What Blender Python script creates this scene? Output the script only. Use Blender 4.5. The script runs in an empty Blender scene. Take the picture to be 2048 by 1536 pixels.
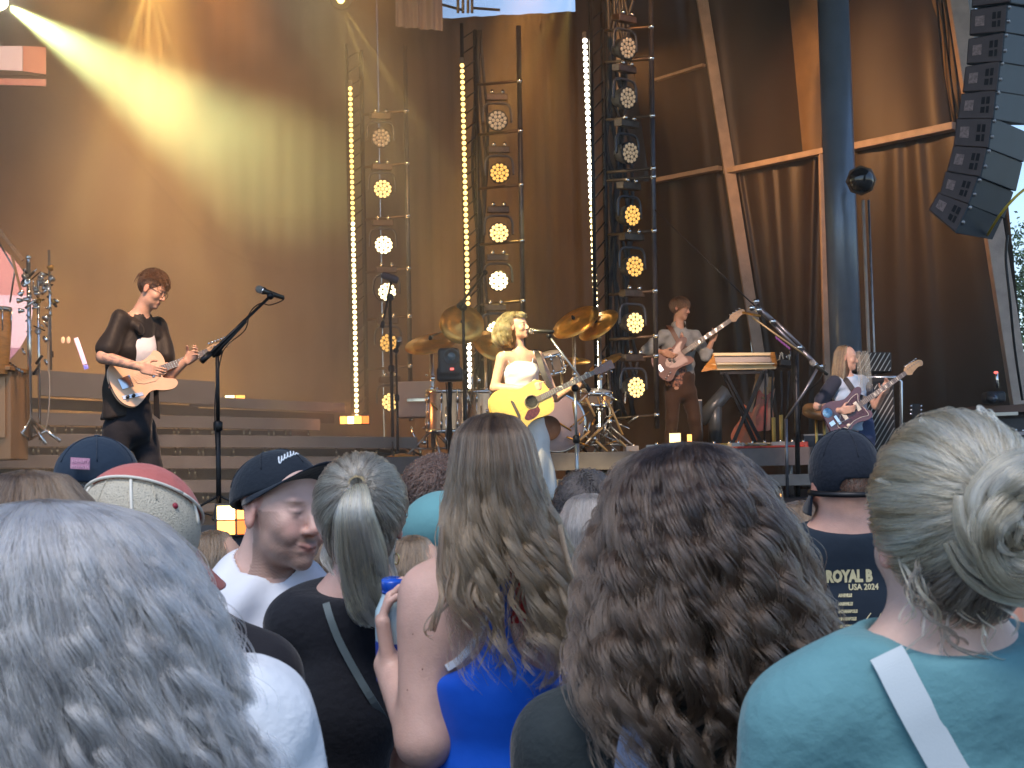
import bpy, bmesh, math, random
import numpy as np
from mathutils import Vector, Matrix
random.seed(7); RNG = np.random.default_rng(7)
S = bpy.context.scene
COL = S.collection
R = math.radians
# ------------------------------------------------------------------ camera
CAM = Vector((0, 0, 1.60)); FPX = 2958.0
PITCH, ROLL = R(3.52), R(1.3)
_F = Vector((0, math.cos(PITCH), math.sin(PITCH)))
_r0 = Vector((1, 0, 0)); _u0 = Vector((0, -math.sin(PITCH), math.cos(PITCH)))
_R = math.cos(ROLL)*_r0 - math.sin(ROLL)*_u0
_U = math.sin(ROLL)*_r0 + math.cos(ROLL)*_u0
cd = bpy.data.cameras.new('camera'); cam = bpy.data.objects.new('camera', cd); COL.objects.link(cam)
cd.sensor_width = 36.0; cd.lens = 36.0*FPX/2048; cd.clip_start = 0.05; cd.clip_end = 2000
cam.matrix_world = Matrix(((_R.x, _U.x, -_F.x, CAM.x), (_R.y, _U.y, -_F.y, CAM.y), (_R.z, _U.z, -_F.z, CAM.z), (0, 0, 0, 1)))
S.camera = cam
cd.dof.use_dof = True; cd.dof.focus_distance = 9.5; cd.dof.aperture_fstop = 19
# ------------------------------------------------------------------ world, sun, exposure
wd = bpy.data.worlds.new('World'); S.world = wd; wd.use_nodes = True
nt = wd.node_tree; nt.nodes.clear()
sky = nt.nodes.new('ShaderNodeTexSky'); sky.sky_type = 'NISHITA'; sky.sun_disc = False
SUN_EL, SUN_ROT = R(62), R(195)
sky.sun_elevation = SUN_EL; sky.sun_rotation = SUN_ROT; sky.air_density = 1.0; sky.dust_density = 0.6; sky.ozone_density = 2.2
bg = nt.nodes.new('ShaderNodeBackground'); bg.inputs['Strength'].default_value = 0.15
wo = nt.nodes.new('ShaderNodeOutputWorld'); nt.links.new(sky.outputs[0], bg.inputs[0]); nt.links.new(bg.outputs[0], wo.inputs[0])
sl = bpy.data.lights.new('sun', 'SUN'); sl.energy = 1.5; sl.angle = R(25); sl.color = (1, 0.93, 0.86)
so = bpy.data.objects.new('sun', sl); COL.objects.link(so)
_sd = Vector((math.sin(SUN_ROT)*math.cos(SUN_EL), math.cos(SUN_ROT)*math.cos(SUN_EL), math.sin(SUN_EL)))
so.rotation_euler = (-_sd).to_track_quat('-Z', 'Y').to_euler()
S.view_settings.view_transform = 'Standard'; S.view_settings.look = 'None'; S.view_settings.gamma = 1
S.view_settings.use_curve_mapping = False; S.view_settings.exposure = 0.75
cy = S.cycles
cy.use_denoising = True; cy.max_bounces = 6; cy.diffuse_bounces = 3; cy.glossy_bounces = 3; cy.transmission_bounces = 4
cy.volume_bounces = 0; cy.transparent_max_bounces = 8; cy.sample_clamp_indirect = 4; cy.caustics_reflective = False; cy.caustics_refractive = False
cy.volume_step_rate = 2.0; cy.volume_max_steps = 96; cy.use_adaptive_sampling = True; cy.adaptive_threshold = 0.02

def W(px, py, d):
    "world point seen at pixel (px,py) of the 2048x1536 photograph at depth d metres"
    return CAM + _F*d + _R*((px-1024)*d/FPX) + _U*((768-py)*d/FPX)
def V(*a): return Vector(a)
def lerp(a, b, t): return a + (b-a)*t
def zpx(px, z, d):
    "point at pixel column px, depth d and world height z"
    a = W(px, 0, d); b = W(px, 1536, d); t = (z-a.z)/(b.z-a.z); return a.lerp(b, t)
# ------------------------------------------------------------------ materials
_M = {}
def mat(name, col=(.5, .5, .5), rough=.6, metal=0., bump=0., bscale=60., var=0., vscale=8., emit=None, estr=0., attr=False,
        sheen=0., alpha=1., trans=0., sss=0., coat=0., stretch=(1, 1, 1), samp=True, spec=.5, col2=None):
    if name in _M: return _M[name]
    m = bpy.data.materials.new(name); m.use_nodes = True; nt = m.node_tree; N = nt.nodes; L = nt.links
    b = N['Principled BSDF']
    b.inputs['Base Color'].default_value = (*col, 1); b.inputs['Roughness'].default_value = rough; b.inputs['Metallic'].default_value = metal
    b.inputs['Specular IOR Level'].default_value = spec
    if sheen: b.inputs['Sheen Weight'].default_value = sheen; b.inputs['Sheen Roughness'].default_value = .4
    if alpha < 1: b.inputs['Alpha'].default_value = alpha
    if trans: b.inputs['Transmission Weight'].default_value = trans
    if coat: b.inputs['Coat Weight'].default_value = coat; b.inputs['Coat Roughness'].default_value = .12
    if sss:
        b.inputs['Subsurface Weight'].default_value = sss; b.inputs['Subsurface Radius'].default_value = (.012, .004, .002); b.inputs['Subsurface Scale'].default_value = .6
    if emit: b.inputs['Emission Color'].default_value = (*emit, 1); b.inputs['Emission Strength'].default_value = estr
    src = None
    if attr:
        a = N.new('ShaderNodeAttribute'); a.attribute_name = 'Col'; src = a.outputs['Color']
    tc = mp = None
    if var or bump:
        tc = N.new('ShaderNodeTexCoord'); mp = N.new('ShaderNodeMapping'); mp.inputs['Scale'].default_value = stretch
        L.new(tc.outputs['Object'], mp.inputs[0])
    if var:
        n = N.new('ShaderNodeTexNoise'); n.inputs['Scale'].default_value = vscale; n.inputs['Detail'].default_value = 5
        L.new(mp.outputs[0], n.inputs['Vector'])
        if col2 is None:
            mr = N.new('ShaderNodeMapRange'); mr.inputs['From Min'].default_value = .3; mr.inputs['From Max'].default_value = .7
            mr.inputs['To Min'].default_value = 1-var; mr.inputs['To Max'].default_value = 1+var
            L.new(n.outputs['Fac'], mr.inputs['Value'])
            vm = N.new('ShaderNodeVectorMath'); vm.operation = 'SCALE'
            if src is not None: L.new(src, vm.inputs[0])
            else: vm.inputs[0].default_value = col
            L.new(mr.outputs[0], vm.inputs['Scale']); src = vm.outputs[0]
        else:
            mx = N.new('ShaderNodeMix'); mx.data_type = 'RGBA'; mx.inputs['A'].default_value = (*col, 1); mx.inputs['B'].default_value = (*col2, 1)
            cr = N.new('ShaderNodeMapRange'); cr.inputs['From Min'].default_value = .5-.5*(1-var)-.02; cr.inputs['From Max'].default_value = .5+.5*(1-var)+.02
            L.new(n.outputs['Fac'], cr.inputs['Value']); L.new(cr.outputs[0], mx.inputs['Factor']); src = mx.outputs['Result']
    if src is not None: L.new(src, b.inputs['Base Color'])
    if bump:
        n2 = N.new('ShaderNodeTexNoise'); n2.inputs['Scale'].default_value = bscale; n2.inputs['Detail'].default_value = 4
        L.new(mp.outputs[0], n2.inputs['Vector'])
        bp = N.new('ShaderNodeBump'); bp.inputs['Strength'].default_value = bump; bp.inputs['Distance'].default_value = .01
        L.new(n2.outputs['Fac'], bp.inputs['Height']); L.new(bp.outputs[0], b.inputs['Normal'])
    if emit and not samp: m.cycles.emission_sampling = 'NONE'
    _M[name] = m; return m
# ------------------------------------------------------------------ object helpers
def setp(o, label=None, cat=None, group=None, kind=None):
    if label: o['label'] = label
    if cat: o['category'] = cat
    if group: o['group'] = group
    if kind: o['kind'] = kind
    return o
def root(name, label, cat, loc, group=None):
    o = bpy.data.objects.new(name, None); COL.objects.link(o); o.location = loc; o.empty_display_size = .1
    return setp(o, label, cat, group)
def _wloc(p):
    v = Vector((0, 0, 0))
    while p is not None: v = v + p.location; p = p.parent
    return v
def link(name, me, m, parent=None, label=None):
    o = bpy.data.objects.new(name, me)
    if m is not None: me.materials.append(m)
    COL.objects.link(o)
    if parent is not None:
        off = _wloc(parent); me.transform(Matrix.Translation(-off)); o.parent = parent
    if label: o['label'] = label
    return o
def npmesh(name, v, f, m, parent=None, smooth=True, col=None, label=None):
    me = bpy.data.meshes.new(name); v = np.asarray(v, dtype=np.float32)
    me.from_pydata(v.tolist() if len(v) < 5000 else v, [], f if isinstance(f, list) else f.tolist())
    me.update()
    if smooth: me.polygons.foreach_set('use_smooth', np.ones(len(me.polygons), dtype=bool))
    if col is not None:
        at = me.color_attributes.new('Col', 'FLOAT_COLOR', 'POINT'); c = np.ones((len(v), 4), dtype=np.float32); c[:, :3] = col
        at.data.foreach_set('color', c.ravel())
    return link(name, me, m, parent, label)
def frame_of(d, up=Vector((0, 0, 1))):
    d = d.normalized()
    if abs(d.dot(up)) > .98: up = Vector((0, 1, 0))
    x = d.cross(up).normalized(); return x, x.cross(d).normalized(), d
class MB:
    def __init__(s): s.v = []; s.f = []; s.sm = []
    def _add(s, vs, fs, sm=True):
        o = len(s.v); s.v += [Vector(p) for p in vs]; s.f += [tuple(i+o for i in f) for f in fs]; s.sm += [sm]*len(fs); return s
    def box(s, c, sz, M=None):
        c = Vector(c); M = M or Matrix.Identity(3)
        vs = [c + M @ Vector((x*sz[0]/2, y*sz[1]/2, z*sz[2]/2)) for x in (-1, 1) for y in (-1, 1) for z in (-1, 1)]
        return s._add(vs, [(0, 1, 3, 2), (4, 6, 7, 5), (0, 4, 5, 1), (2, 3, 7, 6), (0, 2, 6, 4), (1, 5, 7, 3)], False)
    def bar(s, a, b, w, h=None, up=Vector((0, 0, 1))):
        a = Vector(a); b = Vector(b); h = h or w; x, y, d = frame_of(b-a, up)
        M = Matrix((x, d, y)).transposed(); return s.box((a+b)/2, (w, (b-a).length, h), M)
    def tube(s, pts, r, n=8, caps=True):
        pts = [Vector(p) for p in pts]; k = len(pts); rs = list(r) if hasattr(r, '__len__') else [r]*k
        vs = []; x = None
        for i, p in enumerate(pts):
            d = (pts[min(i+1, k-1)] - pts[max(i-1, 0)])
            if d.length < 1e-9: d = Vector((0, 0, 1))
            d.normalize()
            if x is None: x, y, _ = frame_of(d)
            x = (x - d*x.dot(d)).normalized(); y = d.cross(x)
            for j in range(n):
                a = 2*math.pi*j/n; vs.append(p + (x*math.cos(a)+y*math.sin(a))*rs[i])
        fs = [(i*n+j, i*n+(j+1) % n, (i+1)*n+(j+1) % n, (i+1)*n+j) for i in range(k-1) for j in range(n)]
        if caps: fs += [tuple(range(n))[::-1], tuple((k-1)*n+j for j in range(n))]
        return s._add(vs, fs)
    def lathe(s, prof, o=(0, 0, 0), axis=Vector((0, 0, 1)), n=24):
        o = Vector(o); x, y, d = frame_of(Vector(axis)); vs = []
        for r, h in prof:
            for j in range(n):
                a = 2*math.pi*j/n; vs.append(o + d*h + (x*math.cos(a)+y*math.sin(a))*max(r, 1e-4))
        k = len(prof); fs = [(i*n+j, i*n+(j+1) % n, (i+1)*n+(j+1) % n, (i+1)*n+j) for i in range(k-1) for j in range(n)]
        return s._add(vs, fs)
    def prism(s, pts, o, ux, uy, t, bevel=0.):
        "outline pts (2d) in the plane ux,uy, thickness t along ux x uy"
        o = Vector(o); n = ux.cross(uy).normalized(); k = len(pts)
        c = Vector((sum(p[0] for p in pts)/k, sum(p[1] for p in pts)/k)); rings = []
        lay = [(0, bevel), (bevel, 0), (t-bevel, 0), (t, bevel)] if bevel else [(0, 0), (t, 0)]
        vs = []
        for h, ins in lay:
            for i, p in enumerate(pts):
                q = Vector(p)
                if ins:
                    e = (Vector(pts[(i+1) % k]) - Vector(pts[i-1])); e = Vector((-e.y, e.x)).normalized(); q = q + e*ins
                vs.append(o + ux*q.x + uy*q.y + n*h)
        fs = [tuple(range(k))[::-1], tuple((len(lay)-1)*k+i for i in range(k))]
        fs += [(l*k+i, l*k+(i+1) % k, (l+1)*k+(i+1) % k, (l+1)*k+i) for l in range(len(lay)-1) for i in range(k)]
        return s._add(vs, fs, False)
    def ell(s, c, r, M=None, nu=16, nv=10):
        c = Vector(c); M = M or Matrix.Identity(3); vs = []
        for i in range(nv+1):
            t = math.pi*i/nv
            for j in range(nu):
                a = 2*math.pi*j/nu; vs.append(c + M @ Vector((r[0]*math.sin(t)*math.cos(a), r[1]*math.sin(t)*math.sin(a), r[2]*math.cos(t))))
        return s._add(vs, [(i*nu+j, i*nu+(j+1) % nu, (i+1)*nu+(j+1) % nu, (i+1)*nu+j) for i in range(nv) for j in range(nu)])
    def build(s, name, m, parent=None, bevel=0., label=None, smooth=None):
        me = bpy.data.meshes.new(name); me.from_pydata(s.v, [], s.f); me.update()
        me.polygons.foreach_set('use_smooth', s.sm if smooth is None else [smooth]*len(s.f))
        bm = bmesh.new(); bm.from_mesh(me); bmesh.ops.recalc_face_normals(bm, faces=bm.faces); bm.to_mesh(me); bm.free()
        o = link(name, me, m, parent, label)
        if bevel:
            md = o.modifiers.new('b', 'BEVEL'); md.width = bevel; md.segments = 2; md.limit_method = 'ANGLE'
        return o
def smooth2d(pts, n=4, closed=True):
    "Catmull-Rom through 2d points"
    out = []; k = len(pts)
    for i in range(k if closed else k-1):
        g = lambda j: Vector(pts[j % k] if closed else pts[max(0, min(k-1, j))])
        p0, p1, p2, p3 = g(i-1), g(i), g(i+1), g(i+2)
        for a in range(n):
            t = a/n; out.append(tuple(.5*((2*p1) + (p2-p0)*t + (2*p0-5*p1+4*p2-p3)*t*t + (3*p1-p0-3*p2+p3)*t**3)))
    if not closed: out.append(tuple(pts[-1]))
    return out
from mathutils.bvhtree import BVHTree
def stick(px, py, objs, off=.002, d0=2.):
    "point on the front surface of objs under the photo's pixel"
    o_ = CAM; d_ = (W(px, py, d0)-CAM).normalized(); best = None
    for ob in (objs if isinstance(objs, (list, tuple)) else [objs]):
        k = ob.name
        if k not in _BV: wl = _wloc(ob); _BV[k] = BVHTree.FromPolygons([v.co+wl for v in ob.data.vertices], [tuple(q.vertices) for q in ob.data.polygons])
        h = _BV[k].ray_cast(o_, d_)
        if h[0] is not None and (best is None or h[3] < best[1]): best = (h[0]-d_*off, h[3])
    return best[0] if best else None
_BV = {}
def stick_dir(d_, objs, off=.002):
    for ob in objs:
        if ob.name not in _BV: stick(0, 0, ob)
        h = _BV[ob.name].ray_cast(CAM, d_)
        if h[0] is not None: return h[0]-d_*off
    return None
def copy_tree(o, parent=None):
    c = o.copy(); COL.objects.link(c)
    if parent is not None: c.parent = parent
    for ch in list(o.children): copy_tree(ch, c)
    return c
def text(name, body, size, o, ux, uy, m, parent, bold=0.0, ext=.0008, align='LEFT', shear=0., sx=1.):
    cu = bpy.data.curves.new(name, 'FONT'); cu.body = body; cu.size = size; cu.offset = bold; cu.extrude = ext; cu.align_x = align; cu.shear = shear; cu.resolution_u = 2
    t = bpy.data.objects.new('tmp', cu); COL.objects.link(t); bpy.context.view_layer.update()
    me = bpy.data.meshes.new_from_object(t.evaluated_get(bpy.context.evaluated_depsgraph_get())); bpy.data.objects.remove(t)
    n = ux.cross(uy)
    M = Matrix(((ux.x*sx, uy.x, n.x, o.x), (ux.y*sx, uy.y, n.y, o.y), (ux.z*sx, uy.z, n.z, o.z), (0, 0, 0, 1)))
    me.transform(M); return link(name, me, m, parent)
# ------------------------------------------------------------------ signed distance modelling of bodies and cloth
def _rot(M): return np.array(M, dtype=np.float32) if M is not None else None
def waves(amp, lam, seed=0, n=7, stretch=(1, 1, 1)):
    r = np.random.default_rng(seed); k = r.normal(size=(n, 3)); k /= np.linalg.norm(k, axis=1)[:, None]
    k = k*np.array(stretch)*(2*math.pi/lam)*r.uniform(.6, 1.5, (n, 1)); ph = r.uniform(0, 6.28, n)
    def f(P):
        o = 0
        for i in range(n): o = o + np.sin(P[0]*k[i, 0]+P[1]*k[i, 1]+P[2]*k[i, 2]+ph[i] + .8*np.sin(P[2]*k[i, 1]*.5+ph[i]))
        return amp*o/math.sqrt(n)
    return f
def prim_d(p, X, Y, Z):
    t = p[0]
    if t == 'c':
        a, b, r1, r2 = np.array(p[1]), np.array(p[2]), p[3], p[4]; ab = b-a; L2 = max(float(ab@ab), 1e-9)
        h = np.clip(((X-a[0])*ab[0]+(Y-a[1])*ab[1]+(Z-a[2])*ab[2])/L2, 0, 1)
        return np.sqrt((X-a[0]-h*ab[0])**2+(Y-a[1]-h*ab[1])**2+(Z-a[2]-h*ab[2])**2) - (r1+(r2-r1)*h)
    if t == 'o':   # capsule with an elliptical section: side axis s carries the wide radius
        a, b, (w1, t1), (w2, t2), s = np.array(p[1]), np.array(p[2]), p[3], p[4], np.array(p[5]); ab = b-a; L = max(float(np.sqrt(ab@ab)), 1e-6); u = ab/L
        s = s-u*(s@u); s /= np.linalg.norm(s); v = np.cross(u, s)
        x, y, z = X-a[0], Y-a[1], Z-a[2]; ax = x*u[0]+y*u[1]+z*u[2]; h = np.clip(ax/L, 0, 1); ex = ax-h*L
        w = w1+(w2-w1)*h; tt = t1+(t2-t1)*h
        q = np.sqrt(((x*s[0]+y*s[1]+z*s[2])/w)**2+((x*v[0]+y*v[1]+z*v[2])/tt)**2+(ex/np.minimum(w, tt))**2)
        return (q-1)*np.minimum(w, tt)
    if t == 'e':
        c, r, M = np.array(p[1]), p[2], _rot(p[3]); x, y, z = X-c[0], Y-c[1], Z-c[2]
        if M is not None: x, y, z = M[0, 0]*x+M[1, 0]*y+M[2, 0]*z, M[0, 1]*x+M[1, 1]*y+M[2, 1]*z, M[0, 2]*x+M[1, 2]*y+M[2, 2]*z
        k0 = np.sqrt((x/r[0])**2+(y/r[1])**2+(z/r[2])**2); k1 = np.sqrt((x/r[0]**2)**2+(y/r[1]**2)**2+(z/r[2]**2)**2)+1e-9
        return k0*(k0-1)/k1
    if t == 'b':
        c, r, M, rd = np.array(p[1]), p[2], _rot(p[3]), p[4]; x, y, z = X-c[0], Y-c[1], Z-c[2]
        if M is not None: x, y, z = M[0, 0]*x+M[1, 0]*y+M[2, 0]*z, M[0, 1]*x+M[1, 1]*y+M[2, 1]*z, M[0, 2]*x+M[1, 2]*y+M[2, 2]*z
        qx, qy, qz = abs(x)-r[0]+rd, abs(y)-r[1]+rd, abs(z)-r[2]+rd
        return np.sqrt(np.maximum(qx, 0)**2+np.maximum(qy, 0)**2+np.maximum(qz, 0)**2)+np.minimum(np.maximum(qx, np.maximum(qy, qz)), 0)-rd
    if t == 'p':
        c, n = np.array(p[1]), np.array(p[2]); n = n/np.linalg.norm(n); return (X-c[0])*n[0]+(Y-c[1])*n[1]+(Z-c[2])*n[2]
def prim_box(p):
    t = p[0]
    if t == 'c': m = max(p[3], p[4]); a, b = np.array(p[1]), np.array(p[2]); return np.minimum(a, b)-m, np.maximum(a, b)+m
    if t == 'o': m = max(p[3]+p[4]); a, b = np.array(p[1]), np.array(p[2]); return np.minimum(a, b)-m, np.maximum(a, b)+m
    if t in 'eb': m = max(p[2])*(1 if t == 'e' else 1.75); a = np.array(p[1]); return a-m, a+m
def sdf(prims, vox, disp=None):
    """prims: list of (op, k, prim); op '+' adds with blend radius k, '-' cuts, '&' keeps the half-space/inside"""
    lo = np.full(3, 1e9); hi = -lo
    for op, k, p in prims:
        if op == '+': a, b = prim_box(p); lo = np.minimum(lo, a); hi = np.maximum(hi, b)
    for op, k, p in prims:   # keep planes trim the grid
        if op == '&' and p[0] == 'p':
            n = np.array(p[2]); ax = int(np.argmax(abs(n)))
            if abs(n[ax])/np.linalg.norm(n) > .999:
                if n[ax] > 0: hi[ax] = min(hi[ax], p[1][ax]+3*vox)
                else: lo[ax] = max(lo[ax], p[1][ax]-3*vox)
    lo = lo-4*vox; hi = hi+4*vox; n = np.maximum(np.ceil((hi-lo)/vox).astype(int)+1, 4)
    ax = [(lo[i]+vox*np.arange(n[i])).astype(np.float32) for i in range(3)]
    F = np.full(n, .5, dtype=np.float32)
    for op, k, p in prims:
        if p[0] == 'p': i0 = [0]*3; i1 = list(n)
        else:
            a, b = prim_box(p); mg = k+5*vox
            i0 = [max(0, int((a[i]-mg-lo[i])/vox)) for i in range(3)]; i1 = [min(n[i], int((b[i]+mg-lo[i])/vox)+2) for i in range(3)]
            if op == '&': i0 = [0]*3; i1 = list(n)
        if any(i1[i] <= i0[i] for i in range(3)): continue
        sl_ = tuple(slice(i0[i], i1[i]) for i in range(3))
        X = ax[0][sl_[0]][:, None, None]; Y = ax[1][sl_[1]][None, :, None]; Z = ax[2][sl_[2]][None, None, :]
        d = prim_d(p, X, Y, Z).astype(np.float32); f = F[sl_]
        if op == '+':
            if k > 0: h = np.clip(.5+.5*(f-d)/k, 0, 1); F[sl_] = f*(1-h)+d*h-k*h*(1-h)
            else: F[sl_] = np.minimum(f, d)
        else:
            if op == '-': d = -d
            if k > 0: h = np.clip(.5-.5*(f-d)/k, 0, 1); F[sl_] = f*(1-h)+d*h+k*h*(1-h)
            else: F[sl_] = np.maximum(f, d)
    if disp is not None: F = F + disp((ax[0][:, None, None], ax[1][None, :, None], ax[2][None, None, :])).astype(np.float32)
    return nets(F, lo, vox)
def nets(F, lo, vox):
    I = F < 0; c = I[:-1, :-1, :-1].astype(np.int8)
    sh = [(i, j, k) for i in (0, 1) for j in (0, 1) for k in (0, 1)]
    n = F.shape; cs = [tuple(slice(o[a], n[a]-1+o[a]) for a in range(3)) for o in sh]
    cnt = sum(I[s].astype(np.int8) for s in cs); act = (cnt > 0) & (cnt < 8)
    idx = np.argwhere(act); vid = np.full(act.shape, -1, dtype=np.int32); vid[act] = np.arange(len(idx))
    acc = np.zeros((len(idx), 3)); w = np.zeros(len(idx))
    for a in sh:
        for ax_ in range(3):
            if a[ax_]: continue
            b = list(a); b[ax_] = 1
            fa = F[idx[:, 0]+a[0], idx[:, 1]+a[1], idx[:, 2]+a[2]]; fb = F[idx[:, 0]+b[0], idx[:, 1]+b[1], idx[:, 2]+b[2]]
            m = (fa < 0) != (fb < 0); t = np.where(m, fa/(fa-fb+1e-12), 0)
            q = np.tile(np.array(a, dtype=float), (len(idx), 1)); q[:, ax_] += t
            acc += q*m[:, None]; w += m
    V_ = (idx + acc/w[:, None])*vox + lo
    faces = []
    for ax_ in range(3):
        u, v = (ax_+1) % 3, (ax_+2) % 3
        s0 = [slice(None)]*3; s1 = [slice(None)]*3; s0[ax_] = slice(0, -1); s1[ax_] = slice(1, None)
        A, B = I[tuple(s0)], I[tuple(s1)]; ch = A != B
        e = np.argwhere(ch); e = e[(e[:, u] > 0) & (e[:, v] > 0) & (e[:, u] < act.shape[u]) & (e[:, v] < act.shape[v])]
        if not len(e): continue
        def g(du, dv):
            q = e.copy(); q[:, u] -= du; q[:, v] -= dv; return vid[q[:, 0], q[:, 1], q[:, 2]]
        f = np.stack([g(1, 1), g(0, 1), g(0, 0), g(1, 0)], 1); fl = ~A[e[:, 0], e[:, 1], e[:, 2]]
        f[fl] = f[fl][:, ::-1]; faces.append(f[(f >= 0).all(1)])
    return V_, np.concatenate(faces)
def sobj(name, prims, vox, m, parent=None, disp=None, col=None, label=None, relax=1):
    v, f = sdf(prims, vox, disp)
    for _ in range(relax):   # light Laplacian smoothing
        s_ = np.zeros_like(v); c_ = np.zeros(len(v))
        for i in range(4):
            np.add.at(s_, f[:, i], v[f[:, (i+1) % 4]]); np.add.at(c_, f[:, i], 1)
            np.add.at(s_, f[:, (i+1) % 4], v[f[:, i]]); np.add.at(c_, f[:, (i+1) % 4], 1)
        v = v*.5 + .5*s_/c_[:, None]
    return npmesh(name, v, f, m, parent, True, col(v) if callable(col) else col, label)
# ------------------------------------------------------------------ hair
def hairmat(name, c1=(.1, .07, .05), c2=(.2, .15, .1), rough=.35, tip=None):
    if name in _M: return _M[name]
    m = bpy.data.materials.new(name); m.use_nodes = True; nt = m.node_tree; N = nt.nodes; L = nt.links; N.clear()
    o = N.new('ShaderNodeOutputMaterial'); h = N.new('ShaderNodeBsdfHairPrincipled'); h.parametrization = 'COLOR'
    h.inputs['Roughness'].default_value = rough; h.inputs['Radial Roughness'].default_value = .5; h.inputs['Coat'].default_value = .0
    a = N.new('ShaderNodeAttribute'); a.attribute_name = 'tone'; hi = N.new('ShaderNodeHairInfo')
    mx = N.new('ShaderNodeMix'); mx.data_type = 'RGBA'; mx.inputs['A'].default_value = (*c1, 1); mx.inputs['B'].default_value = (*c2, 1)
    L.new(a.outputs['Fac'], mx.inputs['Factor']); src = mx.outputs['Result']
    if tip:
        m2 = N.new('ShaderNodeMix'); m2.data_type = 'RGBA'; L.new(src, m2.inputs['A']); m2.inputs['B'].default_value = (*tip, 1)
        mr = N.new('ShaderNodeMapRange'); mr.inputs['From Min'].default_value = .3; mr.inputs['From Max'].default_value = 1.; mr.inputs['To Max'].default_value = .8
        L.new(hi.outputs['Intercept'], mr.inputs['Value']); L.new(mr.outputs[0], m2.inputs['Factor']); src = m2.outputs['Result']
    L.new(src, h.inputs['Color']); L.new(h.outputs[0], o.inputs[0]); _M[name] = m; return m
def strands(name, P, r0, r1, m, parent, tone=None):
    "P (N,S,3) world positions"
    N_, S_ = P.shape[:2]; off = np.array(_wloc(parent)); cu = bpy.data.hair_curves.new(name); cu.add_curves([S_]*N_)
    cu.position_data.foreach_set('vector', (P-off).astype(np.float32).ravel())
    rad = cu.attributes.get('radius') or cu.attributes.new('radius', 'FLOAT', 'POINT')
    rr = np.tile(np.interp(np.linspace(0, 1, S_), [0, .6, 1], [r0, lerp(r0, r1, .4), r1]), N_).astype(np.float32); rad.data.foreach_set('value', rr)
    tn = cu.attributes.new('tone', 'FLOAT', 'POINT'); t = (RNG.random(N_) if tone is None else np.clip(tone, 0, 1))
    tn.data.foreach_set('value', np.repeat(t, S_).astype(np.float32))
    cu.materials.append(m); o = bpy.data.objects.new(name, cu); COL.objects.link(o); o.parent = parent; return o
def keyint(keys, s):
    "smooth interpolation of key rows over s in [0,1] by arc index"
    k = np.array(keys, dtype=float); x = np.linspace(0, 1, len(k)); n = 60; xs = np.linspace(0, 1, n)
    out = np.stack([np.interp(xs, x, k[:, j]) for j in range(k.shape[1])], 1)
    for _ in range(3): out[1:-1] = (out[:-2]+2*out[1:-1]+out[2:])/4
    return np.stack([np.interp(s, xs, out[:, j]) for j in range(k.shape[1])], -1)
def mane(c, keys, nlock, per, S=22, wave=.012, freq=3., curl=0., frizz=.003, clump=.7, lw=.12, smin=.75, smax=1., layer=(.82, 1.03), az=(0, 6.283), seed=1, wstart=.3, fly=.04, ax=None, fr=0.):
    """locks of hair running down a surface of revolution-like envelope. keys rows: (z, cx, rx, cy, ry) relative to c; ax = 3x3 axes"""
    r = np.random.default_rng(seed); n = nlock*per; lk = np.repeat(np.arange(nlock), per)
    a_l = r.uniform(az[0], az[1], nlock); k_l = r.uniform(layer[0], layer[1], nlock); e_l = r.uniform(smin, smax, nlock); ph = r.uniform(0, 6.28, nlock); fq = freq*r.uniform(.6, 1.5, nlock); ch = r.uniform(.4, 1.6, nlock); c2 = r.uniform(3, 9, nlock); am = r.uniform(.4, 1.3, nlock)
    dr_l = r.normal(0, .12, nlock); s0_l = r.uniform(0, .06, nlock)
    t = np.linspace(0, 1, S)[None, :]; s = s0_l[lk][:, None] + t*(e_l[lk]*r.uniform(.93, 1.0, n))[:, None]*(1-s0_l[lk])[:, None]
    K = keyint(keys, s); da = r.normal(0, lw, n)[:, None]; dk = r.normal(0, .035, n)[:, None]
    cl = 1-clump*np.clip(s, 0, 1)
    A = a_l[lk][:, None] + dr_l[lk][:, None]*s + da*cl
    kk = k_l[lk][:, None] + dk*cl
    g = np.clip((s-wstart)/(1-wstart), 0, 1)**.8
    p1 = ph[lk][:, None] + fq[lk][:, None]*6.283*s + da*2
    p1 = p1+ch[lk][:, None]*np.sin(c2[lk][:, None]*s+ph[lk][:, None]*1.7)
    wv = wave*am[lk][:, None]*g
    x = K[..., 1]+K[..., 2]*kk*np.cos(A); y = K[..., 3]+K[..., 4]*kk*np.sin(A); z = K[..., 0].copy()
    tx, ty = -np.sin(A), np.cos(A)
    x += tx*wv*np.sin(p1)+np.cos(A)*wv*(.5+curl)*np.cos(p1); y += ty*wv*np.sin(p1)+np.sin(A)*wv*(.5+curl)*np.cos(p1); z += wv*.5*np.cos(p1+.7)
    fz = frizz*(.3+g)
    for o_ in (x, y, z):
        o_ += fz*(np.sin(r.uniform(0, 6.28, n)[:, None]+s*r.uniform(10, 30, n)[:, None])) + fz*.6*np.sin(r.uniform(0, 6.28, n)[:, None]+s*r.uniform(30, 60, n)[:, None])
    fm = (r.random(n) < fly)[:, None]; ext = 1+.14*r.random(n)[:, None]*g*fm
    x = K[..., 1]+(x-K[..., 1])*ext; y = K[..., 3]+(y-K[..., 3])*ext
    P = np.stack([x, y, z], -1)
    if ax is not None: P = P @ np.array(ax)
    tone = (r.random(nlock)**1.3)[lk]*.9+r.random(n)*.25-.08
    return P + np.array(c), tone
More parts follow.
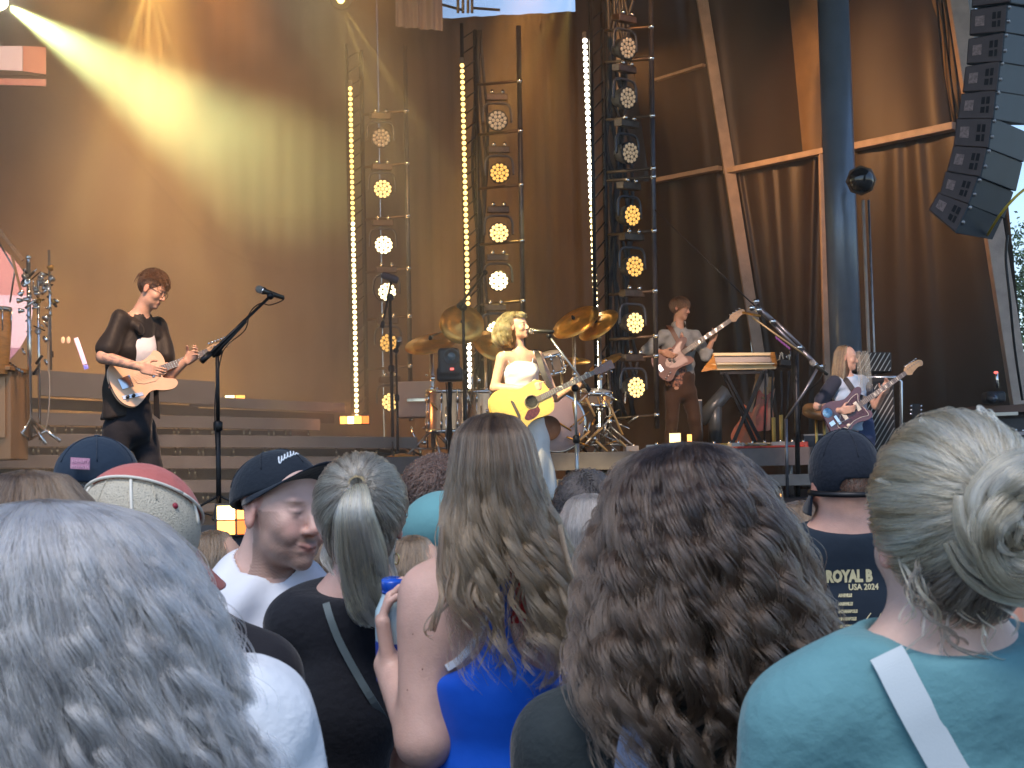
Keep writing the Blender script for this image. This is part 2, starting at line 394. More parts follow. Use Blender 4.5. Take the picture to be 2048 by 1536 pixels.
def revol(c, keys, k=.9, n=40, m=30, ax=None, top=0.):
    s = np.linspace(top, 1, m); K = keyint(keys, s); a = np.linspace(0, 2*math.pi, n, endpoint=False)
    P = np.stack([K[:, 1, None]+K[:, 2, None]*k*np.cos(a), K[:, 3, None]+K[:, 4, None]*k*np.sin(a), np.repeat(K[:, 0, None]-.006, n, 1)], -1)
    if ax is not None: P = P @ np.array(ax)
    P = (P+np.array(c)).reshape(-1, 3); f = [[i*n+j, i*n+(j+1) % n, (i+1)*n+(j+1) % n, (i+1)*n+j] for i in range(m-1) for j in range(n)]
    f += [list(range(n))[::-1], [(m-1)*n+j for j in range(n)]]
    return P, f
# ================================================================== VENUE
m_black = mat('black_metal', (.02, .02, .022), .45, .6, var=.3, vscale=20)
m_dark = mat('dark_plastic', (.022, .022, .025), .55, var=.25, vscale=12)
m_steel = mat('steel', (.55, .54, .52), .3, 1., var=.15, vscale=30)
m_chrome = mat('chrome', (.75, .74, .72), .12, 1.)
m_alu = mat('aluminium_dull', (.34, .33, .33), .42, .9, var=.2, vscale=14)
m_asph = mat('asphalt', (.045, .045, .05), .9, bump=.4, bscale=40, var=.25, vscale=3)
ZS, ZR = 1.35, 1.80      # stage floor and riser heights

g = MB()._add([(-150, -60, 0), (150, -60, 0), (150, 250, 0), (-150, 250, 0)], [(0, 1, 2, 3)]).build('ground', m_asph); setp(g, kind='structure')

m_deck = mat('stage_floor', (.035, .033, .035), .5, bump=.15, bscale=25, var=.35, vscale=2.5)
st = root('stage', 'wide black stage deck with dark skirt, raised before the crowd', 'stage', (0, 9, 0)); setp(st, kind='structure')
MB().box((-1, 15.3, ZS-.06), (22, 13.4, .12)).build('deck', m_deck, st)
MB().box((-1, 15.3, (ZS-.12)/2), (21.8, 13.2, ZS-.125)).build('skirt', mat('skirt_cloth', (.012, .012, .014), .95), st)

# tiered slatted risers at the left: fascia boards with open gaps and small shiny posts in the gaps
m_step = mat('grey_board', (.22, .18, .155), .55, var=.18, vscale=5, bump=.08, bscale=30)
m_stepin = mat('riser_inside', (.13, .085, .035), .7, var=.3, vscale=6)
m_glassp = mat('clear_post', (.8, .66, .42), .18, .9)
tr = root('tiered_risers', 'tiered risers of long grey boards with open gaps behind the left guitarist', 'riser', W(380, 960, 13.6)*1.0); 
def fascia(x0, x1, ytop_l, ytop_r, h, dl, dr, th=.05):
    a, b = W(x0, ytop_l, dl), W(x1, ytop_r, dr); n = Vector((-(b-a).y, (b-a).x, 0)).normalized()
    if n.y < 0: n = -n
    c = [a, b, b-V(0, 0, h), a-V(0, 0, h)]
    return MB()._add(c+[p+n*th for p in c], [(0, 1, 2, 3), (7, 6, 5, 4), (0, 4, 5, 1), (3, 2, 6, 7), (0, 3, 7, 4), (1, 5, 6, 2)], False), a, b, n
rows = [  # x0,x1, ytop left, ytop right, height m, depths, gap to the next
    (80, 430, 740, 763, .23, 13.3, 14.6), (380, 690, 792, 806, .10, 14.6, 15.4), (-40, 640, 822, 838, .115, 13.2, 14.9),
    (-40, 835, 866, 874, .115, 12.9, 14.7), (-40, 760, 909, 914, .115, 12.5, 14.3), (-40, 1080, 958, 963, .11, 12.2, 14.0), (-40, 1080, 1005, 1010, .11, 11.9, 13.7)]
for (x0, x1, yl, yr, h, dl, dr) in rows:
    mb, a, b, n = fascia(x0, x1, yl, yr, h, dl, dr); mb.build('board', m_step, tr, bevel=.004)
    # tread behind the board, a dark back panel below
    n2 = n*.42
    MB()._add([a-V(0, 0, .004)+n*.05, b-V(0, 0, .004)+n*.05, b+n2-V(0, 0, .004), a+n2-V(0, 0, .004)]+[q-V(0, 0, .012) for q in (a+n*.05, b+n*.05, b+n2, a+n2)],
              [(0, 1, 2, 3), (7, 6, 5, 4), (0, 4, 5, 1), (3, 2, 6, 7), (0, 3, 7, 4), (1, 5, 6, 2)], False).build('tread', m_step, tr)
    q = [a+n*.3-V(0, 0, h), b+n*.3-V(0, 0, h), b+n*.3-V(0, 0, h+.10), a+n*.3-V(0, 0, h+.10)]
    MB()._add(q+[p+n*.03 for p in q], [(0, 1, 2, 3), (7, 6, 5, 4), (0, 4, 5, 1), (3, 2, 6, 7), (0, 3, 7, 4), (1, 5, 6, 2)], False).build('back_panel', m_stepin, tr)
rr = random.Random(4)
for (x0, x1, yl, yr, h, dl, dr) in rows[2:]:
    k = 0
    x = max(x0, 60)+rr.uniform(5, 30)
    while x < min(x1, 830):
        t = (x-x0)/(x1-x0); d = lerp(dl, dr, t)+.12; y = lerp(yl, yr, t); top = W(x, y, d)-V(0, 0, h+.0); hh = .085
        if rr.random() < .75:
            for q in range(rr.choice((1, 2, 2))):
                o = W(x+q*rr.uniform(9, 13), y, d); o.z = top.z
                MB().lathe([(.0, 0), (.013, 0), (.013, .06), (.007, .07), (.007, hh), (0, hh)], o-V(0, 0, hh), n=8).build('post', m_glassp, tr)
        x += rr.uniform(26, 60)
# main riser carrying drums, bass and keys
rs = root('riser', 'long low platform with grey edge board under the drum kit and keyboard', 'riser', zpx(1180, ZS, 14.2))
xa, xb = zpx(735, ZR, 14.35), zpx(1625, ZR, 13.9); dd = V(.1, 4.2, 0)
c = [xa, xb, xb+dd, xa+dd]; MB()._add([p-V(0, 0, .06) for p in c]+[p-V(0, 0, .0) for p in c], [(3, 2, 1, 0), (4, 5, 6, 7), (0, 1, 5, 4), (1, 2, 6, 5), (2, 3, 7, 6), (3, 0, 4, 7)], False).build('platform', m_deck, rs)
n = Vector(((xb-xa).y, -(xb-xa).x, 0)).normalized()
MB().bar(xa+n*.03-V(0, 0, .085), xb+n*.03-V(0, 0, .085), .05, .17).build('edge_board', mat('edge_board', (.12, .1, .1), .5, var=.2), rs, bevel=.005)
for i in range(12):
    p = xa.lerp(xb, (i+.5)/12)+dd*.05; MB().tube([V(p.x, p.y, ZS), V(p.x, p.y, ZR-.06)], .024, 8).build('leg', m_alu, rs)
MB().bar(xa+dd*.12-V(0, 0, .3), xb+dd*.12-V(0, 0, .3), .04, .02).build('brace', mat('brass_rail', (.5, .36, .12), .35, .9), rs)
lip = root('riser', 'lower grey step running along the front of the drum platform', 'riser', zpx(1300, ZS, 13.6))
la, lb = W(760, 1010, 13.5), W(1640, 962, 13.0)
la = zpx(1090, 1.5, 13.6); lb = zpx(1640, 1.5, 13.2)
MB().bar(la, lb, .5, .1).build('tread', m_step, lip, bevel=.006)
for i in range(6):
    p = la.lerp(lb, (i+.5)/6); MB().tube([V(p.x, p.y, ZS), V(p.x, p.y, 1.45)], .02, 8).build('leg', m_alu, lip)

# ---- backdrop: pleated cloth, lit from above
def drape(name, a, b, zb, zt, mt, parent, amp=.05, lam=.6, nx=400, nz=30, seed=0, pull=0., ztb=None):
    r = np.random.default_rng(seed); u = np.linspace(0, 1, nx); L_ = (b-a).length; nrm = Vector(((b-a).y, -(b-a).x, 0)).normalized()
    w = np.cumsum(r.uniform(.5, 1.5, nx)); w = w/w[-1]*L_/lam*2*math.pi
    z = np.linspace(0, 1, nz)[:, None]
    off = amp*(np.sin(w)[None, :]*(.6+.4*z)+.45*np.sin(2.3*w+1)[None, :]+.3*np.sin(.37*w+3*z))
    A = np.array(a)[None, None, :]; B = np.array(b)[None, None, :]
    ztop = zt if ztb is None else zt+(ztb-zt)*u[None, :]
    P = A+(B-A)*u[None, :, None]+np.zeros((nz, 1, 1)); P = np.repeat(P, 1, 0)
    P = P+np.array(nrm)*off[..., None]; P[..., 2] = zb+(ztop-zb)*z
    f = [[i*nx+j, i*nx+j+1, (i+1)*nx+j+1, (i+1)*nx+j] for i in range(nz-1) for j in range(nx-1)]
    return npmesh(name, P.reshape(-1, 3), f, mt, parent)
m_back = mat('brown_drape', (.058, .036, .024), .8, var=.2, vscale=.8, stretch=(4, 4, .3), sheen=.2)
ba, bb, bc = zpx(-120, ZS, 16.6), zpx(770, ZS, 19.4), zpx(1330, ZS, 21.6)
bd = root('backdrop', 'tall brown pleated drape closing the back of the stage', 'backdrop', ba.lerp(bb, .5))
drape('cloth', ba, bb, ZS, 8.9, m_back, bd, .008, .55, 420, 12, 3)
bm1, bm2 = bb.lerp(bc, .2), bb.lerp(bc, .70)
drape('cloth', bb, bm1, ZS, 8.9, m_back, bd, .02, .5, 90, 12, 5)
drape('cloth', bm1-(bm2-bm1)*.04+V(0, .07, 0), bm2+(bm2-bm1)*.04+V(0, .07, 0), ZS, W(880, 16, 19.8).z, m_back, bd, .02, .5, 180, 12, 6, ztb=W(1160, 1, 21.0).z)
drape('cloth', bm2, bc, ZS, 8.9, m_back, bd, .02, .5, 90, 12, 7)
for z in (3.62, 4.95, 6.25):
    q0, q1 = V(ba.x, ba.y, z), V(bb.x, bb.y, z); nn = Vector(((q1-q0).y, -(q1-q0).x, 0)).normalized()*.075
    MB().bar(q0+nn*.6, q1+nn*.6, .006, .005).build('seam', mat('seam', (.085, .054, .037), .7), bd)
vn = root('drape', 'short pale striped valance hanging high behind the middle of the stage', 'drape', W(835, 40, 19.0))
drape('cloth', W(790, 30, 19.0), W(886, 30, 19.2), W(835, 58, 19.1).z, W(835, -30, 19.1).z, mat('valance', (.42, .38, .42), .8), vn, .04, .22, 80, 6, 8)

# ---- video panels lit pink and white at the left edge
def panel(x0, y0, x1, y1, d0, d1, col, st, lab, th=.06):
    p = [W(x0, y1, d0), W(x1, y1, d1), W(x1, y0, d1), W(x0, y0, d0)]
    rt = root('video_panel', lab, 'screen', p[0].lerp(p[1], .5)); n = (p[1]-p[0]).cross(p[3]-p[0]).normalized()
    MB()._add([q-n*.02 for q in p]+[q-n*th for q in p], [(0, 1, 2, 3), (7, 6, 5, 4), (0, 4, 5, 1), (3, 2, 6, 7), (0, 3, 7, 4), (1, 5, 6, 2)], False).build('housing', m_dark, rt)
    return rt, p, n
rt, p, n = panel(-90, 92, 92, 150, 15.4, 15.6, 0, 0, 'glowing pink and white screen panel hanging at the upper left')
def pq(p, u, v): return p[3].lerp(p[2], u).lerp(p[0].lerp(p[1], u), v)
mb = MB()._add([pq(p, 0, 0), pq(p, .74, 0), pq(p, .74, .86), pq(p, 0, .75)], [(0, 1, 2, 3)]); mb.build('screen', mat('scr_w', (.1, .1, .1), emit=(1, .62, .55), estr=.95), rt)
mb = MB()._add([pq(p, .745, 0), pq(p, 1, .03), pq(p, 1, .98), pq(p, .745, .87)], [(0, 1, 2, 3)]); mb.build('screen', mat('scr_p', (.1, .1, .1), emit=(.85, .22, .13), estr=.8), rt)
rt, p, n = panel(-90, 155, 92, 172, 15.4, 15.6, 0, 0, 'thin pink strip screen just under the larger glowing panel')
MB()._add([pq(p, 0, 0), pq(p, 1, .2), pq(p, 1, 1), pq(p, 0, .7)], [(0, 1, 2, 3)]).build('screen', mat('scr_q', (.1, .1, .1), emit=(.8, .2, .16), estr=.75), rt)
# round glowing screen, half cut by the frame
rt = root('round_screen', 'big glowing pink disc screen behind the percussion at the left edge', 'screen', zpx(-30, ZS, 15.0))
cc = W(-92, 612, 15.0); nn = (CAM-cc); nn.z = 0; nn.normalize(); xx = Vector((0, 0, 1)).cross(nn).normalized()
def disc(r_, z0, z1, off):
    pts = [(r_*math.cos(a), r_*math.sin(a)) for a in [2*math.pi*i/72 for i in range(72)]]
    pts = [(x, min(max(y, z0), z1)) for x, y in pts]; return MB()._add([cc+xx*x+V(0, 0, y)+nn*off for x, y in pts], [tuple(range(72))], False)
disc(.76, -.76, .76, 0).build('screen', mat('disc_white', (.1, .1, .1), emit=(1., .62, .72), estr=1.0), rt)
disc(.76, .12, .76, .008).build('screen', mat('disc_pink', (.1, .1, .1), emit=(.85, .28, .30), estr=.85), rt)
disc(.76, -.76, -.42, .008).build('screen', mat('disc_lilac', (.1, .1, .1), emit=(.8, .3, .5), estr=.6), rt)
MB().lathe([(0, -.05), (.755, -.05), (.765, -.002), (.76, -.002)], cc, nn, 72).build('rim', m_dark, rt)
MB().tube([cc-V(0, 0, .8)-nn*.06, V(cc.x, cc.y, ZS)-nn*.06], .03).build('post', m_black, rt)

# ---- right wing wall: dark tarpaulin panels on a pipe frame
m_tarp = mat('dark_tarp', (.025, .016, .0125), .5, var=.22, vscale=1.5, bump=.25, bscale=5, stretch=(1, 1, .35))
m_liner = mat('tan_liner', (.16, .105, .055), .7, var=.2, vscale=4, bump=.25, bscale=9)
m_pipe = mat('tan_pipe', (.40, .31, .25), .55, var=.18, vscale=6)
ww = root('wing_wall', 'dark brown tarpaulin side wall laced to a slanted tan pipe frame', 'wall', zpx(1600, ZS, 18))
# wall plane: depth along the wall from 20.5 (x=1290) to 15.9 (x=2045)
def wd_(x): # depth at pixel column on the plane
    x0, d0, x1, d1 = 1290., 20.4, 2045., 15.9
    X0, Y0, X1, Y1 = (x0-1024)/FPX*d0, d0, (x1-1024)/FPX*d1, d1; k = (x-1024)/FPX
    t = (k*Y0-X0)/((X1-X0)-k*(Y1-Y0)); return Y0+t*(Y1-Y0)
def WW(x, y, off=0.): return W(x, y, wd_(x)-off)
def tarp(name, quad, nx, nz, fn, mt, off=0.):
    tl, tr_, br, bl = quad; vs = []
    for i in range(nz+1):
        for j in range(nx+1):
            u, v = j/nx, i/nz; x = lerp(lerp(tl[0], tr_[0], u), lerp(bl[0], br[0], u), v); y = lerp(lerp(tl[1], tr_[1], u), lerp(bl[1], br[1], u), v)
            vs.append(WW(x, y, off+fn(u, v)))
    f = [[i*(nx+1)+j, i*(nx+1)+j+1, (i+1)*(nx+1)+j+1, (i+1)*(nx+1)+j] for i in range(nz) for j in range(nx)]
    return npmesh(name, vs, f, mt, ww)
def ridge(u, c, w): return math.exp(-((u-c)/w)**2)
def folds(cs, conv=0., grow=0.):
    return lambda u, v: sum(a*ridge(u+conv*(c-.5)*v, c, w)*(1-grow*v) for c, w, a in cs)+.01*math.sin(7*u+5*v)
# upper row
tarp('tarp', ((1240, -60), (1402, -60), (1448, 345), (1300, 372)), 30, 20, folds([(.3, .1, .05), (.75, .08, .07)]), m_tarp)
tarp('tarp', ((1402, -60), (1668, -60), (1668, 300), (1450, 342)), 60, 24, folds([(.06, .06, .1), (.5, .25, -.05)]), m_tarp)
tarp('liner', ((1572, -60), (1648, -60), (1643, 303), (1606, 311)), 30, 30, lambda u, v: .08*math.sin(3.1*u)+.02*math.sin(9*v+4*u), m_liner, .05)
tarp('tarp', ((1668, -60), (1915, -60), (1918, 250), (1700, 296)), 60, 24, folds([(.2, .2, .04), (.7, .16, .1)], -.4), m_tarp)
tarp('liner', ((1850, -60), (1917, -60), (1935, 250), (1905, 262)), 30, 30, lambda u, v: .04*math.sin(3.1*u)+.02*math.sin(9*v+4*u), m_liner, .06)
# lower row, gathered folds under the rail
tarp('tarp', ((1300, 372), (1455, 340), (1545, 1010), (1290, 1010)), 50, 24, folds([(.25, .07, .05), (.6, .1, .08), (.85, .05, .08)]), m_tarp)
tarp('tarp', ((1462, 342), (1650, 303), (1650, 1010), (1540, 1010)), 110, 40, folds([(.06, .05, .10), (.24, .09, .05), (.43, .05, .06), (.6, .1, .06), (.88, .06, .11)], .5, .7), m_tarp)
tarp('tarp', ((1640, 305), (2000, 238), (2075, 1010), (1640, 1010)), 140, 40, folds([(.25, .12, .09), (.42, .05, .06), (.53, .05, .07), (.72, .12, .10)], -.9, .8), m_tarp)
tarp('tarp', ((1240, 372), (1310, 360), (1300, 1010), (1240, 1010)), 10, 10, folds([(.5, .2, .05)]), m_tarp)
def pipe(x0, y0, x1, y1, w, name='pipe', off=.2):
    return MB().bar(WW(x0, y0, off), WW(x1, y1, off), w, w*.6).build(name, m_pipe, ww, bevel=.008)
pipe(1398, -40, 1532, 800, .14); pipe(1905, -60, 2042, 810, .2, off=.1); pipe(1648, 300, 1662, 905, .13, off=.18)
pipe(1308, 362, 1440, 336, .1); pipe(1452, 343, 1655, 301, .12); pipe(1700, 296, 1912, 252, .14); pipe(1312, 160, 1408, 130, .07); pipe(1240, 1, 1240, 300, .1)
for k, x in enumerate((1885, 1894, 1903)):
    MB().tube([WW(x-15, -40, .12), WW(x+2+k*4, 150, .12), WW(x+20, 258, .12)], .012, 6).build('cable', m_black, ww)
# a leafy tree beyond the stage, seen in the gap at the far right
te = root('tree', 'leafy green tree standing beyond the stage in the gap at far right', 'tree', V(W(2110, 700, 34).x, 34, 0)); rq = np.random.default_rng(77); tb = V(W(2110, 700, 34).x, 34, 0)
MB().tube([tb, tb+V(.1, 0, 1.8), tb+V(-.1, 0, 4)], [.22, .17, .08], 10).build('trunk', mat('bark', (.08, .06, .045), .9, bump=.6, bscale=12), te)
cl_ = rq.normal(size=(60, 3))*np.array((.75, .8, 1.0))+np.array((tb.x, tb.y, 4.6)); cl_[:, 2] = np.clip(cl_[:, 2], 2.2, 7); n_ = 9000; q = cl_[rq.integers(0, 60, n_)]+rq.normal(size=(n_, 3))*.26; a = rq.normal(size=(n_, 3)); a /= np.linalg.norm(a, axis=1)[:, None]; b = np.cross(a, rq.normal(size=(n_, 3))); b /= np.linalg.norm(b, axis=1)[:, None]
vv_ = np.stack([q-a*.06, q+b*.03, q+a*.06, q-b*.03], 1).reshape(-1, 3); npmesh('crown', vv_, np.arange(n_*4).reshape(-1, 4), mat('leaf_green', (.06, .11, .04), .6, var=.5, vscale=3), te, smooth=False)
# pale canopy edge and weather beyond the wall
cp = root('canopy_flap', 'pale blue-white canvas flap hanging at the far right edge', 'canopy', WW(2030, 600))
cf = [WW(1925, -60, -.05), WW(1942, -60, -.05), WW(1998, 470, -.05), WW(2022, 560, -.05), WW(2030, 640, -.05), WW(2052, 800, -.05), WW(2040, 800, -.05), WW(1985, 470, -.05)]
MB()._add(cf+[q+V(.01, .02, 0) for q in cf], [tuple(range(8)), tuple(range(15, 7, -1))]+[(i, (i+1) % 8, (i+1) % 8+8, i+8) for i in range(8)], False).build('canvas', mat('pale_canvas', (.6, .68, .75), .8), cp)
# unseen stage roof, run forward to keep sky light off the stage
rf = root('stage_roof', 'dark flat roof above view, run forward to shade the stage', 'roof', (0, 15, 8.9)); setp(rf, kind='structure')
MB().box((-1.3, 13.7, 9.25), (18, 16.4, .3)).build('roof_slab', mat('roof_dark', (.03, .03, .032), .8), rf)
for y in (11.5, 14, 17, 20): MB().box((-1.3, y, 8.98), (17.6, .3, .22)).build('beam', m_black, rf)
sd = root('side_wall', 'black drape closing the left side of the stage beyond view', 'wall', (-8.5, 15, ZS))
MB().box((-9.5, 15.3, 5.2), (.2, 13, 7.8)).build('cloth', mat('black_cloth', (.015, .015, .017), .9), sd)
# roof truss chord seen against the sky gap
tc_ = root('roof_truss', 'pale truss joint against the bright sky gap at top', 'truss', W(935, 0, 20))
for q in (-14, -4, 6, 14): MB().tube([W(930+q, -60, 20), W(930+q, 26, 20)], .02, 6).build('chord', m_alu, tc_)
MB().bar(W(860, 3, 20.5), W(925, 20, 20.5), .03).build('brace', m_black, tc_); MB().bar(W(1000, 20, 20.5), W(945, 16, 20.5), .03).build('brace', m_black, tc_)

# ---- big steel column with a dome camera
pl = root('steel_column', 'thick blue-grey steel column before the dark side wall', 'column', zpx(1700, ZS, 15.0))
ptop = W(1680, -80, 15.0); pb = zpx(1702, ZS, 15.0); ptop = V(pb.x, pb.y, ptop.z)
MB().tube([pb, ptop], .16, 40).build('shaft', mat('blue_paint', (.16, .195, .24), .32, .3, var=.12, vscale=4), pl)
MB().lathe([(.16, 0), (.28, 0), (.28, .03), (.16, .05)], pb, n=32).build('base_plate', m_black, pl)
q0 = W(1726, 400, 14.8); MB().tube([q0, V(q0.x, q0.y, ZS)], .018, 8).build('conduit', m_pipe, pl)
q0 = W(1737, 400, 14.8); MB().tube([q0, V(q0.x, q0.y, ZS)], .012, 8).build('conduit', m_alu, pl)
dm = root('dome_loudspeaker', 'round shiny black dome fixed on the steel column', 'loudspeaker', W(1722, 361, 14.6))
cc = W(1722, 361, 14.6); nn = (CAM-cc).normalized()
MB().lathe([(.143, -.03), (.149, 0), (.135, .02), (.115, .025)], cc, nn, 8).build('flange', mat('brown_flange', (.12, .08, .05), .5), dm)
MB().lathe([(.124*math.cos(a), .02+.1*math.sin(a)) for a in [i*math.pi/2/10 for i in range(11)]], cc, nn, 32).build('dome', mat('gloss_black', (.012, .012, .014), .12, coat=.6), dm)
MB().bar(cc, cc-nn*.3, .05).build('bracket', m_black, dm)
# ================================================================== LIGHTS ON STAGE
def spot(nm, loc, tgt, e, col, ang, blend=.3, rad=.05, fwd=0.):
    loc = Vector(loc)+(Vector(tgt)-Vector(loc)).normalized()*fwd
    l = bpy.data.lights.new(nm, 'SPOT'); l.energy = e*KL; l.color = col; l.spot_size = R(ang); l.spot_blend = blend; l.shadow_soft_size = rad
    o = bpy.data.objects.new(nm, l); COL.objects.link(o); o.location = loc; o.rotation_euler = (Vector(tgt)-Vector(loc)).to_track_quat('-Z', 'Y').to_euler(); return o
KL = 1.0
OR, AM, YE = (1, .36, .08), (1, .5, .15), (1, .74, .22)
spot('beam_lamp', W(2, 2, 12.2), W(545, 350, 18.9), 20000, (.80, 1, .46), 19.5, 1., .03, .16)
spot('key_lamp', W(150, -900, 8.5), W(1040, 760, 12.6), 6500, (1, .8, .42), 11, .8, .1)
spot('fill_lamp', W(500, -700, 7.5), W(270, 740, 9.9), 1100, (1, .62, .38), 18, .8, .15)
spot('right_lamp', W(1550, -900, 7.5), W(1390, 740, 16), 2300, (1, .62, .4), 13, .8, .15)
spot('right_lamp', W(1100, -900, 7.5), W(1700, 800, 13.5), 1900, (1, .72, .6), 12, .8, .15)
for i, (px, e, tx) in enumerate(((150, 900, 120), (450, 800, 420), (760, 600, 700))): spot('wash_lamp', W(px, -150, 13.0), W(tx, 620, 18), e, OR if i % 2 else AM, 62, .9, .3)
for px, e in ((180, 260), (420, 260), (600, 160)): spot('footlight', W(px, 850, 15.6), W(px-30, 350, 18.6), e, AM, 110, 1., .4)
spot('wing_lamp', W(1215, 120, 16.2), W(1700, 300, 17.6), 380, (1, .45, .16), 75, .7, .05)
spot('wing_lamp', W(1500, -900, 11), W(1100, 250, 19), 1300, (1, .45, .14), 40, .9, .2)
# thin shafts from the flown fixtures
for (x, y, d, tx, ty, e, a) in ((300, -45, 14, 215, 230, 300, 9), (300, -45, 14, 290, 260, 300, 7), (300, -45, 14, 345, 240, 260, 6), (300, -45, 14, 395, 260, 260, 6),
                                (680, 2, 15, 690, 190, 70, 8), (680, 2, 15, 745, 190, 200, 7), (680, 2, 15, 800, 190, 200, 7), (1150, -60, 15.5, 1010, 230, 260, 12), (1150, -60, 15.5, 1100, 260, 300, 14)):
    spot('shaft_lamp', W(x, y, d), W(tx, ty, d+.3), e*4.5, YE, a, .5, .01, .1)
spot('added_step_light', W(700, -900, 9), W(300, 880, 13.2), 1500, (1, .66, .42), 34, 1., .2)  # unseen spot added to warm and brighten the steps
spot('added_perc_light', W(400, -700, 9.5), W(60, 700, 11.3), 700, (1, .62, .3), 20, 1., .2)  # added from out of view for gold light on the percussion
spot('drum_lamp', W(900, -900, 11), W(1080, 850, 14.9), 1100, (1, .6, .28), 15, 1., .2)
spot('added_haze_light', W(1070, -140, 17.8), W(1050, 420, 18.2), 4200, (1, .45, .12), 46, 1., .2)  # no fixture here: added to raise the orange glow in the smoke
spot('added_haze_light', W(330, -160, 14.0), W(260, 500, 15.5), 2600, (1, .5, .13), 50, 1., .2)  # second added light, for the amber haze at left
# stage smoke that shows the beams
sm = bpy.data.materials.new('smoke'); sm.use_nodes = True; N = sm.node_tree.nodes; L = sm.node_tree.links; N.clear()
o = N.new('ShaderNodeOutputMaterial'); p = N.new('ShaderNodeVolumePrincipled'); p.inputs['Color'].default_value = (.95, .88, .76, 1); p.inputs['Anisotropy'].default_value = .25
tc = N.new('ShaderNodeTexCoord'); n1 = N.new('ShaderNodeTexNoise'); n1.inputs['Scale'].default_value = .55; n1.inputs['Detail'].default_value = 4; n1.inputs['Roughness'].default_value = .6; n1.inputs['Distortion'].default_value = .6
L.new(tc.outputs['Object'], n1.inputs['Vector'])
mr = N.new('ShaderNodeMapRange'); mr.inputs['From Min'].default_value = .34; mr.inputs['From Max'].default_value = .68; mr.inputs['To Min'].default_value = .22; mr.inputs['To Max'].default_value = 1.7
L.new(n1.outputs['Fac'], mr.inputs['Value'])
sx = N.new('ShaderNodeSeparateXYZ'); L.new(tc.outputs['Object'], sx.inputs[0])
mx = N.new('ShaderNodeMapRange'); mx.interpolation_type = 'SMOOTHSTEP'; mx.inputs['From Min'].default_value = -2.2; mx.inputs['From Max'].default_value = 2.2; mx.inputs['To Min'].default_value = .17; mx.inputs['To Max'].default_value = .012
L.new(sx.outputs['X'], mx.inputs['Value'])
mu = N.new('ShaderNodeMath'); mu.operation = 'MULTIPLY'; L.new(mr.outputs[0], mu.inputs[0]); L.new(mx.outputs[0], mu.inputs[1]); L.new(mu.outputs[0], p.inputs['Density']); L.new(p.outputs[0], o.inputs['Volume'])
smk = MB().box((-1.5, 15.2, 5.15), (14, 10.2, 7.5)).build('stage_smoke', sm); setp(smk, 'thin drifting smoke filling the stage and showing the light beams', kind='stuff')
me = smk.data; me.transform(Matrix.Translation((1.5, -15.2, -5.15))); smk.location = (-1.5, 15.2, 5.15)

# ---- lighting towers
GL = (1, .62, .22)
def bulbmat(k): return mat('bulb_%d' % k, (.2, .15, .1), .3, emit=[(1, .62, .16), (1, .74, .34), (1, .9, .68)][k], estr=[2.6, 5.5, 12][k], samp=False)
bulb0 = None
def led_strip(x0, y0, x1, y1, d, n, lab, hot, tail=()):
    global bulb0
    a = W(x0, y0, d); b = W(x1, y1, d); rt = root('bulb_strip', lab, 'light strip', b, 'vertical strips of round bulbs')
    MB().bar(a+V(0, .05, .1), b+V(0, .05, -.05), .05, .03).build('backing', m_black, rt)
    if bulb0 is None:
        r_ = .024; bulb0 = MB().lathe([(r_*math.cos(t), r_*math.sin(t)-.002) for t in [i*math.pi/2/5 for i in range(6)]], (0, 0, 0), V(0, -1, 0), 12).build('bulb_proto', None); me0 = bulb0.data; bpy.data.objects.remove(bulb0); bulb0 = [me0.copy() for _ in range(3)]
        for k in range(3): bulb0[k].materials.append(bulbmat(k))
    for i in range(n):
        t = i/(n-1); p = a.lerp(b, t); y = y0+(y1-y0)*t; k = hot(t)
        o = bpy.data.objects.new('bulb', bulb0[k]); COL.objects.link(o); o.parent = rt; o.location = p-b+V(0, .02, 0)
    return rt
led_strip(700, 176, 713, 832, 16.6, 64, 'leftmost and faintest vertical strip of round amber bulbs', lambda t: 0 if t < .4 else 1)
led_strip(924, 130, 942, 850, 16.0, 66, 'middle vertical strip of bulbs rising behind the orange cymbal', lambda t: 0 if t < .68 else 2 if t > .72 and t < .9 else 1)
led_strip(1170, 80, 1201, 850, 15.2, 65, 'brightest strip of warm bulbs, beside the ladder-like tower', lambda t: 2 if t < .42 or t > .68 else 1)
m_lensoff = mat('lens_off', (.3, .3, .32), .15, .4)
lensm = [mat('lens_%d' % k, (.25, .18, .1), .2, emit=c_, estr=s_, samp=False) for k, (c_, s_) in enumerate((((.8, .6, .4), .2), ((1, .5, .1), .8), ((1, .62, .2), 1.7), ((1, .76, .4), 3.4)))]
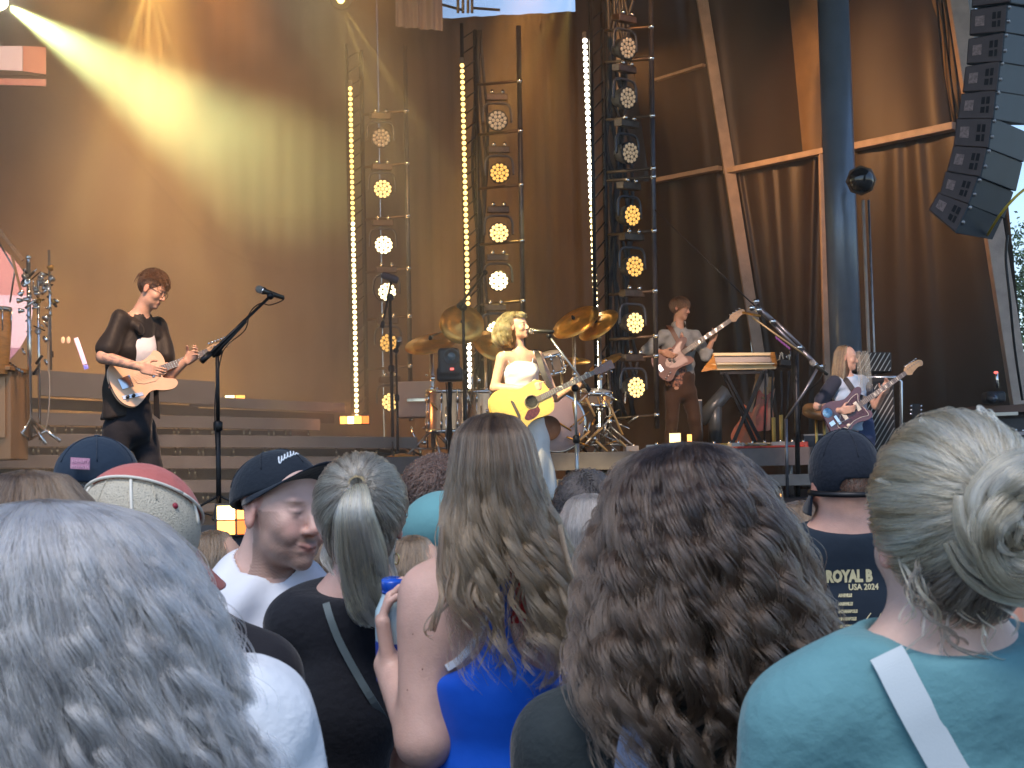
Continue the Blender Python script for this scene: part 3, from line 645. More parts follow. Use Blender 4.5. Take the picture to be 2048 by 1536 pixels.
def moving_head(px, py, d, lv, lab, yaw=0., sc=1., clampz=.26):
    c = W(px, py, d); rt = root('moving_head_light', lab, 'stage light', c, 'round multi-lens stage lights on the towers')
    tgt = (CAM-c); tgt.z *= .6; tgt = tgt.normalized(); tgt = (Matrix.Rotation(yaw, 3, 'Z') @ tgt).normalized(); x, y, dd = frame_of(tgt)
    s_ = .105*sc
    MB().lathe([(0, -.17), (.07, -.17), (.1, -.1), (s_*1.12, 0), (s_*1.12, .012), (s_, .014), (0, .006)], c, dd, 28).build('head', m_dark, rt)
    # 19 lens cells
    mb = MB(); pts = [(0, 0)]+[(.42*math.cos(a), .42*math.sin(a)) for a in [i*math.pi/3 for i in range(6)]]+[(.8*math.cos(a), .8*math.sin(a)) for a in [i*math.pi/6+.26 for i in range(12)]]
    for u, v in pts:
        o_ = c+dd*.016+(x*u+y*v)*s_; mb.lathe([(.021*math.cos(t)*sc, .008*math.sin(t)) for t in (0, .5, 1., 1.57)], o_, dd, 8)
    mb.build('lens_array', lensm[lv], rt)
    up = V(0, 0, 1); yk = []
    for i in range(17):
        a = math.pi*(i/16); r1 = .155*sc; cx_ = math.copysign(abs(math.cos(a))**.45, math.cos(a))*r1; cz = (abs(math.sin(a))**.45)*r1*1.25; yk.append(c+x*cx_+up*cz-dd*.03)
    MB().tube([yk[0]-up*.02]+yk+[yk[-1]-up*.02], .014*sc, 6).build('yoke', mat('yoke', (.06, .065, .08), .35, .3), rt)
    b = c+up*clampz*sc-dd*.03
    MB().box(b, (.24*sc, .12, .075), Matrix((x, -dd, up)).transposed()).build('base_box', mat('base_box', (.06, .038, .025), .4, .3, var=.5, vscale=30), rt, bevel=.01)
    for s2 in (-1, 1): MB().lathe([(0, 0), (.02, 0), (.024, .02), (.014, .045), (0, .05)], b+x*.06*s2+up*.035-dd*(-.05), up, 10).build('clamp', m_chrome, rt)
    return rt
ords = ['topmost', 'second from top', 'third from top', 'fourth from top', 'fifth from top', 'sixth from top', 'lowest']
for k, (x, y, lv) in enumerate(((762, 276, 0), (765, 378, 2), (767, 490, 3), (774, 584, 3), (777, 686, 1), (781, 804, 2))): moving_head(x, y, 16.8, lv, '%s round lens light on the faint left tower' % ords[k], .15, .98)
for k, (x, y, lv) in enumerate(((995, 241, 0), (999, 346, 1), (998, 466, 2), (997, 562, 3), (992, 662, 3))): moving_head(x, y, 16.2, lv, '%s round lens light on the middle tower' % ords[k], .1, 1.0)
for k, (x, y, lv) in enumerate(((1254, 96, 0), (1254, 196, 0), (1259, 306, 0), (1263, 431, 1), (1268, 533, 1), (1269, 646, 2), (1271, 775, 2))):
    r_ = moving_head(x, y, 15.2, lv, '%s round lens light on the right ladder tower' % ords[k], .75 if k < 4 else .6, 1.02, .3)
def tower(xl, xr, yt, yb, d, rungs, lab, slant=0., lean=12):
    a0, a1 = W(xl, yt, d+.1), W(xl+lean, yb, d+.1); b0, b1 = W(xr, yt-8, d-.1), W(xr+lean, yb-8, d-.1)
    rt = root('lighting_tower', lab, 'truss tower', a1.lerp(b1, .5), 'lighting truss towers')
    MB().tube([b0, b1], .026, 8).build('upright', mat('tower_pipe', (.07, .07, .085), .4, .6, var=.3, vscale=9), rt)
    MB().tube([a0, a1], .026, 8).build('upright', m_black, rt)
    q = V(.14, .25, 0); MB().tube([a0-q, a1-q], .02, 8).build('upright', m_black, rt)
    for y in rungs:
        t = (y-yt)/(yb-yt); p, q2 = a0.lerp(a1, t), b0.lerp(b1, t)
        MB().tube([p, q2], .017, 6).build('rung', mat('rung', (.12, .08, .05), .45, .6), rt)
        MB().ell(q2, (.035, .035, .035), nu=8, nv=5).build('coupler', m_chrome, rt)
    zz = MB(); n = 26
    for i in range(n):
        p = a0.lerp(a1, i/n); r_ = (a0-q).lerp(a1-q, (i+1)/n); s2 = (a0).lerp(a1, (i+2)/n) if i < n-1 else a1; zz.tube([p, r_], .009, 5)
    zz.build('lacing', m_black, rt); return rt
tower(722, 810, 100, 850, 16.9, (230, 335, 440, 545, 640, 740), 'hazy left lighting tower lost in amber smoke')
tower(950, 1037, 60, 850, 16.3, (170, 270, 378, 490, 610, 720), 'middle lighting tower behind the blonde singer')
tower(1204, 1300, -50, 865, 15.3, (62, 125, 240, 345, 362, 470, 590, 680, 720, 838), 'tall ladder-like black tower right of the brightest bulb strip', lean=14)
# black cable drape down the right tower
cb = root('cable_loom', 'thick bundle of black cables hanging inside the right tower', 'cable', W(1235, 850, 15.5))
for i in range(9):
    r_ = random.Random(i); pts = [W(1212+i*5+r_.uniform(-6, 6)+8*math.sin(y/60+i)+(y/70), y, 15.55+.02*i) for y in range(-40, 880, 40)]
    MB().tube(pts, .022, 5).build('cable', m_dark, cb)
cb = root('cable_loom', 'black cables hanging beside the middle bulb strip', 'cable', W(950, 850, 16.45))
for i in range(5):
    r_ = random.Random(i+30); MB().tube([W(946+i*5+6*math.sin(y/70+i)+(y/80), y, 16.5) for y in range(60, 860, 50)], .018, 5).build('cable', m_dark, cb)

# ---- floor lamps / blinders
def flood(px, py, d, w, h, cols, lab, cells=(2, 1), strength=6, light=0):
    c = W(px, py, d); rt = root('blinder_light', lab, 'stage light', c-V(0, 0, h/2)); n = (CAM-c); n.z = 0; n.normalize(); x = V(0, 0, 1).cross(n).normalized()
    M = Matrix((x, -n, V(0, 0, 1))).transposed()
    MB().box(c-n*.07, (w*1.06, .14, h*1.1), M).build('housing', m_dark, rt, bevel=.006)
    k = 0
    for j in range(cells[1]):
        for i in range(cells[0]):
            cw, ch = w/cells[0], h/cells[1]
            MB().box(c+x*((i+.5)*cw-w/2)+V(0, 0, (j+.5)*ch-h/2)+n*.004, (cw*.9, .012, ch*.9), M).build('cell', mat('cell_%d_%d' % (cols[k % len(cols)], strength), (.3, .1, .03), emit=[(1, .2, .03), (1, .4, .08), (1, .75, .3)][cols[k % len(cols)]], estr=strength*[.25, .55, 1][cols[k % len(cols)]], samp=False), rt, bevel=.003); k += 1
    return rt, c, n
flood(709, 840, 15.0, .30, .085, (1, 2, 1, 0), 'orange lamp bar glowing at the foot of the left bulb strip', (4, 1), 5)
flood(470, 795, 15.2, .21, .05, (2, 1), 'tiny bright orange bar lamp on the steps behind the microphone stand', (2, 1), 5)
flood(472, 1040, 7.6, .2, .155, (1, 0, 2, 1), 'boxy four-cell orange lamp glowing behind the cap man', (2, 2), 5)
flood(1350, 876, 14.6, .12, .1, (2,), 'square yellow floor lamp between the bassist and the tower', (1, 1), 2)
flood(1379, 877, 14.8, .05, .09, (1,), 'small dim amber lamp at the bassist\'s feet', (1, 1), 4)
flood(1558, 995, 9.0, .03, .05, (1,), 'small red-orange glow light low at the stage front', (1, 1), 4)
l = bpy.data.lights.new('foot_glow', 'POINT'); l.energy = 5; l.color = (1, .4, .12); l.shadow_soft_size = .06; o = bpy.data.objects.new('foot_glow', l); COL.objects.link(o); o.location = W(709, 825, 14.8)
l = bpy.data.lights.new('foot_glow', 'POINT'); l.energy = 4; l.color = (1, .6, .2); l.shadow_soft_size = .06; o = bpy.data.objects.new('foot_glow', l); COL.objects.link(o); o.location = W(1352, 860, 14.4)
# flown fixtures along the top
for (x, y, d, lab) in ((4, 6, 12.2, 'white-hot flown spotlight at the extreme top left corner'), (681, 2, 15, 'small amber flown spotlight at the top beside the faint tower')):
    c = W(x, y, d); rt = root('spotlight', lab, 'stage light', c); dd = (W(600, 380, 12.5)-c).normalized()
    MB().lathe([(0, -.25), (.08, -.25), (.1, -.1), (.11, -.02), (.1, -.02), (0, -.06)], c, dd, 20).build('head', m_dark, rt)
    MB().ell(c-dd*.03, (.075 if x < 10 else .04,)*3, nu=12, nv=8).build('lens', mat('hot_lens' if x < 10 else 'amber_lens', (.5, .5, .4), emit=(1, .95, .75) if x < 10 else (1, .7, .15), estr=30 if x < 10 else 6, samp=False), rt)
# ================================================================== GEAR
m_maple = mat('maple', (.55, .33, .15), .35, var=.15, vscale=12, stretch=(1, 6, 1), coat=.3)
m_rose = mat('rosewood', (.16, .13, .12), .5, var=.2, vscale=20)
m_string = mat('string_metal', (.8, .78, .7), .25, 1.)
m_cream = mat('cream_plastic', (.75, .68, .55), .4)
TELE = [(0, 0), (.008, .08), (.045, .14), (.11, .158), (.17, .13), (.225, .108), (.275, .118), (.33, .136), (.375, .118), (.39, .07), (.385, .03), (.37, -.028), (.335, -.034), (.335, -.06), (.365, -.078), (.405, -.098), (.408, -.125), (.37, -.143), (.31, -.132), (.25, -.108), (.2, -.112), (.14, -.148), (.08, -.162), (.03, -.125), (.006, -.07)]
DREAD = [(0, 0), (.006, .1), (.035, .17), (.1, .2), (.17, .188), (.24, .148), (.3, .135), (.36, .142), (.43, .146), (.48, .12), (.5, .06), (.502, 0), (.5, -.06), (.48, -.12), (.43, -.146), (.36, -.142), (.3, -.135), (.24, -.148), (.17, -.188), (.1, -.2), (.035, -.17), (.006, -.1)]
PBASS = [(0, .02), (.01, .1), (.05, .155), (.12, .165), (.18, .14), (.24, .115), (.31, .115), (.38, .14), (.44, .145), (.475, .12), (.46, .085), (.41, .06), (.37, .035), (.35, -.03), (.37, -.06), (.4, -.09), (.4, -.13), (.36, -.14), (.3, -.125), (.23, -.11), (.16, -.13), (.1, -.165), (.05, -.165), (.01, -.11), (0, -.04)]
JAZZ = [(0, .06), (.01, .12), (.05, .165), (.12, .165), (.19, .13), (.25, .11), (.32, .12), (.385, .14), (.42, .125), (.41, .09), (.36, .05), (.345, -.03), (.35, -.07), (.375, -.1), (.365, -.14), (.31, -.145), (.24, -.12), (.18, -.115), (.12, -.14), (.07, -.175), (.02, -.16), (-.02, -.1), (-.015, -.02)]
def guitar(kind, lab, butt, head, up_hint, mbody, sc=1.0):
    butt, head = Vector(butt), Vector(head); u = (head-butt).normalized(); v = (Vector(up_hint)-u*Vector(up_hint).dot(u)).normalized(); n = u.cross(v)
    rt = root('guitar' if kind != 'bass' else 'bass_guitar', lab, 'guitar' if kind != 'bass' else 'bass guitar', butt); Lg = (head-butt).length
    out = dict(tele=TELE, dread=DREAD, bass=PBASS, jazz=JAZZ)[kind]; th = .1 if kind == 'dread' else .045
    MB().prism(smooth2d(out, 4), butt-n*th, u, v, th, .006).build('body', mbody, rt)
    P = lambda x, y, z=0: butt+u*x+v*y+n*z
    joint = max(p[0] for p in out)-.03; nut = Lg-.18
    nw = .024 if kind != 'bass' else .028
    MB().prism([(joint-.08, -nw), (nut, -nw*.8), (nut, nw*.8), (joint-.08, nw)], P(0, 0, -.018), u, v, .022, .005).build('neck', m_maple, rt)
    fb = {'tele': m_rose, 'dread': m_rose}.get(kind, m_rose)
    MB().prism([(joint-.09, -nw), (nut, -nw*.8), (nut, nw*.8), (joint-.09, nw)], P(0, 0, .005), u, v, .006).build('fretboard', fb, rt)
    fr = MB(); x0 = .18 if kind == 'dread' else .12; sl_ = nut-x0
    for i in range(1, 20):
        x = nut-sl_*(1-2**(-i/12))
        if x > joint-.08: fr.bar(P(x, -nw*.85, .0125), P(x, nw*.85, .0125), .002, .002)
    for i in (3, 5, 7, 9, 12):
        x = nut-sl_*(1-(2**(-i/12)+2**(-(i-1)/12))/2)
        if kind in ('jazz', 'bass'): fr.box(P(x, 0, .0122), (.012, .03, .001), Matrix((u, v, n)).transposed())
    fr.build('frets', m_cream if kind == 'jazz' else m_string, rt)
    if kind == 'dread': hs = [(nut, -.02), (nut+.03, -.034), (Lg, -.04), (Lg+.002, 0), (Lg, .04), (nut+.03, .034), (nut, .02)]
    elif kind == 'tele': hs = [(nut, -.02), (nut+.03, -.012), (Lg-.02, -.018), (Lg, .005), (Lg-.015, .03), (Lg-.05, .034), (nut+.05, .036), (nut+.01, .03), (nut, .02)]
    else: hs = smooth2d([(nut, -.02), (nut+.04, -.045), (nut+.06, -.035), (Lg-.05, -.02), (Lg-.01, -.03), (Lg+.012, 0), (Lg-.005, .03), (Lg-.04, .04), (nut+.05, .05), (nut+.01, .035), (nut, .02)], 3)
    MB().prism(hs, P(0, 0, -.016), u, v, .016, .002).build('headstock', m_maple if kind != 'dread' else mat('headstock_dark', (.28, .14, .1), .3), rt)
    k = 4 if kind == 'bass' else 6
    for i in range(k):
        x = nut+.035+i*(Lg-nut-.06)/(k-1)
        if kind == 'dread': s_ = 1 if i % 2 else -1; x = nut+.04+(i//2)*.05; y = .052*s_
        else: y = .052
        tn = MB(); tn.ell(P(x, y, -.006), (.011, .008, .008) if kind != 'bass' else (.017, .013, .01), nu=8, nv=5); tn.tube([P(x, y*.4, .008), P(x, y*.4, -.005)], .005, 6); tn.build('tuner', m_chrome, rt)
    st_ = MB(); ns = 4 if kind == 'bass' else 6
    for i in range(ns):
        y = (i-(ns-1)/2)*(.0105 if ns == 6 else .019); st_.tube([P(x0, y, .016), P(nut, y*.72, .0145), P(nut+.06, y*.8, .005)], .0006 if kind != 'bass' else .0011, 4)
    st_.build('strings', m_string, rt)
    if kind == 'tele':
        MB().prism([(.05, -.035), (.13, -.04), (.135, .04), (.05, .04)], P(0, 0, .001), u, v, .006, .001).build('bridge', m_chrome, rt)
        c = MB().prism([(.03, -.1), (.165, -.122), (.165, -.096), (.03, -.075)], P(0, 0, .001), u, v, .004, .001); c.build('control_plate', mat('plate_bright', (.85, .87, .9), .2, .7), rt)
        for x in (.06, .1): MB().lathe([(0, .02), (.011, .02), (.012, 0)], P(x, -.095+.0-(x-.06)*.15, .004), n, 12).build('knob', m_black, rt)
        MB().prism([(.15, .02), (.2, .11), (.25, .1), (.31, .12), (.345, .1), (.35, .03), (.33, -.035), (.28, -.06), (.2, -.05), (.16, -.03)], P(0, 0, .001), u, v, .003, .0005).build('pickguard', mat('cream_guard', (.62, .40, .27), .35), rt)
        MB().prism([(.27, -.03), (.29, -.03), (.29, .03), (.27, .03)], P(0, 0, .004), u, v, .008, .001).build('pickup', m_chrome, rt)
    if kind == 'dread':
        c = P(.335, 0, .0015); MB().lathe([(0, 0), (.05, 0), (.05, .001)], c, n, 32).build('sound_hole', mat('hole_black', (.02, .02, .022), .8), rt)
        MB().lathe([(.051, 0), (.051, .0025), (.062, .0025), (.062, 0)], c, n, 36).build('rosette', mat('rosette', (.2, .16, .1), .4), rt)
        pg = smooth2d([(.36, -.048), (.32, -.058), (.28, -.05), (.25, -.07), (.22, -.1), (.24, -.125), (.29, -.13), (.34, -.115), (.37, -.085)], 3)
        MB().prism(pg, P(0, 0, .001), u, v, .002).build('pickguard', mat('tortoise', (.10, .022, .02), .25, var=.5, vscale=60), rt)
        MB().prism([(.175, -.075), (.185, -.085), (.2, -.06), (.2, .06), (.185, .085), (.175, .075)], P(0, 0, .001), u, v, .01, .002).build('bridge', mat('bridge_dark', (.07, .06, .055), .5), rt)
    if kind == 'bass':
        pg = smooth2d([(.12, -.03), (.2, -.09), (.3, -.105), (.35, -.1), (.345, -.04), (.35, .04), (.38, .08), (.42, .11), (.38, .12), (.3, .09), (.24, .06), (.14, .03)], 3)
        MB().prism(pg, P(0, 0, .001), u, v, .003).build('pickguard', mat('dark_guard', (.12, .03, .045), .3), rt)
        MB().box(P(.05, 0, .008), (.05, .08, .012), Matrix((u, v, n)).transposed()).build('bridge', m_chrome, rt, bevel=.002)
        for y, x in ((.018, .19), (-.018, .22)): MB().box(P(x, y, .008), (.03, .04, .012), Matrix((u, v, n)).transposed()).build('pickup', m_black, rt, bevel=.002)
        for i in range(3): MB().lathe([(0, .018), (.01, .018), (.011, 0)], P(.09-.035*i+.02, -.1-.012*i, .001), n, 12).build('knob', m_chrome, rt)
    if kind == 'jazz':
        pg = smooth2d([(.05, -.05), (.1, -.11), (.19, -.09), (.28, -.1), (.34, -.12), (.345, -.06), (.335, .03), (.37, .09), (.3, .09), (.24, .07), (.17, .06), (.11, .0)], 3)
        mb = MB().prism(pg, P(0, 0, .001), u, v, .003).build('pickguard', mat('tort_purple', (.075, .025, .035), .25, var=.6, vscale=50), rt)
        e = smooth2d(pg, 1); MB().tube([P(x, y, .003) for x, y in e]+[P(e[0][0], e[0][1], .003)], .0022, 5).build('guard_rim', m_cream, rt)
        for x in (.155, .3): MB().box(P(x, 0, .008), (.036, .088, .01), Matrix((u, v, n)).transposed()).build('pickup', m_cream, rt, bevel=.003)
        MB().box(P(.08, 0, .008), (.028, .09, .014), Matrix((u, v, n)).transposed()).build('bridge', m_chrome, rt, bevel=.002)
        MB().prism([(.0, -.02), (.05, -.02), (.05, .02), (.0, .02)], P(0, 0, .001), u, v, .004, .001).build('tailpiece', m_chrome, rt)
        for i in range(2): MB().lathe([(0, .018), (.014, .016), (.016, 0)], P(.09+.045*i, -.1+.006*i, .002), n, 14).build('knob', m_cream, rt)
        MB().lathe([(0, .0015), (.043, .0015), (.043, 0)], P(.045, .1, .001), n, 28).build('sticker', mat('blue_sticker', (.18, .42, .68), .5, var=.35, vscale=70), rt)
        MB().tube([P(.05, -.02, .02), P(.1, -.035, .035), P(.17, -.05, .04)], .0028, 6).build('tremolo_arm', m_chrome, rt)
    return rt, P
def strap(name, pts, w, mt, parent, nrm):
    pts = [Vector(p) for p in pts]; q = smooth3(pts, 6); vs = []; fs = []
    for i, p in enumerate(q):
        d = (q[min(i+1, len(q)-1)]-q[max(i-1, 0)]).normalized(); s_ = d.cross(Vector(nrm)).normalized(); nn = s_.cross(d).normalized()*.0018
        vs += [p-s_*w/2-nn, p+s_*w/2-nn, p+s_*w/2+nn, p-s_*w/2+nn]
    for i in range(len(q)-1):
        for j in range(4): fs.append((i*4+j, i*4+(j+1) % 4, (i+1)*4+(j+1) % 4, (i+1)*4+j))
    return MB()._add(vs, fs, False).build(name, mt, parent)
def smooth3(pts, n=6):
    out = []; k = len(pts)
    for i in range(k-1):
        p0, p1, p2, p3 = pts[max(0, i-1)], pts[i], pts[i+1], pts[min(k-1, i+2)]
        for a in range(n):
            t = a/n; out.append(.5*((2*p1)+(p2-p0)*t+(2*p0-5*p1+4*p2-p3)*t*t+(3*p1-p0-3*p2+p3)*t**3))
    return out+[pts[-1]]
def mic(c, d, rt_name, lab, cream=False, L_=.17):
    c = Vector(c); d = Vector(d).normalized(); rt = root('microphone', lab, 'microphone', c)
    MB().lathe([(0, .0), (.012, .002), (.0235, .014), (.0265, .03), (.024, .045), (.022, .05)], c, d, 18).build('grille', mat('mic_grille', (.42, .4, .37), .4, .9, bump=.8, bscale=900), rt)
    MB().lathe([(.022, .05), (.025, .052), (.024, .062), (.019, .075), (.0135, L_), (0, L_)], c, d, 18).build('handle', mat('mic_body', (.06, .055, .045), .3, .5), rt)
    MB().lathe([(.0255, .05), (.0262, .053), (.0255, .057)], c, d, 18).build('ring', m_chrome, rt)
    return rt
def stand(lab, base, joint, boom_a=None, boom_b=None, mt=None, foot='tripod', r=.0125, clip=True, name='microphone_stand'):
    mt = mt or m_black; base = Vector(base); joint = Vector(joint); rt = root(name, lab, 'mic stand' if 'micro' in name else 'stand', base)
    mid = base.lerp(joint, .55); MB().tube([base+V(0, 0, .06), mid], r, 10).build('pole', mt, rt); MB().tube([mid, joint], r*.75, 10).build('pole', mt, rt)
    MB().lathe([(r, -.03), (r*1.8, -.02), (r*1.8, .03), (r, .04)], mid, (joint-base), 12).build('clutch', m_black, rt)
    if foot == 'tripod':
        for k in range(3):
            a = 2.1*k+.6; e = base+V(.33*math.cos(a), .33*math.sin(a), .012); mb = MB().tube([base+V(0, 0, .16), e], .008, 6); mb.build('leg', mt, rt)
            MB().tube([base+V(0, 0, .02), base.lerp(e, .5)+V(0, 0, .05)], .005, 5).build('brace', mt, rt)
    else: MB().lathe([(0, .03), (.03, .03), (.12, .014), (.125, .0), (0, 0)], base, n=28).build('base', m_black, rt)
    if boom_a is not None:
        boom_a, boom_b = Vector(boom_a), Vector(boom_b); MB().tube([boom_a, boom_b], r*.62, 8).build('boom', mt, rt)
        MB().tube([boom_a, boom_a.lerp(boom_b, .12)], r*1.2, 8).build('counterweight', m_black, rt)
        MB().ell(joint, (r*2.1, r*2.1, r*2.1), nu=10, nv=6).build('swivel', m_black, rt)
    if clip:
        e = boom_b if boom_b is not None else joint; MB().ell(e, (r*1.5,)*3, nu=8, nv=6).build('clip', m_black, rt)
    return rt
def cable(lab, pts, r=.004, mt=None):
    rt = root('cable', lab, 'cable', pts[0]); MB().tube(smooth3([Vector(p) for p in pts], 8), r, 6).build('cord', mt or m_black, rt); return rt
# --- left mic stand
b = zpx(438, ZS, 9.6); j = W(438, 700, 9.6); 
stand('black boom microphone stand in front of the left guitarist', b, V(b.x, b.y, j.z), W(403, 723, 9.45), W(541, 592, 9.8), r=.017)
MB_ = MB().tube([W(425, 712, 9.52), W(490, 642, 9.68)], .017, 8); o_ = [x for x in bpy.data.objects if x.name.startswith('microphone_stand')][-1]; MB_.build('boom_sleeve', m_black, o_)
mic(W(511, 576, 9.85), W(548, 589, 9.85)-W(511, 576, 9.85), '', 'black microphone on the long boom beside the left guitarist', L_=.2)
cable('thin cable looping from the left boom microphone', [W(566, 590, 9.85), W(566, 600, 9.85), W(540, 610, 9.8), W(520, 607, 9.8), W(500, 625, 9.75), W(490, 660, 9.68), W(455, 690, 9.6), W(441, 720, 9.6), W(430, 800, 9.55), W(432, 900, 9.55)])
# --- singer mic
b = zpx(1156, ZS, 12.3); j = W(1156, 775, 12.3)
m_stand2 = mat('stand_metal', (.4, .42, .43), .3, .8)
stand('polished straight microphone stand before the blonde singer', b, V(b.x, b.y, j.z), W(1180, 782, 12.35), W(1098, 672, 12.35), mt=m_stand2, foot='round', r=.016)
mic(W(1057, 662, 12.42), W(1112, 663, 12.3)-W(1057, 662, 12.42), '', 'gold-lit black microphone at the blonde singer\'s lips', L_=.235)
# --- pair of dark stands left of the drums
b = zpx(786, ZR, 14.6); stand('dark boom stand with a drooping counterweight left of the drum kit', b, V(b.x, b.y, W(778, 592, 14.6).z), W(764, 655, 14.5), W(783, 560, 14.7), r=.018)
b = zpx(796, ZR, 14.5); stand('shorter dark microphone stand beside the taller boom stand', b, V(b.x, b.y, W(793, 700, 14.5).z), W(792, 706, 14.5), W(796, 690, 14.5), r=.014, foot='round')
mic(W(800, 672, 14.5), W(793, 700, 14.5)-W(800, 672, 14.5), '', 'small upright microphone left of the orange cymbals', L_=.15)
rt = root('drum_microphone', 'chunky dark microphone head atop the tall stand by the left tower', 'microphone', W(778, 556, 14.7))
a, b2 = W(763, 549, 14.7), W(796, 561, 14.7); MB().lathe([(0, 0), (.03, .005), (.037, .04), (.04, .14), (.034, .175), (0, .18)], a, b2-a, 16).build('body', mat('violet_black', (.05, .045, .07), .4), rt)
cable('cable hanging in a loop below the tall stand microphone', [W(763, 549, 14.7), W(752, 556, 14.7), W(747, 580, 14.7), W(757, 600, 14.68), W(775, 610, 14.65), W(779, 680, 14.62), W(782, 800, 14.6)])
# tall dark stand crossing the middle bulb strip
b = zpx(932, ZR, 14.3); stand('tall dark brown boom stand crossing the middle bulb strip', b, V(b.x, b.y, W(925, 612, 14.3).z), W(917, 613, 14.3), W(970, 545, 14.9), r=.02, foot='round')
# --- moving head on a thin stand left of singer
c = W(898, 725, 13.6); rt = root('beam_light', 'black moving lamp with a round lens on a stand left of the singer', 'stage light', zpx(899, ZR, 14.0)); x = _R; n = (CAM-c).normalized()
pr = [('+', 0, ('b', tuple(c), (.1, .1, .13), None, .035)), ('+', .02, ('b', tuple(W(900, 750, 13.6)), (.12, .09, .06), None, .02))]
sobj('housing', pr, .008, mat('lamp_black', (.025, .026, .03), .4), rt)
MB().lathe([(0, .07), (.03, .075), (.05, .09), (.068, .11), (.075, .11), (.078, .08), (.078, 0)], W(903, 713, 13.58), n, 24).build('lens_ring', mat('lens_ring', (.06, .07, .08), .25), rt)
MB().lathe([(0, .085), (.04, .08), (.05, .06)], W(903, 713, 13.58), n, 20).build('lens', mat('lens_dark', (.1, .16, .2), .08, coat=.8), rt)
MB().box(W(904, 738, 13.46), (.035, .02, .02)).build('status_lamp', mat('red_status', (.3, .05, .05), emit=(1, .15, .12), estr=1.2, samp=False), rt)
b = zpx(899, ZR, 14.0); MB().tube([b, W(899, 760, 13.7)], .016, 8).build('pole', m_black, rt)
for k in range(4): MB().tube([W(892+k*4, 765, 13.65), W(896+k*2, 830, 13.75), W(893+k*4, 900, 13.9)], .006, 5).build('cable', m_black, rt)

# --- drums
m_drum = mat('champagne_shell', (.62, .42, .28), .22, .55, var=.18, vscale=3, coat=.5)
m_white = mat('drum_head_white', (.62, .6, .56), .5)
m_brass = mat('cymbal_bronze', (.62, .33, .08), .32, .85, var=.3, vscale=9)
def drum(lab, c, axis, r, h, nl=8, legs=False, front=None):
    c = Vector(c); ax = Vector(axis).normalized(); rt = root('drum', lab, 'drum', c-ax*h/2, 'drums of the kit'); x, y, _ = frame_of(ax)
    MB().lathe([(r, -h/2), (r, h/2)], c, ax, 40).build('shell', m_drum, rt)
    for s_ in (-1, 1):
        MB().lathe([(r*1.0, s_*(h/2-.03)), (r*1.05, s_*(h/2-.03)), (r*1.05, s_*(h/2+.008)), (r*.98, s_*(h/2+.008))], c, ax, 40).build('hoop', m_chrome, rt)
        MB().lathe([(0, s_*(h/2+.002)), (r*.98, s_*(h/2+.002)), (r*.99, s_*(h/2-.01))], c, ax, 40).build('head', front or m_white, rt)
    mb = MB()
    for k in range(nl):
        a = 2*math.pi*k/nl+.2; o_ = c+(x*math.cos(a)+y*math.sin(a))*r*1.035
        mb.tube([o_-ax*h*.5, o_+ax*h*.5], .005, 5)
        for s_ in (-1, 1): mb.tube([o_+ax*s_*h*.2, o_+ax*s_*h*.4], .013, 6)
    mb.build('lugs', m_chrome, rt)
    if legs:
        for k in range(3):
            a = 2*math.pi*k/3+.5; o_ = c+(x*math.cos(a)+y*math.sin(a))*r*1.09; MB().tube([o_-ax*(h*.5+.16), o_+ax*h*.1], .008, 6).build('leg', m_chrome, rt)
    return rt
up = V(0, 0, 1)
drum('broad floor tom with copper-lit shell left of the singer', W(893, 823, 14.9), (0.02, -.02, 1), .205, .42, legs=True)
drum('second floor tom half hidden behind the lamp stand', W(962, 822, 15.2), (0.0, .02, 1), .19, .40, legs=True)
drum('bright rack tom over the bass drum beside the singer', W(1102, 726, 14.8), (-.18, -.3, 1), .13, .2)
drum('big pinkish bass drum standing on its side behind the white skirt', W(1103, 848, 14.7), (.25, -1, .03), .29, .38, 10, front=mat('pink_head', (.62, .45, .42), .45))
drum('small chrome snare drum low beside the microphone stand', W(1192, 795, 14.9), (.1, -.2, 1), .16, .14)
MB().lathe([(0, .0), (.12, .0), (.12, .004)], W(1098, 856, 14.45), V(.25, -1, .03), 32).build('port_hole', mat('port', (.1, .05, .03), .7), bpy.data.objects['drum.003'])
def cymbal(lab, px, py, d, rw, tilt, rot, base=None, bd=14.9):
    c = W(px, py, d); ax = V(math.sin(rot)*math.sin(tilt), -math.cos(rot)*math.sin(tilt), math.cos(tilt)); rt = root('cymbal', lab, 'cymbal', zpx(base if base else px, ZR, bd), 'cymbals on stands')
    pf = [(0, .028), (.02, .026), (rw*.2, .012), (rw*.22, .008), (rw*.6, 0), (rw, -.016), (rw, -.018), (rw*.6, -.003), (rw*.2, .004), (0, .02)]
    MB().lathe(pf, c, ax, 44).build('plate', m_brass, rt); MB().lathe([(0, .07), (.008, .07), (.018, .045), (.018, .03), (0, .028)], c, ax, 10).build('felt', m_black, rt)
    b_ = zpx(base if base else px, ZR, bd); t_ = V(b_.x, b_.y, c.z-.1)
    MB().tube([b_+V(0, 0, .1), t_], .016, 10).build('pole', m_steel, rt); MB().tube([t_, c], .009, 8).build('tilter', m_steel, rt)
    for h in (.35, .62): MB().lathe([(.016, 0), (.027, .01), (.027, .05), (.016, .06)], b_.lerp(t_, h), n=10).build('collar', m_chrome, rt)
    for k in range(3):
        a = 2.1*k+.4+px; e = b_+V(.3*math.cos(a), .3*math.sin(a), .01); MB().tube([b_+V(0, 0, .28), e], .011, 6).build('leg', m_steel, rt)
        MB().tube([b_+V(0, 0, .08), b_.lerp(e, .6)+V(0, 0, .08)], .008, 5).build('brace', m_steel, rt)
    return rt
cymbal('orange cymbal tilted flat-on crossing the middle bulb strip', 924, 647, 14.7, .225, 1.15, .15, 868, 14.8)
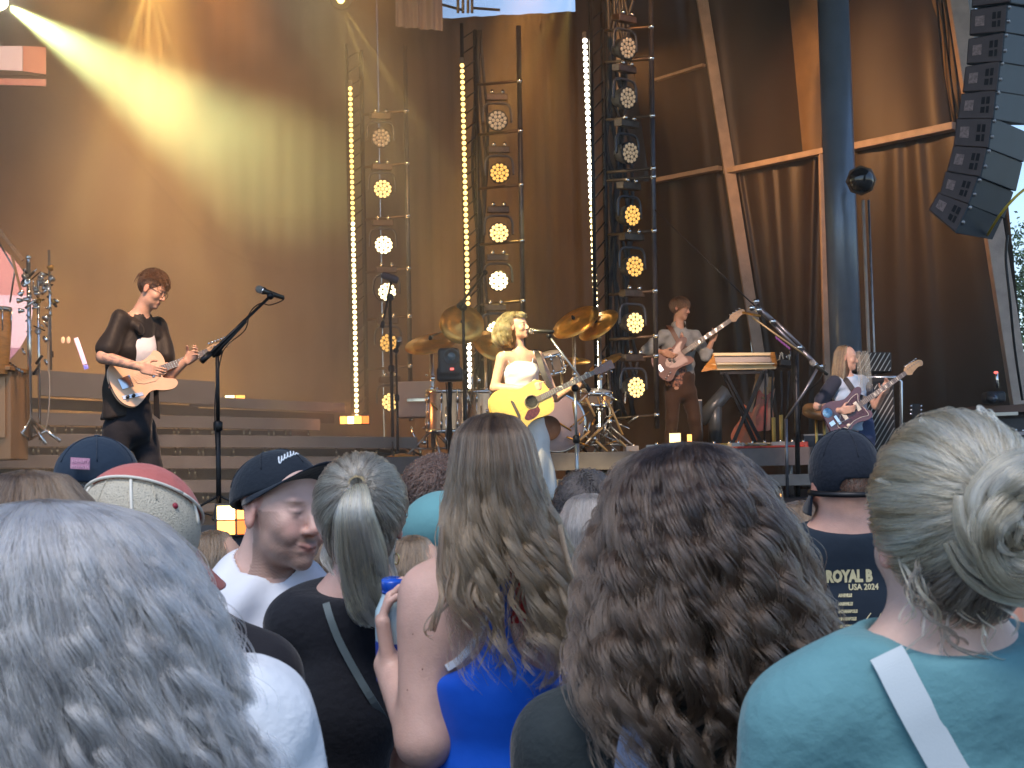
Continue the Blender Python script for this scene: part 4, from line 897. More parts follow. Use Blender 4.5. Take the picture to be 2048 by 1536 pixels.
cymbal('wide dark cymbal low behind the lamp, seen edge-on', 862, 684, 14.8, .27, .5, -.3, 866, 14.8)
cymbal('shaded cymbal behind the singer\'s shoulder', 985, 690, 15.3, .22, .9, .6, 975, 15.2)
cymbal('large tilted cymbal right of the singer\'s microphone', 1150, 642, 15.0, .26, .75, -.7, 1153, 14.9)
cymbal('overlapping tilted cymbal nearest the right tower', 1195, 648, 14.9, .23, .8, -.8, 1205, 15.0)
cymbal('small splash cymbal above the snare', 1150, 719, 15.2, .16, .3, .1, 1128, 15.2)
cymbal('thin hi-hat cymbal behind the guitar headstock', 1210, 722, 15.3, .19, .55, -1.0, 1222, 15.3)
# hardware thicket around the kit
hw = root('drum_hardware', 'tangle of shiny pedals, rods and clamps around the drum kit', 'drum hardware', zpx(1180, ZR, 14.7)); rr = random.Random(12)
for i in range(46):
    x = rr.choice((rr.uniform(825, 1000), rr.uniform(1125, 1265))); y = rr.uniform(800, 905); d = rr.uniform(14.5, 15.1); a = W(x, y, d); L_ = rr.uniform(.06, .28); t = rr.uniform(-1.2, 1.2)
    e = a+V(math.sin(t)*L_, rr.uniform(-.1, .1), math.cos(t)*L_); e.z = max(e.z, ZR+.01); a.z = max(a.z, ZR+.01)
    MB().tube([a, e], rr.uniform(.004, .012), 6).build('rod', rr.choice((m_steel, m_chrome, m_brass, m_steel)), hw)
for i in range(22):
    x = rr.choice((rr.uniform(840, 990), rr.uniform(1130, 1250))); a = W(x, rr.uniform(730, 905), rr.uniform(14.5, 15.0)); a.z = max(a.z, ZR+.02); MB().ell(a, (rr.uniform(.012, .025), .015, rr.uniform(.012, .03)), nu=8, nv=6).build('wing_nut', m_chrome, hw)
for (x, y, x1, y1) in ((1172, 796, 1190, 833), (1215, 800, 1245, 870), (1183, 875, 1205, 855), (1150, 890, 1180, 862), (1238, 880, 1262, 903), (1192, 882, 1215, 903)):
    MB().tube([W(x, y, 14.5), W(x1, y1, 14.5)], .012, 6).build('stick', mat('stick', (.6, .36, .14), .5), hw)
for k, (x, y, w_, h_) in enumerate(((832, 800, .24, .2), (985, 838, .16, .22))):
    r2 = root('flight_case', ['pale case behind the kit left of the floor tom', 'small brown case behind the kit by the bass drum'][k], 'case', W(x, y+h_*100, 15.9)); MB().box(W(x, y, 15.9), (w_*1.5, .4, h_*1.9)).build('box', [mat('pale_case', (.4, .37, .36), .6), mat('brown_case', (.2, .12, .06), .6)][k], r2, bevel=.01)
    MB().box(W(x, y, 15.66), (w_*.8, .02, .03)).build('handle', m_chrome, r2)
# little brass dish in front
rt = root('foot_pedal', 'low gold dish-shaped stand foot on the platform edge', 'stand', W(803, 908, 14.2)); MB().lathe([(0, .04), (.03, .035), (.14, .01), (.15, 0), (0, 0)], zpx(803, ZR, 14.4), n=24).build('dish', m_brass, rt)

# --- keyboard on X stand
ko = root('organ', 'cream vintage organ with wooden cheeks on a black X stand', 'keyboard', zpx(1475, ZR, 15.0)); D = 15.0
q = lambda x, y, dd=0: W(x, y, D+dd)
m_wood = mat('honey_wood', (.5, .22, .05), .35, var=.25, vscale=14, stretch=(1, 1, 5), coat=.3); m_crm = mat('cream_case', (.78, .62, .36), .4)
cs = [q(1405, 741), q(1556, 738), q(1556, 728), q(1424, 727)]
MB()._add([q(1404, 741), q(1552, 738), q(1552, 729), q(1418, 728)]+[q(1424, 728, .35), q(1560, 726, .35), q(1560, 718, .35), q(1430, 720, .35)], [(0, 1, 2, 3), (4, 7, 6, 5), (0, 4, 5, 1), (3, 2, 6, 7), (0, 3, 7, 4), (1, 5, 6, 2)], False).build('case_base', m_crm, ko, bevel=.004)
MB()._add([q(1426, 725, .1), q(1543, 724, .1), q(1543, 712, .14), q(1427, 712, .14)]+[q(1428, 722, .4), q(1543, 720, .4), q(1545, 706, .4), q(1427, 707, .4)], [(0, 1, 2, 3), (4, 7, 6, 5), (0, 4, 5, 1), (3, 2, 6, 7), (0, 3, 7, 4), (1, 5, 6, 2)], False).build('rear_panel', mat('grey_panel', (.42, .38, .36), .4), ko, bevel=.004)
MB().bar(q(1425, 709, .12), q(1545, 708, .12), .03, .03).build('top_rail', m_crm, ko, bevel=.003)
MB()._add([q(1402, 744, -.03), q(1434, 738, -.03), q(1427, 706, .1), q(1423, 716, .05), q(1408, 734, -.03)]+[q(1402, 744, .02), q(1434, 738, .02), q(1427, 706, .15), q(1423, 716, .1), q(1408, 734, .02)], [(0, 1, 2, 3, 4), (9, 8, 7, 6, 5), (0, 5, 6, 1), (1, 6, 7, 2), (2, 7, 8, 3), (3, 8, 9, 4), (4, 9, 5, 0)], False).build('side_cheek', m_wood, ko)
MB().bar(q(1550, 731, -.01), q(1545, 707, .13), .05, .05).build('side_cheek', m_wood, ko, bevel=.01)
kb = MB()
for i in range(44): kb.box(q(1434+i*2.6, 728.6-.02*i, -.02), (.0115, .12, .012))
kb.build('keys', mat('ivory', (.75, .68, .5), .3), ko)
for (x0, y0, x1, y1) in ((1447, 748, 1512, 890), (1528, 748, 1462, 893)): MB().bar(q(x0, y0, .2), q(x1, y1, .2), .05, .035).build('stand_leg', m_black, ko, bevel=.004)
for (x0, y0, x1, y1) in ((1450, 745, 1520, 880), (1524, 745, 1470, 880)): MB().bar(q(x0, y0, -.15), q(x1, y1, -.15), .04, .03).build('stand_leg', m_black, ko, bevel=.004)
MB().bar(q(1440, 746, .05), q(1535, 744, .05), .03).build('stand_top', m_black, ko)
sy = root('synth_module', 'small dark synthesizer module tilted beside the organ', 'keyboard', q(1575, 730)); MB().box(q(1572, 728, .05), (.17, .3, .06), Matrix.Rotation(.15, 3, 'Y')).build('case', m_dark, sy, bevel=.008)
rr = random.Random(3)
for i in range(9): MB().tube([q(1555+i*4, 720, -.05), q(1553+i*4+rr.uniform(-4, 4), 706+rr.uniform(-3, 5), -.05), q(1560+i*3, 712, .05)], .007, 5).build('patch_lead', rr.choice((m_chrome, m_dark, m_cream)), sy)
tp = root('pole', 'tall black equipment pole right of the organ', 'stand', zpx(1592, ZR, 14.6)); b = zpx(1595, ZR, 14.6); MB().tube([b, V(b.x, b.y, W(1590, 700, 14.6).z)], .035, 10).build('shaft', m_black, tp)
MB().tube([zpx(1596, ZS, 13.2), W(1592, 690, 13.2)], .022, 8).build('front_shaft', m_black, tp)
for i in range(4): MB().tube([W(1530+i*16, 742, 14.9), W(1533+i*14+rr.uniform(-4, 4), 800, 14.9), W(1528+i*15, 890, 14.9)], .011, 6).build('cable', m_dark, tp)
# boom of big stand rising to the upper left
bs = root('boom_stand', 'heavy grey boom arm slanting down to the right guitarist', 'mic stand', W(1640, 740, 12.9)); m_bm = mat('boom_grey', (.17, .17, .19), .35, .7)
MB().tube([W(1512, 612, 12.9), W(1548, 645, 12.9)], .024, 10).build('arm', m_bm, bs)
for k in (-1, 1): MB().tube([W(1548+k*2, 645-k*3, 12.9), W(1605+k*3, 702-k*3, 12.9)], .016, 8).build('twin_arm', m_bm, bs)
MB().tube([W(1600, 697, 12.9), W(1640, 737, 12.9)], .02, 8).build('arm', m_bm, bs)
for x, y in ((1512, 603), (1503, 616), (1517, 620), (1545, 643), (1598, 695), (1640, 733)): MB().ell(W(x, y, 12.85), (.03, .025, .025), nu=10, nv=6).build('knob', m_chrome, bs)
MB().tube([W(1510, 612, 12.9), W(1470, 575, 12.95), W(1310, 420, 13.5)], .006, 5).build('guy_wire', m_black, bs)
MB().tube([W(1505, 635, 12.8), W(1612, 712, 12.8)], .009, 6).build('rod', mat('tan_rod', (.5, .34, .16), .4, .6), bs)
MB().tube([W(1486, 625, 13.2), W(1520, 632, 13.0)], .012, 6).build('rod', m_brass, bs)
b = zpx(1640, ZS, 12.7); MB().tube([W(1572, 838, 12.9), W(1608, 785, 12.9), W(1636, 735, 12.9)], [.012, .014, .012], 8).build('strut', m_bm, bs)
MB().tube([zpx(1575, ZS, 12.9), W(1572, 838, 12.9)], .014, 8).build('strut', m_bm, bs)
mic(W(1620, 722, 12.6), W(1642, 739, 12.6)-W(1620, 722, 12.6), '', 'brass-coloured microphone hanging at the lower end of the grey boom', L_=.19)
cable('cable drooping from the brass microphone', [W(1645, 740, 12.6), W(1650, 730, 12.6), W(1640, 760, 12.6), W(1610, 790, 12.7), W(1600, 840, 12.8)], .006)
rr = random.Random(8)
ps = root('pick_holder', 'row of small purple picks clipped on the boom rod', 'pick holder', W(1565, 680, 12.78))
for i in range(6): MB().box(W(1553+i*5, 676+i*4, 12.76), (.016, .01, .028), Matrix.Rotation(-.5, 3, 'Y')).build('pick', mat('purple', (.16, .03, .18), .4), ps, bevel=.003)
# amp head and cabinet with diagonal silver stripes
def amp(name, lab, x0, y0, x1, y1, d, dep, tilt=0.):
    p = [W(x0, y1, d), W(x1, y1, d), W(x1, y0, d), W(x0, y0, d)]; rt = root(name, lab, 'amplifier', p[0].lerp(p[1], .5)); ux = (p[1]-p[0]); w = ux.length; ux.normalize(); uy = V(0, 0, 1); h = (p[3]-p[0]).length; n = ux.cross(uy).normalized()
    MB().box(p[0]+ux*w/2+uy*h/2-n*dep/2, (w, dep, h), Matrix((ux, -n, uy)).transposed()).build('cabinet', m_dark, rt, bevel=.012)
    MB().box(p[0]+ux*w/2+uy*h/2+n*.003, (w*.92, .012, h*.9), Matrix((ux, -n, uy)).transposed()).build('grille_cloth', mat('grille_black', (.025, .022, .022), .8), rt)
    mb = MB(); s_ = .045; a0, a1, b0, b1 = w*.04, w*.96, h*.05, h*.95; k = -h*1.2
    while k < w*1.1:
        pts = []
        for t in (b0, b1):
            x = k+t*.62; pts.append([x, t])
        (xa_, ya_), (xb_, yb_) = pts
        if xb_ > a0 and xa_ < a1:
            if xa_ < a0: ya_ += (a0-xa_)/.62; xa_ = a0
            if xb_ > a1: yb_ -= (xb_-a1)/.62; xb_ = a1
            if yb_ > ya_: mb.bar(p[0]+ux*xa_+uy*ya_+n*.011, p[0]+ux*xb_+uy*yb_+n*.011, .0075, .003, up=n)
        k += s_
    mb.build('stripes', mat('silver_thread', (.5, .47, .42), .4, .4), rt)
    return rt, p, ux, uy, n, w, h
amp('guitar_amplifier', 'black amplifier head with diagonal stripes on top of the tall cabinet', 1712, 704, 1784, 744, 14.3, .3)
rt, p, ux, uy, n, w, h = amp('speaker_cabinet', 'tall black speaker cabinet with diagonal silver stripes and chrome rails', 1722, 757, 1796, 985, 14.1, .4)
MB().tube([p[1]+ux*.02+n*.03, p[2]+ux*.02+n*.03-uy*.03, p[2]-ux*.03+n*.03+uy*.01, p[3]+n*.03+uy*.01], .017, 8).build('rail', mat('rail', (.6, .63, .65), .25, .9), rt)
# small round chrome mic / headstock right of cabinet
rt = root('rack_guitar', 'guitar headstock with chrome pegs poking above the crowd, right of the cabinet', 'guitar', W(1832, 835, 13.6)); MB().prism([(-.04, -.1), (.04, -.1), (.035, .08), (-.035, .08)], W(1832, 825, 13.6), _R, V(0, 0, 1), .02).build('headstock', m_black, rt)
[MB().ell(W(1832+sx_*10, 812+k*8, 13.55), (.012, .012, .012), nu=8, nv=6).build('tuner', m_chrome, rt) for k in range(3) for sx_ in (-1, 1)]
MB().tube([W(1832, 840, 13.6), zpx(1832, ZS, 13.6)], .02, 6).build('neck', m_rose, rt)
# --- guitars on a rack behind the keyboard, bits on the floor
def hung(lab, x0, y0, x1, y1, d, col, w=.12):
    a, b = W(x0, y0, d), W(x1, y1, d); u = (a-b).normalized(); n = (CAM-b).normalized(); s_ = u.cross(n).normalized(); rt = root('guitar', lab, 'guitar', b, 'spare guitars on the rack')
    MB().prism(smooth2d([(-w, 0), (-w*.9, .1), (-w*.6, .2), (-w*.75, .3), (-w*.7, .36), (-.02, .33), (.03, .34), (w*.6, .4), (w*.5, .28), (w*.6, .2), (w*.9, .1), (w, 0), (w*.5, -.05), (-w*.5, -.05)], 3), b, s_, u, .04, .005).build('body', mat(lab[:9].replace(' ', '_'), col, .3, coat=.4), rt)
    MB().bar(b+u*.3+n*.045, a, .045, .02, up=n).build('neck', m_maple, rt); MB().bar(a, a+u*.14, .06, .02, up=n).build('headstock', m_maple, rt); return rt
hung('orange electric guitar leaning under the organ', 1515, 758, 1487, 880, 15.4, (.55, .1, .02), .13)
hung('red electric guitar leaning behind the orange one', 1527, 800, 1512, 850, 15.7, (.45, .03, .02), .1)
hung('pale pink guitar low behind the stand legs', 1540, 780, 1530, 850, 15.8, (.55, .28, .22), .08)
for k, (x, y0, y1) in enumerate(((1547, 835, 893), (1562, 830, 888))):
    r2 = root('drum_stick_holder', ['left yellow tube standing under the equipment pole', 'right yellow tube standing under the equipment pole'][k], 'tube', W(x, y1, 14.8)); MB().tube([W(x, y0, 14.8), W(x+1, y1, 14.8)], .02, 10).build('tube', mat('yellow_tube', (.6, .4, .1), .4), r2); MB().ell(W(x, y1-3, 14.8), (.024, .024, .03), nu=8, nv=6).build('tip', m_cream, r2)
rr = random.Random(21); names = [('effects_pedal', 'effects pedal'), ('cable_coil', 'cable'), ('bottle', 'bottle')]
cl = [(.5, .06, .04), (.6, .4, .08), (.4, .36, .33), (.1, .1, .12), (.05, .05, .06), (.55, .5, .45), (.5, .18, .08)]
pos = [('orange', 1424, 896), ('yellow', 1455, 893), ('cream', 1472, 897), ('amber', 1500, 903), ('yellow taped', 1525, 902), ('grey', 1556, 903), ('dark', 1580, 900), ('red', 1603, 905), ('silver', 1308, 900), ('pale', 1262, 908)]
cmap = dict(orange=cl[6], yellow=cl[1], cream=cl[5], amber=(.6, .3, .05), grey=cl[2], dark=cl[3], red=cl[0], silver=(.5, .5, .5), pale=(.5, .42, .38)); cmap['yellow taped'] = (.65, .45, .05)
for nm, x, y in pos:
    c = zpx(x, ZR+.02, 14.15+rr.random()*.4); r2 = root('effects_pedal', '%s little effects pedal on the platform edge by the keyboard side' % nm if x > 1400 else '%s small box on the platform edge near the right tower' % nm, 'effects pedal', c)
    MB().box(c+V(0, 0, .01), (.13, .11, .06), Matrix.Rotation(rr.uniform(-.4, .4), 3, 'Z')).build('case', mat('pedal_'+nm.replace(' ', '_'), cmap[nm], .4), r2, bevel=.006)
    MB().lathe([(0, .02), (.012, .02), (.012, 0)], c+V(.02, -.02, .04), n=10).build('switch', m_chrome, r2)
cable('red cable lying along the platform edge under the keyboard', [zpx(1440+i*14, ZR+.012, 14.05+.06*math.sin(i*1.3)) for i in range(13)], .012, mat('red_rubber', (.5, .05, .04), .5))
cable('pale curled cables heaped beneath the organ', [zpx(1465+i*5+8*math.sin(i*2.2), ZR+.02+.03*abs(math.sin(i)), 14.3+.12*math.cos(i*1.9)) for i in range(18)], .011, mat('pale_rubber', (.5, .42, .34), .5))
# dark blue flight cases behind bassist & keys
for k, (x0, y0, x1, y1, d) in enumerate(((1600, 868, 1650, 905, 14.8), (1385, 800, 1400, 880, 16.9))):
    r2 = root('flight_case', ['low navy case between the pole and the right guitarist', 'narrow dark case behind the bassist'][k], 'case', W(x0, y1, d)); a, b = W(x0, y1, d), W(x1, y0, d)
    MB().box((a+b)/2, (abs(b.x-a.x), .4, abs(b.z-a.z))).build('box', mat('navy_case', (.02, .035, .06), .4), r2, bevel=.012); MB().bar(V(a.x, a.y-.21, b.z-.01), V(b.x, a.y-.21, b.z-.01), .015).build('edging', m_alu, r2)
cw = root('grey_ducting', 'blue-grey angled steel brace leaning behind the organ stand', 'brace', W(1420, 880, 17.2))
MB().tube([W(1400, 842, 17.2), W(1455, 780, 17.2)], .085, 14).build('tube', mat('slate', (.09, .11, .13), .35, .3), cw); MB().tube([W(1430, 885, 17.2), W(1430, 800, 17.2)], .08, 14).build('tube', mat('slate'), cw)
# stool beside the right guitarist
stl = root('stool', 'brass-legged stool with a brown seat left of the right guitarist', 'stool', zpx(1648, ZS, 14.0)); c = W(1640, 822, 14.0)
MB().lathe([(0, .03), (.15, .03), (.17, .0), (.16, -.05), (0, -.06)], c, (.15, -.35, 1), 24).build('seat', mat('brown_leather', (.25, .13, .05), .4), stl)
for x in (1632, 1648, 1660): MB().tube([W(x, 828, 14.0), zpx(x+4, ZS, 14.1)], .014, 8).build('leg', mat('brass_leg', (.6, .42, .12), .3, .9), stl)
# --- right edge: rack cases with a small moving light on top
rk = root('equipment_rack', 'dark equipment rack with pale horizontal rails at the right edge', 'rack', zpx(2010, ZS, 12.6)); D = 12.6
a, b = W(1952, 1000, D), W(2110, 832, D); MB().box(((a+b)/2)+V(0, .35, 0), (abs(b.x-a.x), .7, abs(b.z-a.z))).build('case', m_dark, rk, bevel=.015)
for y in (868, 882, 896, 905, 930): MB().bar(W(1968, y, D-.02), W(2110, y-3, D-.02), .02, .028).build('rail', mat('rail_pale', (.36, .31, .31), .5, .4), rk)
MB().bar(W(1982, 829, D-.05), W(2036, 827, D-.05), .02, .03).build('fader', m_cream, rk, bevel=.005)
MB().box(W(2030, 820, D+.3), (.9, .7, .06)).build('lid', mat('brown_lid', (.12, .06, .04), .6), rk)
mb = MB(); [MB().ell(W(1990+i*14, 861+rr.uniform(-4, 4), D-.03), (.012, .01, .012), nu=8, nv=6).build('knob', m_chrome, rk) for i in range(6)]
sm_ = root('small_moving_light', 'small black moving light sitting on the rack at right', 'stage light', W(1985, 810, 12.5)); c = W(1987, 795, 12.5)
sobj('head', [('+', 0, ('b', tuple(c), (.085, .08, .05), None, .03)), ('+', .02, ('e', tuple(W(1985, 797, 12.42)), (.055, .04, .045), None))], .006, m_dark, sm_)
MB().lathe([(0, .03), (.02, .028), (.03, .0)], W(1988, 797, 12.36), V(-.1, -1, 0), 16).build('lens', mat('lens_gloss', (.05, .06, .08), .06, coat=1.), sm_)
MB().tube([W(1995, 775, 12.5), W(1993, 745, 12.5)], .012, 6).build('post', m_chrome, sm_); MB().ell(W(1992, 745, 12.5), (.02, .014, .012), nu=8, nv=6).build('red_tip', mat('red_status'), sm_)
mx_ = root('mixing_desk', 'grey mixing desk top half seen over the blonde bun', 'mixer', W(1915, 838, 12.9)); MB().box(W(1915, 838, 12.9)+V(0, .2, -.04), (.5, .4, .1)).build('case', mat('slate'), mx_, bevel=.01)
mb = MB(); [MB().ell(W(1885+i*7, 828+rr.uniform(-3, 5), 12.85), (.01, .01, .012), nu=6, nv=5).build('knob', m_cream, mx_) for i in range(9)]

# --- line array upper right: eight cabinets
m_pa = mat('pa_front', (.06, .04, .037), .6, var=.12, vscale=9); m_pas = mat('pa_side', (.014, .028, .042), .5, var=.15, vscale=3)
fr_ = [  # front face corners: top-left, top-right, bottom-right, bottom-left (pixels)
    ((1946, -40), (2026, -52), (2022, 3), (1942, 12)), ((1940, 22), (2016, 12), (2012, 62), (1938, 68)), ((1936, 80), (2010, 68), (2005, 122), (1932, 126)), ((1930, 136), (2002, 124), (1995, 180), (1924, 182)),
    ((1922, 190), (1994, 182), (1988, 236), (1914, 236)), ((1912, 240), (1986, 238), (1978, 294), (1906, 290)), ((1906, 294), (1976, 298), (1962, 352), (1892, 342)), ((1890, 346), (1958, 356), (1938, 406), (1878, 388)), ((1876, 388), (1940, 410), (1912, 462), (1856, 420))]
ordn = ['top, mostly cropped', 'second', 'third', 'fourth', 'fifth', 'sixth', 'seventh', 'eighth', 'bottom-most']
for i, q4 in enumerate(fr_):
    c4 = (sum(a for a, b in q4)/4, sum(b for a, b in q4)/4); q4 = [(c4[0]+(a-c4[0])*1.0, c4[1]+(b-c4[1])*1.13) for a, b in q4]
    D = 11.9+.012*i; rt = root('array_speaker', '%s cabinet of the hanging curved line array' % ordn[i] if i in (0, 8) else '%s cabinet from the top in the curved line array' % ordn[i], 'loudspeaker', W(*q4[0], D), 'cabinets of the flown line array')
    p = [W(q4[0][0], q4[0][1], D), W(q4[1][0], q4[1][1], D-.12), W(q4[2][0], q4[2][1], D-.12), W(q4[3][0], q4[3][1], D)]
    side = W(q4[1][0]+70, q4[1][1]+ (14 if i < 5 else 30), D+.45)-p[1]
    if i == 8: side = W(1985, 480, D+.45)-p[2]; 
    bk = [v_+side for v_ in p]
    MB()._add(p+bk, [(0, 1, 2, 3), (4, 7, 6, 5), (0, 4, 5, 1), (3, 2, 6, 7), (0, 3, 7, 4), (1, 5, 6, 2)], False).build('cabinet', m_pas, rt, bevel=.008)
    nf = (p[1]-p[0]).cross(p[3]-p[0]).normalized(); nf = -nf if nf.dot(CAM-p[0]) < 0 else nf
    pf = [v_+nf*.004 for v_ in p]; ctr = sum(pf, Vector())/4; pf = [ctr+(v_-ctr)*.94 for v_ in pf]
    MB()._add(pf+[v_+nf*.012 for v_ in pf], [(0, 1, 2, 3), (4, 7, 6, 5), (0, 4, 5, 1), (3, 2, 6, 7), (0, 3, 7, 4), (1, 5, 6, 2)], False).build('front_grille', m_pa, rt, bevel=.006)
    def fq(u, v_): return pf[0].lerp(pf[1], u).lerp(pf[3].lerp(pf[2], u), v_)+nf*.0135
    def patch(u0, v0, u1, v1, nm, mt_, t=.003): MB()._add([fq(u0, v0), fq(u1, v0), fq(u1, v1), fq(u0, v1)]+[fq(*c_)+nf*t for c_ in ((u0, v0), (u1, v0), (u1, v1), (u0, v1))], [(0, 1, 2, 3), (4, 7, 6, 5), (0, 4, 5, 1), (3, 2, 6, 7), (0, 3, 7, 4), (1, 5, 6, 2)], False).build(nm, mt_, rt)
    patch(.14, .3, .4, .7, 'badge', mat('pa_badge', (.2, .13, .11), .5, var=.4, vscale=60))
    for (u0, v0, u1, v1) in ((.62, .22, .72, .48), (.76, .22, .86, .48), (.62, .58, .74, .8), (.78, .56, .86, .8)): patch(u0, v0, u1, v1, 'port', mat('pa_hole', (.01, .01, .012), .9))
    for v_ in (.1, .6): MB().ell(p[1].lerp(p[2], v_)+side*.03, (.02, .02, .02), nu=8, nv=6).build('hinge_pin', m_alu, rt)
cable('yellow strap wrapped round the bottom of the line array', [W(1975, 470, 12.3), W(2000, 430, 12.0), W(2030, 395, 11.9), W(2060, 370, 12.0)], .012, mat('yellow_web', (.6, .42, .05), .6))
cable('twisted yellow and black sling hanging under the line array', [W(2015, 470, 12.2), W(2012, 520, 12.2), W(2020, 600, 12.2), W(2030, 700, 12.3), W(2045, 800, 12.4)], .012, m_black)

# --- percussion rack, conga and cabinet at the left edge
pk = root('percussion_stand', 'tall chrome percussion stand hung with bells and clamps', 'percussion', zpx(62, ZS, 11.3)); D = 11.3
for (x, y0, y1, r_) in ((57, 518, 880, .017), (76, 560, 880, .011), (98, 500, 740, .010)): MB().tube([W(x, y0, D), W(x+4, y1, D)], r_, 10).build('pole', m_chrome, pk)
MB().ell(W(57, 515, D), (.022, .022, .022), nu=10, nv=8).build('finial', m_chrome, pk)
rr = random.Random(31)
for i in range(60):
    x = rr.uniform(44, 112); y = rr.choice((rr.uniform(545, 620), rr.uniform(600, 730), rr.uniform(540, 600))); a = W(x, y, D-rr.uniform(-.08, .1))
    if rr.random() < .5: MB().lathe([(0, 0), (.012, .0), (rr.uniform(.018, .03), .04), (.02, .045), (0, .02)], a, V(rr.uniform(-1, 1), rr.uniform(-1, .2), rr.uniform(-1, 1)), 10).build('bell', rr.choice((m_brass, m_chrome, m_steel)), pk)
    else: MB().tube([a, a+V(rr.uniform(-.08, .08), rr.uniform(-.05, .05), rr.uniform(-.08, .06))], rr.uniform(.004, .011), 6).build('clamp', rr.choice((m_steel, m_chrome, m_black)), pk)
for (a_, b_) in (((62, 838), (120, 882)), ((62, 838), (28, 890)), ((62, 842), (92, 888))): MB().tube([W(*a_, D), W(*b_, D-.1)], .014, 8).build('leg', m_chrome, pk)
for (a_, b_) in (((58, 880), (92, 862)), ((58, 880), (38, 862))): MB().tube([W(*a_, D), W(*b_, D-.1)], .009, 6).build('brace', m_chrome, pk)
for k in range(5): MB().lathe([(0, 0), (.012, 0), (.016, .05), (.01, .06)], W(18+k*6, 735+k*4, D-.2), V(.4, -.8, .5), 8).build('chime', m_chrome, pk)
cable('cream cable dangling from the percussion stand', [W(98, 640, D), W(96, 700, D), W(99, 780, D), W(95, 840, D), W(80, 888, D)], .006, mat('pale_rubber'))
ea = root('easel', 'wooden slanted boom with a hanging tray at the far left', 'percussion', W(30, 600, 11.8)); 
MB().bar(W(0, 462, 11.8), W(46, 520, 11.8), .03).build('arm', m_wood, ea); MB().bar(W(24, 512, 11.8), W(44, 590, 11.8), .05, .02).build('board', m_wood, ea); MB().tube([W(-5, 480, 11.8), W(30, 540, 11.8), W(20, 605, 11.8)], .008, 6).build('rod', m_steel, ea)
cg = root('conga', 'tall wooden conga drum cut by the left edge', 'drum', zpx(-8, ZS+.45, 11.0)); c = W(-8, 690, 11.0); b = W(-8, 742, 11.0)
MB().lathe([(.09, -.22), (.105, -.1), (.118, .1), (.112, .26)], W(-10, 690, 11.0), n=28).build('shell', m_wood, cg); MB().lathe([(.115, .25), (.12, .25), (.12, .28), (.11, .28)], W(-10, 690, 11.0), n=28).build('hoop', m_chrome, cg)
mb = MB(); [mb.tube([W(-10, 690, 11.0)+V(.125*math.cos(a), .125*math.sin(a), .27), W(-10, 690, 11.0)+V(.118*math.cos(a), .118*math.sin(a), .1)], .006, 5) for a in [i*.785 for i in range(8)]]; mb.build('lugs', m_chrome, cg)
wc = root('wooden_cabinet', 'pale wooden cabinet at the left edge under the conga', 'cabinet', zpx(-20, ZS, 11.0)); a, b = W(-90, 895, 11.0), W(20, 742, 11.0)
MB().box(((a+b)/2)+V(0, .2, -.05), (abs(b.x-a.x), .4, abs(b.z-a.z)+.1)).build('carcass', mat('pale_wood', (.45, .24, .11), .5, var=.15, vscale=6, stretch=(1, 1, .2)), wc, bevel=.01); MB().box(W(-40, 738, 11.0)+V(0, .18, 0), (abs(b.x-a.x)+.06, .46, .03)).build('top', m_wood, wc, bevel=.004)
MB().box(W(-15, 815, 11.0)-V(0, .012, 0), (.2, .012, .45)).build('door', mat('pale_wood2', (.55, .3, .14), .45, var=.15, vscale=6, stretch=(1, 1, .2)), wc)
# lens flare-free small lit things behind guitarist
lt = root('small_lamp', 'tilted thin white-violet lit tube behind the left guitarist', 'lamp', W(160, 700, 15)); MB().tube([W(152, 676, 15), W(170, 728, 15)], .022, 8).build('tube', mat('tube_lamp', (.5, .5, .5), emit=(1, .6, .75), estr=1.6, samp=False), lt); MB().tube([W(171, 730, 15), W(173, 738, 15)], .022, 8).build('cap', mat('blue_cap', (.2, .2, .8), emit=(.25, .25, 1), estr=1., samp=False), lt)
for x in (126, 137): MB().ell(W(x, 680, 15), (.02, .02, .035), nu=8, nv=6).build('bulb', mat('tube_lamp2', (.5, .4, .3), emit=(1, .5, .3), estr=1.2, samp=False), lt)
# front fill speaker under the orange lamp
fs_ = root('front_fill_speaker', 'dark mesh-fronted loudspeaker under the orange four-cell lamp', 'loudspeaker', W(465, 1150, 7.6)); a, b = W(405, 1180, 7.6), W(520, 1070, 7.6)
MB().box(((a+b)/2)+V(0, .25, 0), (b.x-a.x, .4, b.z-a.z)).build('cabinet', m_dark, fs_, bevel=.01); MB().box(((a+b)/2)+V(0, .03, 0), ((b.x-a.x)*.94, .02, (b.z-a.z)*.94)).build('grille', mat('mesh_grille', (.05, .055, .07), .5, .3, bump=1., bscale=180), fs_)
MB().box(((a+b)/2)+V(0, .25, -(b.z-a.z)/2-.45), (.2, .2, .9)).build('plinth', m_dark, fs_)
